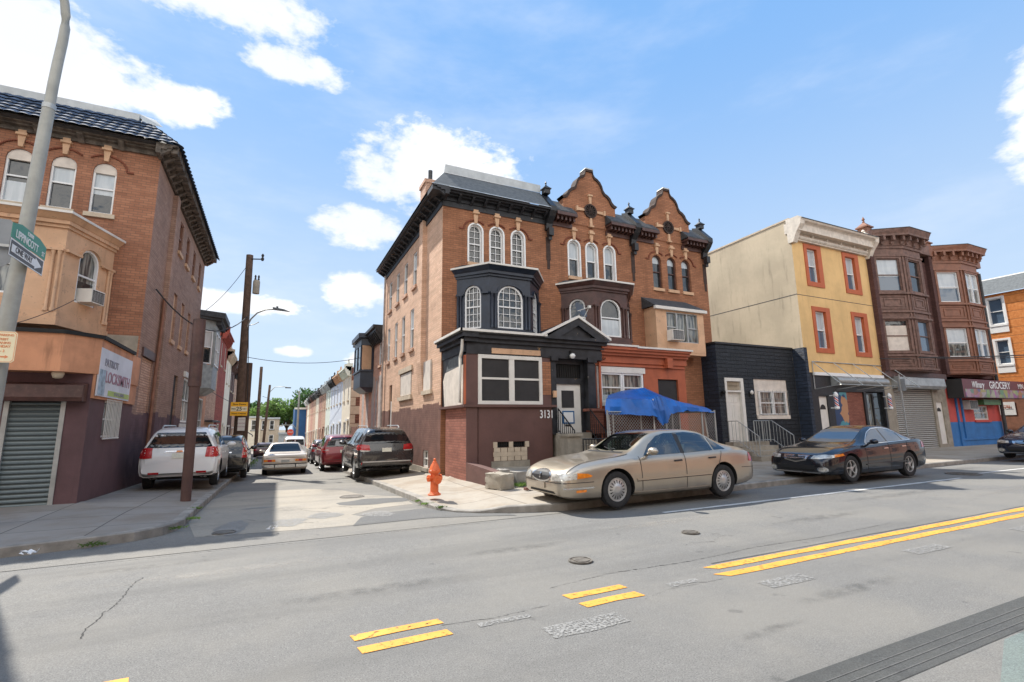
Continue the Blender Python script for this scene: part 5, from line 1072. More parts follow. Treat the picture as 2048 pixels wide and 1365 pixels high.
# shop extension
F = Ff(13.45); S2 = Fs(-3.6, 1)
mb = MB(); wall(mb, F, -14, -3.6, -.05, 2.9, [(-4.95, -3.98, .1, 2.25)], .1); wall(mb, S2, 13.45, LY, -.3, 2.45, [(14.5, 15.7, 1.45, 2.3)], .12); mb.build('shop_wall', M['purple'], t)
mb = MB(); mb.fbox(F, -4.87, -4.06, .12, 2.2, -.1, -.04); mb.build('roller_shutter', M['grey_shutter'], t)
mb = MB(); mb.fbox(F, -4.95, -4.87, .12, 2.25, -.08, .02); mb.fbox(F, -4.06, -3.98, .12, 2.25, -.08, .02); mb.build('shutter_rails', M['steel'], t)
mb = MB(); mb.poly(Fr((-5.05, 13.45, 0), (0, -1, 0), (1, 0, 0)), [(0, 2.22), (.28, 2.22), (.32, 2.3), (.3, 2.55), (0, 2.62)], 0, 1.4); mb.build('shutter_housing', M['brown_paint'], t)
mb = MB(); mb.prism([(-14, 12.98), (-4.02, 12.98), (-3.52, 13.5), (-3.52, 17.0), (-14, 17.0)], 2.82, 3.6); mb.build('stucco_band', M['stucco_orange'], t)
mb = MB(); mb.fbox(S2, 13.46, 16.99, 2.3, 2.85, 0, .05); mb.build('stucco_strip', M['stucco_orange'], t)
mb = MB(); mb.prism([(-14, 12.93), (-4.0, 12.93), (-3.47, 13.5), (-3.47, 16.2), (-14, 16.2)], 3.6, 3.68); mb.build('tar_edge', M['black'], t)
window(t, S2, 14.5, 15.7, 1.45, 2.3, 0, 'white_trim', 'glass', (0, 0), None, .04, .1)
mb = MB()
for k in range(11): mb.tube([S2(14.5+k*.12, 1.4, .05), S2(14.5+k*.12, 2.34, .05)], .012, 5)
for z in (1.42, 2.32): mb.tube([S2(14.45, z, .05), S2(15.75, z, .05)], .014, 5)
mb.build('window_bars', M['white_trim'], t)
q = thing('ceiling_lamp', 'dirty white lamp under the orange stucco band above the shutter', 'lamp', (-4.1, 13.2, 2.8)); mb = MB(); mb.lathe([(.1, 2.82), (.11, 2.78), (.08, 2.7), (.03, 2.68)], (-4.1, 13.18, 0), 12); mb.build('shade', M['stone_pale'], q, 50)
q = thing('shop_sign', 'faded white PATRIOT LOCKSMITH sign on the left building side', 'sign', (-3.5, 14.9, 2.9))
mb = MB(); mb.fbox(S2, 13.5, 16.15, 2.36, 3.42, .06, .085); mb.build('panel', paint('faded_sign', srgb(206, 208, 214), .6, var=.1, sc_=1.5, streak=.2), q)
M['sign_ink'] = paint('faded_ink', srgb(140, 138, 148), .7); M['sign_red'] = paint('faded_red_ink', srgb(168, 128, 140), .7); M['sign_green'] = paint('faded_green', srgb(170, 186, 110), .7)
LF = Fr((-3.514, 0, 0), (0, 1, 0), (1, 0, 0)); text('PATRIOT', LF, 14.35, 3.12, .24, .005, 'sign_ink', q, sx=1.1); text('LOCKSMITH', LF, 15.0, 2.8, .36, .006, 'sign_red', q, sx=1.05)
mb = MB(); mb.fbox(LF, 14.3, 16.1, 2.4, 2.52, .0, .006); mb.build('green_band', M['sign_green'], q); text('24 HOUR SERVICE', LF, 15.2, 2.46, .11, .008, 'sign_ink', q)
mb = MB(); mb.fbox(LF, 13.56, 14.0, 2.38, 2.95, .0, .005); mb.build('blue_picture', paint('faded_blue_print', srgb(150, 168, 180), .6, var=.4, sc_=6), q)
# ------------------------------------------------ houses along the side street
def side_house(x, s, u0, u1, zt, wallm, trim, label, group, corn='black_paint', door_u=None, h0=None, parts=True, depth=9, wins=2, bayw=False, end=None):
    F = Fs(x, s); um = (u0+u1)/2; g0 = gz(u0)-.2; base = gz(um)+.14
    t = thing('terraced_house', label, 'house', (x, um, base), group)
    L = u1-u0; zf = base+.5; H = []; up = []
    f1 = zt-.75; w_ = .5
    for k in range(wins): c = u0+L*(k+.5)/wins if wins > 1 else um; up.append((c-w_/2-.08, c+w_/2+.08, zt-2.35, zt-.75))
    gw = (u0+L*.42, u0+L*.42+1.5, base+1.0, base+2.7); dr = (u0+L*.1, u0+L*.1+.85, base+.45, base+2.75)
    H = up+[gw, dr]
    mb = MB(); wall(mb, F, u0, u1, g0, zt, H, .14)
    for u in (u0, u1): mb.quad(F(u, g0), F(u, g0, -depth), F(u, zt-.3, -depth), F(u, zt))
    mb.quad(F(u0, zt, 0), F(u1, zt, 0), F(u1, zt-.3, -depth), F(u0, zt-.3, -depth)); mb.quad(F(u0, g0, -depth), F(u1, g0, -depth), F(u1, zt-.3, -depth), F(u0, zt-.3, -depth))
    mb.build('wall', M[wallm], t)
    for (a, b, c, d) in up: window(t, F, a, b, c, d, 0, trim, 'glass_curtain', (0, 0), 'stone_pale', .06, .1, sillw=.05, blind=(.5, 1, 'glass_shade') if random.random() < .5 else None)
    window(t, F, *gw, 0, trim, 'glass', (1, 0), 'stone_pale', .07, .1, sillw=.08)
    d_ = MB().fbox(F, *dr, -.13, -.08).build('door', M[random.choice(['white_trim', 'brown_paint', 'maroon', 'black_board'])], t)
    MB().fbox(F, dr[0]-.1, dr[1]+.1, dr[3]+.02, dr[3]+.16, 0, .12).build('door_hood', M[trim], t)
    MB().fbox(F, dr[0]-.15, dr[1]+.15, g0, base+.44, 0, .7).fbox(F, dr[0]-.15, dr[1]+.15, g0, base+.22, .7, 1.0).build('doorstep', M['concrete'], t)
    mb = MB(); cornice_run(mb, F, u0+.02, u1-.02, zt-.55, zt+.05, .42, .5, .1)
    mb.poly(Fr(F(u0+.02, 0), F(0, 0, 1)-F(0, 0, 0), F(1, 0)-F(0, 0)), [(-.1, zt-.7), (.3, zt-.6), (.5, zt-.1), (.5, zt+.2), (-.1, zt+.3)], 0, .16)
    mb.build('cornice', M[corn], t)
    q = F(u0+.1, zt+.2, .2); MB().lathe([(.1, 0), (.12, .1), (.05, .18), (.08, .28), (.0, .42)], (q.x, q.y, q.z), 8).build('finial', M[corn], t, 50)
    return t
GR = 'terraced houses on the right side of the side street'
M['pale_blue'] = paint('pale_blue_paint', srgb(206, 214, 226), .7, var=.06, sc_=2, streak=.15); M['cream'] = paint('cream_paint', srgb(226, 216, 196), .7, var=.08, sc_=2, streak=.2); M['tan_brick'] = brick('tan_brick', srgb(196, 160, 136), srgb(208, 174, 150), srgb(170, 140, 124), stain=.2); M['pink_brick'] = brick('pinkish_brick', srgb(186, 140, 122), srgb(198, 152, 134), srgb(160, 124, 112), stain=.2)
M['pale_green'] = paint('pale_green_paint', srgb(214, 222, 210), .7, var=.06, sc_=2)
rows = [('cream', 'white_clean', 'pale_green', 'cream white terraced house with a bare brick end wall, first of the right row'), ('pale_blue', 'white_clean', 'stone_tan', 'pale blue white terraced house with a tan boarded cornice, second of the right row'), ('pale_blue', 'white_trim', 'black_paint', 'pale blue terraced house with black cornice, third of the right row'), ('pale_green', 'white_trim', 'flash', 'pale grey green terraced house, fourth of the right row'),
        ('tan_brick', 'brown_warm', 'flash', 'tan brick terraced house with grey cornice, fifth of the right row'), ('pink_brick', 'white_trim', 'black_paint', 'pinkish brick terraced house with black cornice, sixth of the right row'), ('cream', 'white_trim', 'slate', 'cream terraced house halfway down the right row'), ('tan_brick', 'white_trim', 'dark_slate', 'tan brick terraced house, eighth of the right row'),
        ('pink_brick', 'white_trim', 'brown_paint', 'pink brick terraced house with brown cornice, ninth of the right row'), ('tan_brick', 'white_clean', 'black_paint', 'tan brick terraced house with black cornice, tenth of the right row'), ('cream', 'white_trim', 'flash', 'cream terraced house with pale cornice near the far end of the right row'), ('pink_brick', 'white_trim', 'white_trim', 'last pinkish terraced house of the right row')]
for i, (wm, tr, co_, lb) in enumerate(rows):
    u0 = 37.4+i*4.75; side_house(4.9, -1, u0, u0+4.75, 5.95-.01*i, wm, tr, lb, GR, co_)
t = thing('brick_end_wall', 'mottled brown brick gable wall closing the right row of terraced houses', 'wall', (8, 37.3, -.7)); mb = MB(); mb.box(4.92, 15, 37.2, 37.38, -1.2, 5.9); mb.build('brickwork', M['brick_far'], t); mb = MB()
for k in range(9): mb.box(4.9, 5.25+(k % 2)*.3, 37.17, 37.2, -.6+k*.62, -.02+k*.62)
mb.build('quoins', M['stone_pale'], t); MB().box(5.6, 15, 37.1, 37.4, 5.9, 6.1).build('coping', M['dark_slate'], t)
tag(MB().box(5.0, 5.3, 33.0, 37.0, -1, 1.6).build('yard_wall', M['brick_far'], loc=(5.1, 35, -1)), 'low mottled yard wall before the right row of terraced houses', 'wall')
# two storey house behind the corner building with a black oriel
F = Fs(4.8); t = thing('oriel_house', 'two storey pale brick house behind the corner building with a black oriel', 'house', (4.8, 28.5, -.4))
H = [(25.55, 26.25, 4.75, 6.0), (25.3, 25.9, .6, 4.2), (26.3, 26.75, 1.3, 4.0), (27.2, 28.0, 1.4, 4.3), (29.0, 29.8, 1.4, 4.3), (30.6, 31.3, 1.4, 4.3)]
mb = MB(); wall(mb, F, 25.0, 32.2, -.9, 6.6, H, .12)
for u in (25.02, 32.2): mb.quad(F(u, -1), F(u, -1, -9), F(u, 6.6, -9), F(u, 6.6))
mb.quad(F(25, 6.6), F(32.2, 6.6), F(32.2, 6.4, -9), F(25, 6.4, -9)); mb.build('wall', M['brick_side2'] if 'brick_side2' in M else brick('pale_rear_brick', srgb(206, 160, 136), srgb(218, 172, 146), srgb(176, 140, 122), stain=.15, lows=(srgb(126, 92, 88), 1.2, .1)), t)
window(t, F, *H[0], 0, 'white_clean', 'glass', (0, 0), 'brick_pale', .05, .1)
for h in H[1:]: mb = MB(); mb.fbox(F, *h, -.1, .0 if h[0] > 27 else .03); b_ = mb.build('boarded_opening', M['grey_wood'], t); MB().fbox(F, h[0]-.06, h[1]+.06, h[2]-.14, h[2]-.01, 0, .06).build('sill', M['stone_pale'], t)
mb = MB(); cornice_run(mb, F, 25.05, 32.3, 6.0, 6.75, .55, .4); mb.build('cornice', M['black_paint'], t)
mb = MB(); A, B_, C_, D = (27.7, 4.8), (28.0, 4.15), (30.3, 4.15), (30.6, 4.8)
P = [(4.8, 27.7), (4.12, 27.9), (4.12, 30.4), (4.8, 30.6)]
mb.prism(P, 3.75, 4.7); mb.prism(P, 6.1, 6.5); big = [(4.8, 27.5), (3.95, 27.75), (3.95, 30.55), (4.8, 30.8)]; mb.prism(big, 6.5, 6.75); mb.prism([(4.8, 27.62), (4.05, 27.84), (4.05, 30.46), (4.8, 30.68)], 4.62, 4.72); mb.taper([(4.8, 28), (4.5, 28.1), (4.5, 30.2), (4.8, 30.3)], 3.5, P, 3.76)
for (x, y) in ((4.16, 27.94), (4.16, 29.1), (4.16, 30.3), (4.74, 27.76)): mb.box(x-.06, x+.06, y-.06, y+.06, 4.7, 6.1)
o_ = mb.build('oriel', M['blue_black'], t)
S_ = seg((4.12, 27.9), (4.8, 27.7)); q = Fs(4.12)
MB().fbox(q, 28.0, 29.05, 4.75, 6.08, -.06, -.02).fbox(q, 29.15, 30.25, 4.75, 6.08, -.06, -.02).build('pane', M['glass'], o_); MB().box(4.18, 4.7, 27.86, 27.9, 4.75, 6.08).build('side_pane', M['stone_tan'], o_)
# left side of the side street
GL = 'houses on the left side of the side street'
F = Fs(-3.6, 1); t = thing('grey_bay_house', 'two storey tan house with a grey timber bay on the left of the side street', 'house', (-3.6, 30, -.5), GL)
mb = MB(); wall(mb, F, 27.8, 33.0, -1, 7.3, [(28.3, 29.1, .3, 3.2), (30.2, 31.8, .9, 3.2)], .1); mb.quad(F(33, -1), F(33, -1, -9), F(33, 7.3, -9), F(33, 7.3)); mb.quad(F(27.8, 7.3), F(33, 7.3), F(33, 7.2, -9), F(27.8, 7.2, -9)); mb.build('wall', M['stucco_orange'], t)
MB().fbox(F, 28.3, 29.1, .3, 3.2, -.1, -.05).build('door', M['brown_paint'], t); window(t, F, 30.2, 31.8, .9, 3.2, 0, 'white_trim', 'glass', (1, 0), 'stone_pale', .06, .08)
P = [(-3.6, 28.0), (-2.95, 28.5), (-2.95, 30.6), (-3.6, 31.1)]
mb = MB(); mb.prism(P, 3.6, 4.75); mb.prism(P, 6.5, 7.0); mb.taper([(-3.6, 28.4), (-3.35, 28.8), (-3.35, 30.3), (-3.6, 30.7)], 3.3, P, 3.62)
for (x, y) in P[1:3]: mb.box(x-.08, x+.04, y-.08, y+.08, 4.7, 6.6)
mb.prism([(-3.6, 27.95), (-3.5, 28.1), (-3.5, 31), (-3.6, 31.05)], 4.7, 6.6)
bb = mb.build('timber_bay', paint('grey_bay_paint', srgb(150, 156, 156), .7, var=.2, sc_=5, dirt=.3), t)
S1 = seg((-3.6, 28.0), (-2.95, 28.5)); S1 = Fr((-3.6, 28.0, 0), ((.65/.82), .5/.82, 0), (.5/.82, -.65/.82, 0))
window(bb, S1, .15, .68, 4.8, 6.45, 0, 'white_clean', 'glass', (0, 0), None, .05, .03, blind=(.5, 1, 'glass_shade')); q = Fr((-2.95, 0, 0), (0, 1, 0), (1, 0, 0)); window(bb, q, 28.65, 29.5, 4.8, 6.45, 0, 'white_clean', 'glass', (0, 0), None, .05, .03); window(bb, q, 29.6, 30.45, 4.8, 6.45, 0, 'white_clean', 'glass', (0, 0), None, .05, .03)
mb = MB(); mb.prism([(-3.6, 27.8), (-2.7, 28.3), (-2.7, 30.8), (-3.6, 31.4)], 7.0, 7.12); mb.prism([(-3.6, 27.75), (-2.55, 28.2), (-2.55, 30.9), (-3.6, 31.5)], 7.12, 7.4)
for k in range(8): mb.box(-2.95, -2.72, 28.4+k*.3, 28.5+k*.3, 6.8, 7.02)
mb.build('cornice', M['dark_slate'], t)
t = thing('beige_block_house', 'blank beige stone side house between the grey bay house and the red brick house', 'house', (-3.6, 35, -.6), GL)
mb = MB(); mb.box(-12, -3.6, 33.0, 38, -1.2, 7.7); mb.build('wall', M['brick_pale'], t); mb = MB(); mb.box(-3.6, -3.2, 33.2, 37.6, 2.0, 2.1); mb.build('door_hood', M['dark_slate'], t)
MB().box(-3.62, -3.57, 34, 34.9, -.5, 1.7).build('door', M['brown_paint'], t)
for i, (u0, u1, zt, wm, tr, co_, lb) in enumerate(((38, 43.5, 8.3, 'brick_red', 'white_trim', 'brick_red', 'tall red brick house on the left of the side street beyond the beige wall'), (43.5, 48.2, 7.5, 'cream', 'white_trim', 'stone_pale', 'cream painted house with grey cornice beyond the red brick house'), (48.2, 53, 7.2, 'brick_brown', 'white_trim', 'brown_paint', 'brown brick house halfway down the left side of the side street'),
        (53, 58, 6.9, 'tan_brick', 'white_trim', 'dark_slate', 'tan house with dark cornice on the left side of the side street'), (58, 63, 6.5, 'brick_red', 'brown_warm', 'brown_paint', 'dark red house behind the two far utility poles'), (63, 68, 6.2, 'pink_brick', 'white_trim', 'dark_slate', 'pinkish house with a dark awning far down the left side'), (68, 74, 6.0, 'cream', 'white_trim', 'white_trim', 'cream house near the far end of the left side'))):
    side_house(-3.6, 1, u0, u1, zt, wm, tr, lb, GL, co_)
mb = MB(); mb.add([(-3.6, 64, 1.7), (-3.6, 67.5, 1.7), (-2.2, 67.5, .8), (-2.2, 64, .8), (-2.2, 67.5, .6), (-2.2, 64, .6)], [(0, 1, 2, 3), (3, 2, 4, 5)]); tag(mb.build('door_awning', M['black_board'], loc=(-3, 66, 1)), 'dark slanted door awning far down the left side of the side street', 'awning')
# far end of the street
GF = 'houses closing the far end of the side street'
def far_house(x0, x1, y, zt, wm, wins, label, dep=8, roof='flash', gab=False):
    F = Ff(y); t = thing('far_house', label, 'house', ((x0+x1)/2, y, -2.6), GF)
    mb = MB(); wall(mb, F, x0, x1, -3.2, zt, wins, .12)
    for x in (x0, x1): mb.quad((x, y, -3.2), (x, y+dep, -3.2), (x, y+dep, zt), (x, y, zt))
    mb.quad((x0, y, zt), (x1, y, zt), (x1, y+dep, zt), (x0, y+dep, zt)); mb.build('wall', M[wm], t)
    for h in wins: window(t, F, *h, 0, 'white_clean', 'glass', (0, 0), 'dark_slate', .09, .1, sillw=.1)
    MB().fbox(F, x0-.1, x1+.1, zt-.25, zt+.05, -.1, .3).build('cornice', M[roof], t); return t
far_house(-9, -2.1, 98, 3.6, 'cream', [(-3.6, -2.6, 1.2, 3.0)], 'cream two storey house at the far left end of the street')
far_house(-2.1, .85, 97, 3.35, 'stone_pale', [(-.7, .05, 1.3, 2.9), (-.7, .05, -1.0, .4), (-1.95, -1.3, 1.3, 2.9)], 'pale grey two storey house with two stacked windows at the far end')
t = far_house(.85, 3.2, 96, .7, 'flash', [], 'low grey lean-to garage at the far end beside the grey house')
M['blue_house'] = paint('deep_blue_paint', srgb(38, 84, 132), .7, var=.12, sc_=1)
far_house(3.1, 6.2, 92, 4.9, 'blue_house', [(4.9, 5.5, 2.0, 3.6), (4.9, 5.5, -.9, .6)], 'deep blue two storey house with white trim at the far end', roof='white_trim')
far_house(6.2, 16, 96, 4.2, 'tan_brick', [], 'tan house behind the blue house at the far end')
far_house(-30, -9, 99, 4.0, 'pink_brick', [], 'long pinkish building hidden far left beyond the side street')
t = thing('yard_building', 'brown rear building behind the left row', 'building', (-16, 45, 0)) if 0 else None
# ------------------------------------------------ trees
def leaf_mat(name, c):
    x, g = newmat(name); o = g.n('TexCoord').outputs['Object']; n = g.ramp(g.noise(o, .9, 3), .35, .65)
    base = g.mix(n, tuple(k*.6 for k in c), tuple(k*1.5 for k in c)); p = g.n('BsdfPrincipled', {'Base Color': base, 'Roughness': .6}); tr = g.n('BsdfTranslucent', {'Color': base}); mx = g.n('MixShader', {0: .35, 1: p.outputs[0], 2: tr.outputs[0]}); g.n('OutputMaterial', {0: mx.outputs[0]}); return x
M['leafA'] = leaf_mat('leaf_bright', (.13, .22, .05)); M['leafB'] = leaf_mat('leaf_dark', (.055, .12, .035))
def tree(x, y, z, h, r, mat, label, seed, n=3600, ls=.28):
    rnd = random.Random(seed); t = thing('leafy_tree', label, 'tree', (x, y, z), 'trees beyond the far houses')
    mb = MB(); mb.tube([(x, y, z), (x+.1, y, z+h*.3), (x, y+.1, z+h*.55)], .35, 8, .16)
    cl = []
    for k in range(16):
        a = rnd.uniform(0, 2*pi); e = rnd.uniform(-.2, 1.0); rr = r*rnd.uniform(.35, .85)
        c = V((x+rr*cos(a), y+rr*sin(a), z+h*.62+h*.30*e)); cl.append((c, r*rnd.uniform(.25, .48)))
        if k < 8: mb.tube([(x, y, z+h*.4), c.lerp(V((x, y, z+h*.5)), .5)+V((0, 0, .2)), c], .12, 5, .03)
    mb.build('trunk', M['bark'], t); mb = MB()
    for k in range(n):
        c, cr = rnd.choice(cl); d = V((rnd.gauss(0, 1), rnd.gauss(0, 1), rnd.gauss(0, .8))).normalized()*cr*rnd.uniform(.55, 1.08)
        p = c+d; a = V((rnd.gauss(0, 1), rnd.gauss(0, 1), rnd.gauss(0, 1))).normalized(); b = a.cross(V((rnd.gauss(0, 1), rnd.gauss(0, 1), rnd.gauss(0, 1)))).normalized(); s = ls*rnd.uniform(.6, 1.3)
        mb.quad(p-a*s, p+b*s*.6, p+a*s, p-b*s*.6)
    mb.build('crown', M[mat], t); return t
tree(-1.8, 108, -2.8, 9.6, 3.4, 'leafA', 'bright green tree above the pale grey far house', 1); tree(2.4, 114, -2.8, 10.2, 3.8, 'leafA', 'light green tree between the grey and blue far houses', 2)
tree(7.0, 106, -2.8, 11.6, 4.0, 'leafB', 'large dark green tree behind the blue far house', 3); tree(-5.5, 116, -2.8, 10, 3.6, 'leafB', 'dark green tree far left behind the utility poles', 4); tree(12.5, 114, -2.8, 10.8, 4.2, 'leafB', 'dark green tree rising over the end of the right row', 5)
tree(.6, 120, -2.8, 9.5, 3.5, 'leafB', 'low dark tree in the gap between the far trees', 6)
# ------------------------------------------------ poles, lamps, wires, signs
def pole(x, y, h, r, label, mat='bark', lean=(0, 0), grp='wooden utility poles', z=None):
    z = gz(y)-.05 if z is None else z; t = thing('utility_pole', label, 'utility pole', (x, y, z), grp); mb = MB(); mb.tube([(x, y, z), (x+lean[0], y+lean[1], z+h)], r, 14, r*.78); mb.build('shaft', M[mat], t, 50); return t
p1 = pole(-1.45, 26.2, 10.5, .20, 'tall wooden utility pole with transformer and street lamp arm beside the black SUV', lean=(-.12, 0))
mb = MB(); mb.lathe([(.02, 8.0), (.15, 8.02), (.155, 8.6), (.13, 8.68), (.02, 8.7)], (-1.18, 26.0, 0), 16); tr = mb.build('transformer', M['sign_back'] if 0 else M['concrete'], p1, 40)
mb = MB()
for dx in (-.06, .08): mb.lathe([(.03, 8.68), (.05, 8.75), (.03, 8.8), (.05, 8.87), (.02, 8.95)], (-1.18+dx, 26.0, 0), 8)
mb.build('bushings', M['black_board'], tr, 50)
mb = MB(); mb.tube([(-1.55, 26.1, 9.75), (-1.0, 26.0, 9.78)], .03, 6); mb.lathe([(.05, 9.7), (.08, 9.8), (.04, 9.88), (.07, 9.98), (.02, 10.06)], (-1.0, 26.0, 0), 8); mb.build('insulator_arm', M['black_board'], p1)
L1 = thing('street_lamp', 'street lamp on a curved arm fixed to the tall wooden utility pole', 'street lamp', (-1.4, 26.1, 6.6))
mb = MB(); mb.tube([(-1.45, 26.1, 6.35), (-1.3, 26.0, 6.75), (-1.05, 25.9, 7.05), (-.7, 25.8, 7.22), (-.3, 25.75, 7.28)], .035, 8); mb.tube([(-1.4, 26.1, 6.45), (-1.15, 26, 6.5), (-.95, 25.9, 6.62)], .02, 6); mb.build('arm', M['steel'], L1, 60)
mb = MB(); mb.add([(-.4, 25.65, 7.25), (.35, 25.68, 7.2), (.42, 25.75, 7.19), (.35, 25.82, 7.2), (-.4, 25.85, 7.25), (-.4, 25.68, 7.36), (.1, 25.7, 7.3), (.1, 25.8, 7.3), (-.4, 25.82, 7.36)], [(0, 1, 2, 3, 4), (0, 1, 6, 5), (3, 4, 8, 7), (5, 6, 7, 8), (1, 2, 3, 7, 6), (0, 5, 8, 4)]); mb.lathe([(.05, 7.34), (.05, 7.42)], (-.2, 25.75, 0), 8); mb.build('lamp_head', M['slate'], L1)
pole(-1.28, 27.6, 5.4, .17, 'short dark wooden pole stub standing right behind the tall utility pole')
pole(-1.62, 60, 9.7, .19, 'wooden utility pole with a white painted foot down the left kerb', grp='wooden utility poles'); mb = MB(); mb.tube([(-1.62, 60, gz(60)), (-1.62, 60, gz(60)+1.0)], .2, 12); 
fp = [o for o in bpy.data.objects if o.name.startswith('utility_pole')][-1]; mb.build('white_foot', M['white_trim'], fp, 50)
p4 = pole(-1.15, 72, 9.0, .18, 'farther wooden utility pole with a lamp arm down the left kerb', lean=(.35, 0)); p5 = pole(2.9, 74, 8.6, .15, 'slim grey utility pole at the far right kerb', 'lamp_grey', z=-2)
for (P, px, pz_) in ((p4, -.8, 6.2), (p5, 2.9, 1.2)):
    q = thing('street_lamp', 'small street lamp on the farther left utility pole' if P is p4 else 'pale curved street lamp on the slim grey pole at the far end', 'street lamp', (px, 72, pz_))
    s = 1 if P is p4 else -1; mb = MB(); mb.tube([(px, 72, pz_), (px+s*.6, 71.8, pz_+.7), (px+s*1.7, 71.6, pz_+.75), (px+s*2.2, 71.5, pz_+.65)], .05, 6); mb.build('arm', M['lamp_grey'], q, 60); mb = MB(); mb.box(px+s*2.2-.35, px+s*2.2+.35, 71.4, 71.6, pz_+.55, pz_+.68); mb.build('lamp_head', M['dark_slate' if s > 0 else 'white_trim'], q)
pb = thing('brown_pole', 'thick brown painted timber post standing on the left pavement before the white SUV', 'post', (-1.72, 13.6, 0)); mb = MB(); mb.tube([(-1.70, 13.6, -.0), (-1.76, 13.6, 4.15)], .105, 16, .115); mb.build('shaft', M['pole_paint'], pb, 50)
mb = MB(); mb.tube([(-1.74, 13.6, 2.6), (-1.76, 13.6, 4.2)], .135, 16); mb.build('upper_sleeve', M['brown_paint'], pb, 50)
lp = thing('lamp_post', 'pale grey steel street lamp post leaning over the signs at the left edge', 'lamp post', (-4.249, 11.039, .14))
mb = MB(); mb.tube([(-4.249, 11.039, 0.14), (-4.214, 11.039, 2.783), (-4.155, 11.039, 4.801), (-4.101, 11.039, 7.531)], .14, 20, .092); mb.build('lower_shaft', M['lamp_grey'], lp, 60)
mb = MB(); mb.tube([(-4.101, 11.039, 7.531), (-4.093, 11.039, 8.006), (-4.077, 11.039, 8.481), (-4.057, 11.039, 8.896), (-4.048, 11.027, 9.193), (-4.06, 11.003, 9.43), (-4.089, 10.968, 9.668), (-4.143, 10.885, 9.905), (-4.226, 10.683, 10.261), (-4.297, 10.327, 10.677), (-4.392, 9.377, 11.211), (-4.451, 8.309, 11.448)], .083, 16, .06); mb.build('curved_mast', M['lamp_grey'], lp, 60)
mb = MB(); mb.tube([(-4.102, 11.039, 7.46), (-4.101, 11.039, 7.555)], .10, 20); mb.build('collar', M['steel'], lp, 60); mb = MB(); mb.box(-4.629, -4.273, 7.359, 8.309, 11.353, 11.508); mb.build('lamp_head', M['steel'], lp)
M['sign_green2'] = paint('street_sign_green', (.01, .22, .13), .4, var=.05); M['sign_black'] = paint('sign_black', srgb(58, 50, 46), .4, var=.05); M['sign_grey'] = paint('sign_back_grey', srgb(132, 136, 140), .5, .3, var=.1); M['sign_cream'] = paint('sign_cream', srgb(236, 224, 188), .5, var=.05); M['sign_orange'] = paint('sign_orange_ink', srgb(222, 138, 92), .5)

# ------------------------------------------------ the row across the main road, behind the camera (seen in panes and car paint)
for k, (x0, x1, h, wm, lb) in enumerate(((-34, -22, 9.5, 'brick_red', 'red brick house across the main road, farthest left'), (-22, -12, 8.2, 'cream', 'cream house across the main road behind the left'), (-12, -2.5, 9.8, 'brick_left', 'orange brick house across the main road'), (-2.5, 6, 7.2, 'stone_pale', 'pale stone house right behind the viewer'), (6, 15, 9.6, 'brick_brown', 'dark brown house across the main road'), (15, 26, 8.4, 'tan_brick', 'tan brick house across the main road to the right'), (26, 38, 9.8, 'brick_red', 'red brick house across the main road, farthest right'), (38, 56, 8.0, 'pink_brick', 'long pinkish house across the main road, far right'))):
    t = thing('opposite_house', lb, 'house', ((x0+x1)/2, -6, 0), 'houses across the main road'); F = Fr((0, -6.0, 0), (1, 0, 0), (0, 1, 0)); mb = MB(); n = int((x1-x0)/3); H = []
    for i in range(n):
        c = x0+(x1-x0)*(i+.5)/n
        for z in ((.9, 2.9), (4.0, 5.8), (6.6, 8.0))[:3 if h > 9 else 2]: H.append((c-.55, c+.55, *z))
    wall(mb, F, x0, x1, -.1, h, H, .2); mb.quad((x0, -6, h), (x1, -6, h), (x1, -16, h), (x0, -16, h)); mb.build('wall', M[wm], t)
    for q in H: MB().fbox(F, *q, -.2, -.14).build('window', M['glass'], t)
    mb = MB(); cornice_run(mb, F, x0, x1, h-.6, h, .4, None); mb.build('cornice', M['dark_slate' if k % 2 else 'white_trim'], t)
struct(MB().box(-34, 56, -6.2, -1.6, -.05, .12).build('pavement', M['pave_dirty']))
RX = Fr((-3.965, 0, 0), (0, 1, 0), (1, 0, 0))
q = thing('street_name_sign', 'green LIPPINCOTT ST street name sign on the grey lamp post', 'street sign', (-3.965, 10.754, 4.801))
mb = MB(); mb.poly(RX, [(10.113, 4.682), (11.395, 4.682), (11.395, 4.92), (11.098, 4.991), (10.41, 4.991), (10.113, 4.92)], 0, .006); mb.build('plate', M['sign_green2'], q)
text('LIPPINCOTT', RX, 10.659, 4.783, .184, .008, 'white_clean', q, sx=.82); text('ST', RX, 11.288, 4.76, .12, .008, 'white_clean', q, sx=.8); text('E2000', RX, 10.742, 4.92, .09, .008, 'white_clean', q)
mb = MB(); mb.tube([(-4, 10.683, 4.504), (-4, 10.683, 4.92)], .018, 6); mb.build('clamp', M['steel'], q)
q = thing('one_way_sign', 'black and white ONE WAY arrow sign below the green street name sign', 'one way sign', (-3.965, 10.742, 4.54))
mb = MB(); mb.fbox(RX, 10.113, 11.371, 4.386, 4.665, 0, .006); mb.build('plate', M['sign_black'], q); mb = MB(); mb.ring(RX, outline(10.113, 11.371, 4.386, 4.665), outline(10.131, 11.354, 4.404, 4.647), .005, .008); mb.build('border', M['white_clean'], q)
mb = MB(); mb.poly(RX, [(10.184, 4.463), (11.039, 4.463), (11.039, 4.427), (11.3, 4.525), (11.039, 4.623), (11.039, 4.588), (10.184, 4.588)], .006, .009); mb.build('arrow', M['white_clean'], q); text('ONE WAY', RX, 10.612, 4.525, .137, .011, 'sign_black', q, sx=.95)
q = thing('parking_sign', 'small cream no parking street cleaning sign on the grey lamp post', 'parking sign', (-4.155, 10.825, 3.021)); F = Ff(10.825)
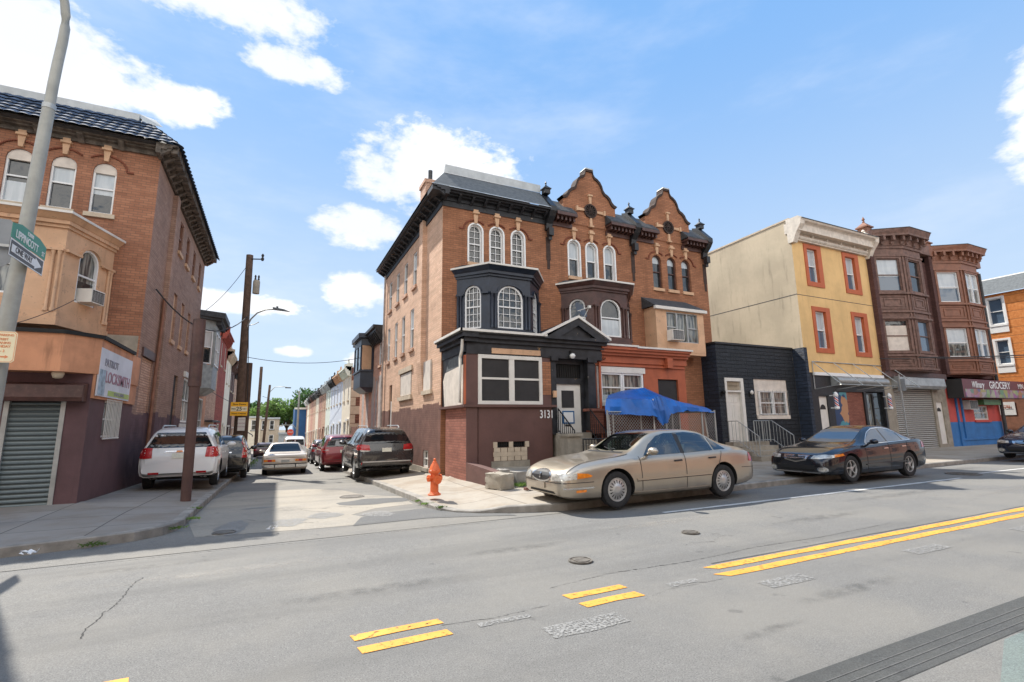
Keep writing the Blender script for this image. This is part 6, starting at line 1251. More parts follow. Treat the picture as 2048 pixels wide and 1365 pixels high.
o_ = [(-4.273, 2.736), (-3.988, 2.736), (-3.953, 2.771), (-3.953, 3.222), (-3.988, 3.258), (-4.273, 3.258), (-4.309, 3.222), (-4.309, 2.771)]
mb = MB(); mb.poly(F, o_, 0, .006); mb.build('plate', M['sign_cream'], q); mb = MB(); mb.ring(F, shrink(o_, .01), shrink(o_, .016), .006, .008); mb.build('border', M['sign_orange'], q)
for s_, z_, k_ in (('NO PARKING', 3.193, 0.053), ('STREET', 3.122, 0.053), ('CLEANING', 3.062, 0.053), ('MONDAY', 3.003, 0.059), ('8 - 3', 2.926, 0.059)): text(s_, F, -4.131, z_, k_, .008, 'sign_orange', q, sx=.85)
mb = MB(); mb.poly(F, [(-4.273, 2.819), (-4.071, 2.819), (-4.071, 2.801), (-4.024, 2.831), (-4.071, 2.86), (-4.071, 2.843), (-4.273, 2.843)], .006, .008); mb.build('arrow', M['sign_orange'], q)
q = thing('stop_sign', 'grey back of a stop sign behind the grey lamp post at the left edge', 'stop sign', (-4.606, 11.277, 4.801)); F = Ff(11.253)
mb = MB(); mb.poly(F, [(-4.629+.47*cos(pi/8+pi/4*k), 4.896+.47*sin(pi/8+pi/4*k)) for k in range(8)], 0, .006); mb.build('plate', M['sign_grey'], q); mb = MB(); mb.box(-4.653, -4.155, 11.158, 11.205, 4.801, 4.849); mb.build('bracket', M['steel'], q)
# signs on the utility pole
q = thing('speed_sign', 'yellow and white 25 miles per hour sign on the tall utility pole', 'sign', (-1.4, 25.9, 2.4)); F = Ff(25.9); M['sign_yellow'] = paint('sign_yellow', srgb(240, 178, 30), .5, var=.04)
mb = MB(); mb.fbox(F, -1.84, -1.14, 2.18, 2.80, 0, .015); mb.build('plate', M['sign_yellow'], q); mb = MB(); mb.fbox(F, -1.82, -1.16, 2.38, 2.6, .015, .02); mb.build('white_band', M['sign_cream'], q)
text('25', F, -1.49, 2.49, .24, .022, 'black', q); text('SPEED', F, -1.71, 2.49, .07, .022, 'black', q); text('LIMIT', F, -1.27, 2.49, .07, .022, 'black', q); text('Slow Down', F, -1.49, 2.70, .11, .017, 'black', q); text('Watch Children', F, -1.49, 2.28, .09, .017, 'black', q)
q = thing('notice_sign', 'small pink white notice under the yellow sign on the utility pole', 'sign', (-1.4, 25.9, 1.7)); MB().fbox(F, -1.5, -1.2, 1.5, 2.1, .0, .015).build('plate', M['white_trim'], q); [text('NOTICE' if k == 0 else 'PARKING', F, -1.35, 2.0-k*.16, .07, .017, 'sign_red', q) for k in range(3)]
q = thing('stop_sign', 'small orange red stop sign seen far down the side street', 'stop sign', (2.15, 72, .8)); F = Ff(72)
mb = MB(); mb.poly(F, [(2.0+.42*cos(pi/8+pi/4*k), 1.0+.42*sin(pi/8+pi/4*k)) for k in range(8)], 0, .02); mb.build('plate', paint('stop_red', srgb(226, 84, 60), .5), q); mb = MB(); mb.tube([(2.0, 72.05, -1.9), (2.0, 72.05, 1.4)], .04, 6); mb.build('post', M['steel'], q); text('STOP', F, 2.0, 1.0, .25, .022, 'white_clean', q)
q = thing('parking_post', 'thin steel sign post in front of the barber shop', 'sign post', (25.9, 12.6, .13)); mb = MB(); mb.box(25.87, 25.93, 12.58, 12.62, .1, 3.65); mb.build('post', M['steel'], q); mb = MB(); mb.box(26.0, 26.03, 12.45, 12.75, 2.9, 3.45); mb.build('plate', M['sign_grey'], q)
def wire(a, b, sag, r, label, extra=None, n=14):
    a, b = V(a), V(b); pts = [a.lerp(b, k/n)-V((0, 0, sag*4*(k/n)*(1-k/n))) for k in range(n+1)]
    o = MB().tube(pts, r, 5).build('overhead_wire', M['black_board'], loc=a); tag(o, label, 'wire', 'overhead wires')
wire((-1.45, 26.1, 6.9), (-3.55, 18.0, 5.9), 1.0, .022, 'thick black wire from the tall utility pole to the left corner building')
wire((-1.5, 26.1, 9.7), (-3.4, 27.9, 7.4), .25, .012, 'thin wire from the utility pole top to the grey bay house')
wire((-1.4, 26.2, 4.95), (4.15, 28.0, 5.4), .3, .014, 'wire crossing the side street towards the black oriel')
wire((-3.5, 34, 3.8), (-1.35, 59, 3.8), .4, .016, 'wire along the left houses to the white footed pole')
wire((-1.3, 60, 5.0), (2.9, 73.8, 4.4), .1, .02, 'wire between the far poles across the end of the street')
wire((2.9, 74, 6.2), (4.6, 42, 4.6), .3, .015, 'wire from the slim grey pole along the right row')
wire((-3.5, 9.0, 6.0) if 0 else (-1.38, 26.1, 6.3), (-1.2, 26.3, 2.9), -.15, .02, 'cable hanging down the side of the tall utility pole')
wire((28.5, 12.9, 4.6), (75, 8.5, 9.5), .8, .03, 'thick overhead wire passing in front of the brown bays')
wire((26.5, 13.6, 4.55), (75, 9.0, 8.6), .7, .02, 'thinner overhead wire below the thick one in front of the brown bays')
wire((-4.6, 15.2, 4.8), (-4.9, 13.1, 3.75), .05, .008, 'pale cord from the left air conditioner down to the stucco band')
# fire hydrant
hx, hy, hz = 3.22, 10.65, .135
q = thing('fire_hydrant', 'orange fire hydrant standing on the sunny corner pavement', 'fire hydrant', (hx, hy, hz)); M['hydrant'] = paint('hydrant_orange', srgb(222, 104, 52), .45, var=.1, sc_=10, dirt=.12, bstr=.15)
mb = MB(); mb.lathe([(.14, 0), (.14, .03), (.11, .04), (.10, .06), (.09, .07), (.085, .44), (.10, .455), (.10, .47)], (hx, hy, hz), 24); mb.build('barrel', M['hydrant'], q, 40)
mb = MB(); mb.lathe([(.12, .47), (.128, .48), (.128, .52), (.115, .53), (.105, .57), (.08, .64), (.05, .68), (.046, .70), (.042, .71), (.028, .715)], (hx, hy, hz), 24); mb.lathe([(.028, .71), (.03, .765), (.02, .775)], (hx, hy, hz), 6)
for k in range(8): a = pi/4*k; mb.lathe([(.014, .525), (.014, .545)], (hx+.116*cos(a), hy+.116*sin(a), hz), 6)
mb.build('bonnet', M['hydrant'], q, 40)
for (dx, dy, r_, z_) in ((-1, -.25, .062, .36), (1, .25, .062, .36), (.2, -1, .08, .33)):
    d = V((dx, dy, 0)).normalized(); c = V((hx, hy, hz+z_)); mb = MB(); mb.tube([c+d*.06, c+d*.12], r_*.8, 14); mb.tube([c+d*.12, c+d*.16], r_*1.15, 14); mb.tube([c+d*.16, c+d*.185], .025, 5); mb.build('nozzle', M['hydrant'], q, 40)
# tarp pen
q = thing('blue_tarp', 'bright blue tarp draped over a chain link pen before the orange porch', 'tarp', (10.4, 11.9, 1.9)); M['tarp'] = paint('blue_tarp', (.004, .105, .40), .42, var=.22, sc_=2.5, bstr=.2)
eave = [(9.6, 12.95, 2.1), (8.32, 11.35, 1.86), (9.1, 11.1, 1.84), (9.85, 11.0, 1.80), (10.02, 10.98, 1.55), (10.22, 10.98, 1.58), (10.42, 11.02, 1.86), (11.2, 11.1, 1.96), (12.0, 11.15, 1.92), (12.40, 11.2, 1.9), (12.5, 12.9, 2.0)]
eu = [(9.65, 12.95, 2.25), (8.47, 11.45, 2.30), (9.1, 11.3, 2.30), (9.8, 11.2, 2.28), (10.05, 11.2, 2.35), (10.25, 11.2, 2.38), (10.4, 11.22, 2.33), (11.2, 11.3, 2.2), (12.0, 11.4, 2.1), (12.4, 11.5, 2.05), (12.55, 12.9, 2.15)]
ri = [(9.7, 12.9, 2.35), (9.1, 12.2, 2.46), (9.6, 12.1, 2.54), (9.95, 12.0, 2.62), (10.2, 12.0, 2.68), (10.35, 12.0, 2.7), (10.5, 12.05, 2.66), (11.1, 12.1, 2.48), (11.7, 12.2, 2.34), (12.1, 12.4, 2.26), (12.3, 12.9, 2.22)]
def dense(L, m=6):
    o = []; rnd = random.Random(4)
    for i in range(len(L)-1):
        for k in range(m): o.append(V(L[i]).lerp(V(L[i+1]), k/m))
    return o+[V(L[-1])]
A_, B_, C_ = dense(eave), dense(eu), dense(ri); rnd = random.Random(8); rowsT = []
for a, b, c in zip(A_, B_, C_):
    w = rnd.uniform(-.06, .06); rowsT.append([a+V((0, w, rnd.uniform(-.03, .02))), a.lerp(b, .5)+V((0, -w-.03, 0)), b+V((0, 0, rnd.uniform(-.02, .02))), b.lerp(c, .5)+V((0, 0, rnd.uniform(-.03, .01)-.02)), c, V((max(9.7, c.x*.9+1.04), 12.95, c.z-.02))])
mb = MB(); n_ = 6; mb.add([p for r in rowsT for p in r], [(i*n_+k, (i+1)*n_+k, (i+1)*n_+k+1, i*n_+k+1) for i in range(len(rowsT)-1) for k in range(n_-1)]); mb.build('sheet', M['tarp'], q, 22)
mb = MB()
for a, b in (((8.6, 11.45, .42), (8.5, 11.45, 2.2)), ((9.95, 11.2, .42), (9.95, 11.2, 2.3)), ((12.35, 11.4, .42), (12.15, 11.4, 2.0)), ((10.4, 12.3, .42), (10.4, 12.3, 2.55)), ((12.5, 12.8, .42), (12.5, 12.8, 2.1)), ((9.7, 12.8, .42), (9.7, 12.8, 2.2))): mb.tube([a, b], .022, 6)
mb.build('canopy_frame', M['white_trim'], q)
q = thing('chain_link_fence', 'galvanised chain link fence round the pen under the blue tarp', 'fence', (10.3, 11.3, .42))
mb = MB(); fy = 11.25
for x in (8.33, 10.45, 11.9, 12.45): mb.tube([(x, fy, .3), (x, fy, 1.98)], .028, 8)
for x in (12.45,): mb.tube([(x, 13.1, .3), (x, 13.1, 1.98)], .028, 8); mb.tube([(x, fy, 1.93), (x, 13.1, 1.93)], .02, 6)
mb.tube([(8.33, fy, 1.93), (12.45, fy, 1.93)], .02, 6); mb.tube([(8.33, fy, .5), (12.45, fy, .5)], .012, 6); mb.build('posts_and_rails', M['steel'], q, 50)
mb = MB(); st = .095; z0_, z1_ = .45, 1.93; H_ = z1_-z0_; n = int((12.45-8.33+H_)/st)
def strand(P, Q): 
    d = (Q-P).normalized(); a = d.cross(V((0, 1, 0)))*.005
    mb.quad(P-a, Q-a, Q+a, P+a)
for k in range(n):
    x = 8.33-H_+k*st
    xa, za = (x, z0_) if x >= 8.33 else (8.33, z0_+8.33-x); xb, zb = (x+H_, z1_) if x+H_ <= 12.45 else (12.45, z1_-(x+H_-12.45)); strand(V((xa, fy, za)), V((xb, fy, zb))); strand(V((xa, fy+.004, z0_+z1_-za)), V((xb, fy+.004, z0_+z1_-zb)))
mb.build('chain_mesh', M['steel'], q)
MB().box(8.4, 12.8, 11.6, 13.0, .42, .46).build('pen_mat', M['black'], q) if 0 else None
# litter, weeds
def litter(x, y, z, s, label, seed):
    rnd = random.Random(seed); mb = MB()
    for k in range(7):
        c = V((x+rnd.uniform(-s, s), y+rnd.uniform(-s*.6, s*.6), z+.03)); mb.add([c+V((rnd.uniform(-1, 1)*s*.5, rnd.uniform(-1, 1)*s*.4, rnd.uniform(0, .06))) for _ in range(4)], [(0, 1, 2), (0, 2, 3)])
    tag(mb.build('litter', M['white_clean'], loc=(x, y, z)), label, 'litter')
litter(-2.75, 8.85, 0, .12, 'crumpled white litter in the gutter at the left kerb', 1); litter(.05, 9.0, 0, .1, 'scrap of white paper at the shadow edge of the side street', 2)
def weeds(pts, label, seed, n=60, h=.12):
    rnd = random.Random(seed); mb = MB()
    for (x, y, z, s) in pts:
        for k in range(n):
            px, py = x+rnd.gauss(0, s), y+rnd.gauss(0, s*.5); a = rnd.uniform(0, 6.3); hh = h*rnd.uniform(.4, 1); l = V((cos(a), sin(a), 0))
            mb.quad(V((px, py, z)), V((px, py, z))+l*.03+V((0, 0, hh*.5)), V((px, py, z))+l*.08+V((0, 0, hh)), V((px, py, z))+l*.0+V((0, 0, hh*.6)))
    o = mb.build('weeds', M['leafA']); tag(o, label, 'weeds'); o['kind'] = 'stuff'
weeds([(5.4, 10.95, .14, .12), (5.6, 11.05, .14, .1), (5.2, 11.0, .14, .05)], 'green weeds growing beside the broken yard edge', 1)
weeds([(2.98, 10.3, 0, .05), (2.93, 10.8, 0, .06), (3.1, 9.75, 0, .05)], 'thin grass in the kerb joint near the hydrant', 2, 40, .06); weeds([(-1.25, 10.9, 0, .07), (-1.4, 10.0, 0, .08), (-2.2, 9.2, 0, .1), (-1.3, 12.2, 0, .05)], 'dry weeds along the left kerb', 3, 40, .06)
weeds([(-1.6, 34+k*.8, -.75-k*.02, .3) for k in range(16)], 'green grass strip along the left kerb down the side street', 4, 50, .25)
bird = MB(); bird.lathe([(.0, -.12), (.05, -.05), (.06, .02), (.02, .1)], (4.45, 24.9, 10.25), 8) if 0 else None
# ------------------------------------------------ vehicles
def pchip(xs, ys):
    n = len(xs); h = [xs[i+1]-xs[i] for i in range(n-1)]; d = [(ys[i+1]-ys[i])/h[i] for i in range(n-1)]; m_ = [d[0]]+[0]*(n-2)+[d[-1]]
    for i in range(1, n-1):
        if d[i-1]*d[i] > 0: w1, w2 = 2*h[i]+h[i-1], h[i]+2*h[i-1]; m_[i] = (w1+w2)/(w1/d[i-1]+w2/d[i])
    def f(x):
        i = max(0, min(n-2, next((k for k in range(n-1) if x <= xs[k+1]), n-2))); t = (x-xs[i])/h[i]; t = max(0, min(1, t))
        return ((1+2*t)*(1-t)**2)*ys[i]+t*(1-t)**2*h[i]*m_[i]+t*t*(3-2*t)*ys[i+1]+t*t*(t-1)*h[i]*m_[i+1]
    return f
def carpaint(name, c, metal=.5, rough=.2):
    x, g = newmat(name)
    if g is None: return x
    o, s, u, uv = coords(g); dirt = g.m('MULTIPLY', g.ramp(s.outputs[2], .55, .15), g.ramp(g.noise(o, 3, 5), .3, .7))
    base = g.mix(g.m('MULTIPLY', dirt, .35), c, (.16, .14, .12)); r = g.m('ADD', rough, g.m('MULTIPLY', g.noise(o, 6, 4), .12))
    finish(g, base, r, metal, None, .85); return x
CG = glass('car_glass', (.018, .026, .028), .03, .0); CGB = glass('car_glass_green', (.03, .045, .04), .03, 0, .25, (.10, .13, .12)); CB = glass('car_glass_tinted', (.008, .01, .013), .03, 0)
M['tyre'] = paint('tyre_rubber', (.022, .022, .023), .85, var=.25, sc_=12); M['chrome'] = paint('chrome', (.62, .62, .62), .16, .95, var=.05); M['rim_silver'] = paint('rim_silver', (.5, .5, .49), .35, .6, var=.1); M['trimblack'] = paint('black_trim', (.02, .02, .022), .5, var=.15)
M['lamp_red'] = paint('red_lens', (.42, .012, .015), .12, var=.2, sc_=20, coat=.6); M['lamp_amber'] = paint('amber_lens', (.75, .22, .02), .15, var=.2, sc_=20, coat=.6); M['lamp_clear'] = paint('clear_lens', (.50, .48, .43), .12, .35, var=.45, sc_=9, coat=.6, bstr=.4); M['plate'] = paint('number_plate', srgb(214, 212, 196), .5, var=.08, sc_=20); M['steel_dark'] = paint('dark_steel', (.1, .1, .1), .5, .5)
def clearglass(name, tint, gl=.0):
    x, g = newmat(name); fr = g.n('Fresnel', {0: 1.5}).outputs[0]; f = g.m('ADD', g.m('MULTIPLY', fr, 1.1), gl, clamp=True)
    mx = g.n('MixShader', {0: f, 1: g.n('BsdfTransparent', {0: (*tint, 1)}).outputs[0], 2: g.n('BsdfGlossy', {0: (.9, .95, 1, 1), 1: .02}).outputs[0]}); g.n('OutputMaterial', {0: mx.outputs[0]}); return x
CLR = clearglass('clear_car_glass', (.50, .60, .55), .08); M['cabin'] = paint('cabin_lining', (.16, .145, .12), .9); M['seat'] = paint('seat_cloth', (.40, .37, .32), .9, sc_=8)
def wheel(par, T, x, y, r, side, wid, style):
    """T maps car space to world; the wheel is a part with tyre and rim"""
    def add(mb, prof, n=28): 
        P = []; fs = []
        for (rr, yy) in prof:
            for j in range(n): a = 2*pi*j/n; P.append(T((x+rr*cos(a), y+side*yy, r+rr*sin(a))))
        k = len(prof)
        for i in range(k-1):
            for j in range(n): fs.append((i*n+j, i*n+(j+1) % n, (i+1)*n+(j+1) % n, (i+1)*n+j))
        mb.add(P, fs)
    mb = MB(); add(mb, [(r*.62, -wid), (r*.93, -wid), (r, -wid*.8), (r, -.02), (r*.985, -.006), (r*.93, .0), (r*.72, .0), (r*.66, -.012), (r*.655, -.05)]); w_ = mb.build('wheel', M['tyre'], par, 40)
    ri = r*.655; mb = MB(); add(mb, [(ri, -.05), (ri, -.012), (ri*.95, -.012), (ri*.9, -.05)])
    if style == 'cap':
        add(mb, [(ri*.93, -.03), (ri*.8, -.022), (ri*.42, -.008), (ri*.38, .0), (ri*.2, .006), (.001, .008)])
    elif style == 'steel': add(mb, [(ri*.93, -.05), (ri*.6, -.03), (ri*.3, -.03), (ri*.28, -.01), (.001, -.01)])
    else:
        add(mb, [(ri*.26, -.04), (ri*.24, -.012), (.001, -.008)]); ns = {'five': 5, 'ten': 8}.get(style, 6); tw = .45 if style == 'five' else 0
        for k in range(ns):
            a = 2*pi*k/ns; hw = .16 if style == 'five' else .12; pts = []
            for (rr, da, h_) in ((.2, -hw*2, -.02), (.2, hw*2, -.02), (.93, hw*.8+tw, -.022), (.93, -hw*.2+tw, -.022)): pts.append((rr*ri*cos(a+da), rr*ri*sin(a+da)))
            P = [T((x+p[0], y+side*(-.016), r+p[1])) for p in pts]+[T((x+p[0], y+side*(-.05), r+p[1])) for p in pts]; mb.add(P, [(0, 1, 2, 3), (0, 1, 5, 4), (1, 2, 6, 5), (2, 3, 7, 6), (3, 0, 4, 7)])
    mb.build('rim', M['rim_silver'], w_, 35)
    mb = MB(); add(mb, [(ri*.9, -.055), (.001, -.06)]); mb.build('brake_backing', M['black' if style != 'five' else 'trimblack'], w_)
    if style == 'cap':
        mb = MB()
        for k in range(16):
            a = 2*pi*k/16; q = []
            for (rr, da) in ((.52, -.035), (.52, .035), (.8, .075), (.8, -.075)): q.append(T((x+rr*ri*cos(a+da), y+side*(-.0085 if rr < .6 else -.0185), r+rr*ri*sin(a+da))))
            mb.quad(*q)
        mb.build('cap_slots', M['black'], w_)
def car(name, label, cat, loc, rz, L, Wd, st, paintm, axles, r, gl, feats, group='parked cars', rimstyle='cap', arch=.06, cabin=None):
    t = thing(name, label, cat, loc, group); R_ = Matrix.Rotation(rz, 3, 'Z'); LO = V(loc); xc = L/2
    T = lambda p: R_ @ (V(p)-V((xc, 0, 0)))+LO
    cols = list(zip(*st)); fs_ = [pchip(cols[0], c) for c in cols[1:]]; xs = []; x = 0
    keys = sorted(set(cols[0])); 
    for a, b in zip(keys, keys[1:]):
        n = max(1, round((b-a)/.075)); xs += [a+(b-a)*k/n for k in range(n)]
    xs.append(keys[-1])
    def ring_(x):
        zs, w, zb, zt, wt = [f(x) for f in fs_]; h = zb-zs; k = zt-zb
        half = [(0, zs), (.55*w, zs), (.86*w, zs+.0*h), (.955*w, zs+.07*h), (.985*w, zs+.2*h), (w, zs+.42*h), (w*.998, zs+.62*h), (w*.985, zs+.8*h), (w*.965, zs+.93*h), (w*.935, zb), (w*.935+(wt-w*.935)*.08, zb+k*.06),
                (w*.935+(wt-w*.935)*.5, zb+k*.5), (w*.935+(wt-w*.935)*.86, zb+k*.84), (wt*.985, zb+k*.92), (wt*.9, zb+k*.965), (wt*.68, zt-k*.012-.0), (wt*.35, zt), (0, zt+.0)]
        return half+[(-y, z) for y, z in reversed(half[1:-1])]
    P = [(x, y, z) for x in xs for (y, z) in ring_(x)]; nr = len(ring_(1)); F = []
    for i in range(len(xs)-1):
        for j in range(nr): F.append((i*nr+j, i*nr+(j+1) % nr, (i+1)*nr+(j+1) % nr, (i+1)*nr+j))
    F += [tuple(range(nr-1, -1, -1)), tuple((len(xs)-1)*nr+j for j in range(nr))]
    me = bpy.data.meshes.new('b'); me.from_pydata(P, [], F); bm = bmesh.new(); bm.from_mesh(me); bmesh.ops.recalc_face_normals(bm, faces=bm.faces); bm.normal_update()
    bvh = BVHTree.FromBMesh(bm); bm.to_mesh(me); bm.free(); me.materials.append(paintm); me.materials.append(M['black'])
    body = bpy.data.objects.new('body', me); C.objects.link(body)
    w_ = Wd/2; cut = MB(); R2 = r+arch
    for ax in axles:
        for s in (-1, 1):
            n = 26; a0 = [(ax+R2*cos(2*pi*k/n), r*1.02+R2*sin(2*pi*k/n)) for k in range(n)]
            y0, y1 = (w_-.30)*s, (w_+.2)*s; cut.add([(x, y0, z) for x, z in a0]+[(x, y1, z) for x, z in a0], [tuple(range(n-1, -1, -1)), tuple(range(n, 2*n))]+[(i, (i+1) % n, n+(i+1) % n, n+i) for i in range(n)])
    co_ = cut.build('cut', M['black']); mo = body.modifiers.new('b', 'BOOLEAN'); mo.operation = 'DIFFERENCE'; mo.object = co_; mo.solver = 'EXACT'; mo.material_mode = 'TRANSFER'
    extra = []
    if cabin:
        bmc = bmesh.new(); [bmc.verts.new((x, s*y, z)) for (x, z, y) in cabin[0] for s in (-1, 1)]; bmesh.ops.convex_hull(bmc, input=bmc.verts)
        mc = bpy.data.meshes.new('c'); bmc.to_mesh(mc); bmc.free(); mc.materials.append(M['cabin']); oc = bpy.data.objects.new('cut', mc); C.objects.link(oc); extra.append(oc)
        for (ax, pg) in cabin[1]:
            for s in ((-1, 1) if ax == 'side' else (1,)):
                cc = MB(); n = len(pg); A = [(x, s*.35, z) for x, z in pg]+[(x, s*1.3, z) for x, z in pg] if ax == 'side' else [(x, y, cabin[2]) for x, y in pg]+[(x, y, 2.2) for x, y in pg]
                cc.add(A, [tuple(range(n-1, -1, -1)), tuple(range(n, 2*n))]+[(i, (i+1) % n, n+(i+1) % n, n+i) for i in range(n)]); extra.append(cc.build('cut', M['trimblack']))
        for oc in extra:
            mo = body.modifiers.new('c', 'BOOLEAN'); mo.operation = 'DIFFERENCE'; mo.object = oc; mo.solver = 'EXACT'; mo.material_mode = 'TRANSFER'
    bpy.context.view_layer.update(); m2 = bpy.data.meshes.new_from_object(body.evaluated_get(bpy.context.evaluated_depsgraph_get())); m2.name = 'body'
    bpy.data.objects.remove(body); bpy.data.objects.remove(co_); [bpy.data.objects.remove(q) for q in extra]
    bm = bmesh.new(); bm.from_mesh(m2); bmesh.ops.remove_doubles(bm, verts=bm.verts, dist=.0004); smooth_bm(bm, 32)
    for v in bm.verts: v.co = T(v.co)-LO
    bm.to_mesh(m2); bm.free(); body = bpy.data.objects.new('body', m2); C.objects.link(body); body.parent = t; ROOT[body.name] = LO
    def patch(nm, pts, ax, s, mat, off=.005, sub=.07, par=None, thick=0, back=0):
        """polygon in side (x,z), end (y,z) or top (x,y) view, wrapped onto the body"""
        n0 = len(pts); tri = tessellate_polygon([[V((p[0], p[1], 0)) for p in pts]]); b = bmesh.new(); vs = [b.verts.new((p[0], p[1], 0)) for p in pts]
        for q in tri:
            try: b.faces.new([vs[i] for i in q])
            except ValueError: pass
        for _ in range(4):
            e = [e for e in b.edges if e.calc_length() > sub]
            if not e: break
            bmesh.ops.subdivide_edges(b, edges=e, cuts=1); bmesh.ops.triangulate(b, faces=b.faces)
        for v in b.verts:
            u, z = v.co.x, v.co.y
            if ax == 'side': o = V((u, 3*s, z)); d = V((0, -s, 0))
            elif ax == 'end': o = V((-3 if s < 0 else L+3, u, z)); d = V((1 if s < 0 else -1, 0, 0))
            else: o = V((u, z, 4)); d = V((0, 0, -1))
            h = bvh.ray_cast(o, d)
            if h[0] is None: h = bvh.find_nearest(V((u, w_*s, z)) if ax == 'side' else V((0 if s < 0 else L, u, z)) if ax == 'end' else V((u, z, 1.2)))
            nn = h[1] if h[1].dot(-d) > 0 else -h[1]
            v.co = h[0]+nn*off-d*thick
        if thick:
            r0 = bmesh.ops.extrude_face_region(b, geom=list(b.faces))
            for v in [q for q in r0['geom'] if isinstance(q, bmesh.types.BMVert)]: v.co += d*(thick+off+.01)
        bmesh.ops.recalc_face_normals(b, faces=b.faces); smooth_bm(b, 40)
        for v in b.verts: v.co = T(v.co)-LO
        mm = bpy.data.meshes.new(nm); b.to_mesh(mm); b.free(); mm.materials.append(M[mat] if isinstance(mat, str) else mat); o_ = bpy.data.objects.new(nm, mm); C.objects.link(o_); o_.parent = par or t; ROOT[o_.name] = LO; return o_
    for (nm, pts, ax, mat, *kw) in feats:
        k = kw[0] if kw else {}; sides = (-1, 1) if ax == 'side' and not k.get('one') else ((k.get('s', -1),) if ax in ('side', 'end') else (0,))
        mir = k.get('mirror'); lst = [pts]
        if mir: lst.append([(-p[0], p[1]) if ax == 'end' else (p[0], -p[1]) for p in reversed(pts)])
        for s in sides:
            for q in lst: patch(nm, q, ax, s, mat, k.get('off', .005), k.get('sub', .07), None, k.get('thick', 0))
    for ax in axles:
        for s in (-1, 1): wheel(t, T, ax, s*(w_-.035), r, s, .2, rimstyle)
    mb = MB()                                          # underbody and axles in the dark
    z0 = .26; mb.add([T(p) for p in [(.5, -w_*.7, z0), (L-.5, -w_*.7, z0), (L-.5, w_*.7, z0), (.5, w_*.7, z0), (.5, -w_*.7, z0+.12), (L-.5, -w_*.7, z0+.12), (L-.5, w_*.7, z0+.2), (.5, w_*.7, z0+.2)]], [(0, 3, 2, 1), (4, 5, 6, 7), (0, 1, 5, 4), (1, 2, 6, 5), (2, 3, 7, 6), (3, 0, 4, 7)]); mb.build('underbody', M['black'], t)
    return t, T, patch
def box_at(T, mb, x0, x1, y0, y1, z0, z1, tap=1.0):
    cx, cz = (x0+x1)/2, (z0+z1)/2
    p = [(x0, y0, z0), (x1, y0, z0), (x1, y1, z0), (x0, y1, z0), (x0, y0, z1), (x1, y0, z1), (x1, y1, z1), (x0, y1, z1)]
    return mb.add([T(q) for q in p], [(0, 3, 2, 1), (4, 5, 6, 7), (0, 1, 5, 4), (1, 2, 6, 5), (2, 3, 7, 6), (3, 0, 4, 7)])
def mirror(t, T, x, y, z, mat, s, sc_=1.0):
    mb = MB(); P = []; fs = []; n = 10; m_ = 6
    for i in range(m_+1):
        a = pi*i/m_-pi/2
        for j in range(n): b = 2*pi*j/n; P.append(T((x+.085*sc_*cos(a)*cos(b)*.9, y+s*(.12+.11*sc_*sin(a)), z+.07*sc_*cos(a)*sin(b)+.03)))
    for i in range(m_):
        for j in range(n): fs.append((i*n+j, i*n+(j+1) % n, (i+1)*n+(j+1) % n, (i+1)*n+j))
    mb.add(P, fs); mb.tube([T((x, y-s*.04, z-.03)), T((x, y+s*.05, z))], .03, 6); return mb.build('side_mirror', mat, t, 60)
def line(x0, z0, x1, z1, w=.006):
    a = atan2(z1-z0, x1-x0)+pi/2; c, s = w*cos(a), w*sin(a); return [(x0-c, z0-s), (x1-c, z1-s), (x1+c, z1+s), (x0+c, z0+s)]
def poly_line(pts, w=.006):
    L_ = [(p[0], p[1]+w) for p in pts]; return [(p[0], p[1]-w) for p in pts]+list(reversed(L_))
# --- beige sedan (front towards -X)
champ = carpaint('champagne_paint', (.43, .375, .30), .7, .27)
#      x    zs   w    zb   zt   wt
st = [(0, .36, .60, .52, .60, .45), (.04, .27, .74, .58, .66, .58), (.16, .22, .84, .67, .74, .66), (.5, .19, .905, .78, .85, .70), (1.0, .18, .93, .85, .92, .72), (1.42, .18, .935, .885, .965, .72), (1.62, .18, .935, .90, 1.02, .71), (2.28, .18, .935, .915, 1.37, .63), (2.6, .18, .935, .92, 1.43, .615), (3.2, .18, .935, .93, 1.44, .61), (3.6, .18, .935, .95, 1.40, .61), (4.25, .19, .93, .97, 1.12, .67), (4.42, .2, .925, .97, 1.075, .70), (4.8, .24, .89, .94, 1.01, .68), (5.0, .29, .84, .85, .92, .62), (5.08, .40, .76, .62, .70, .55)]
sideglass_f = [(1.88, .935), (2.86, .955), (2.84, 1.365), (2.62, 1.365), (2.38, 1.315), (2.1, 1.15)]
sideglass_r = [(2.96, .955), (3.78, .985), (3.72, 1.29), (3.5, 1.35), (3.2, 1.378), (2.96, 1.37)]
quarter = [(3.82, .99), (4.18, 1.0), (4.0, 1.13), (3.79, 1.26)]
ell = lambda cx, cz, a, b, n=16: [(cx+a*cos(2*pi*k/n), cz+b*sin(2*pi*k/n)) for k in range(n)]
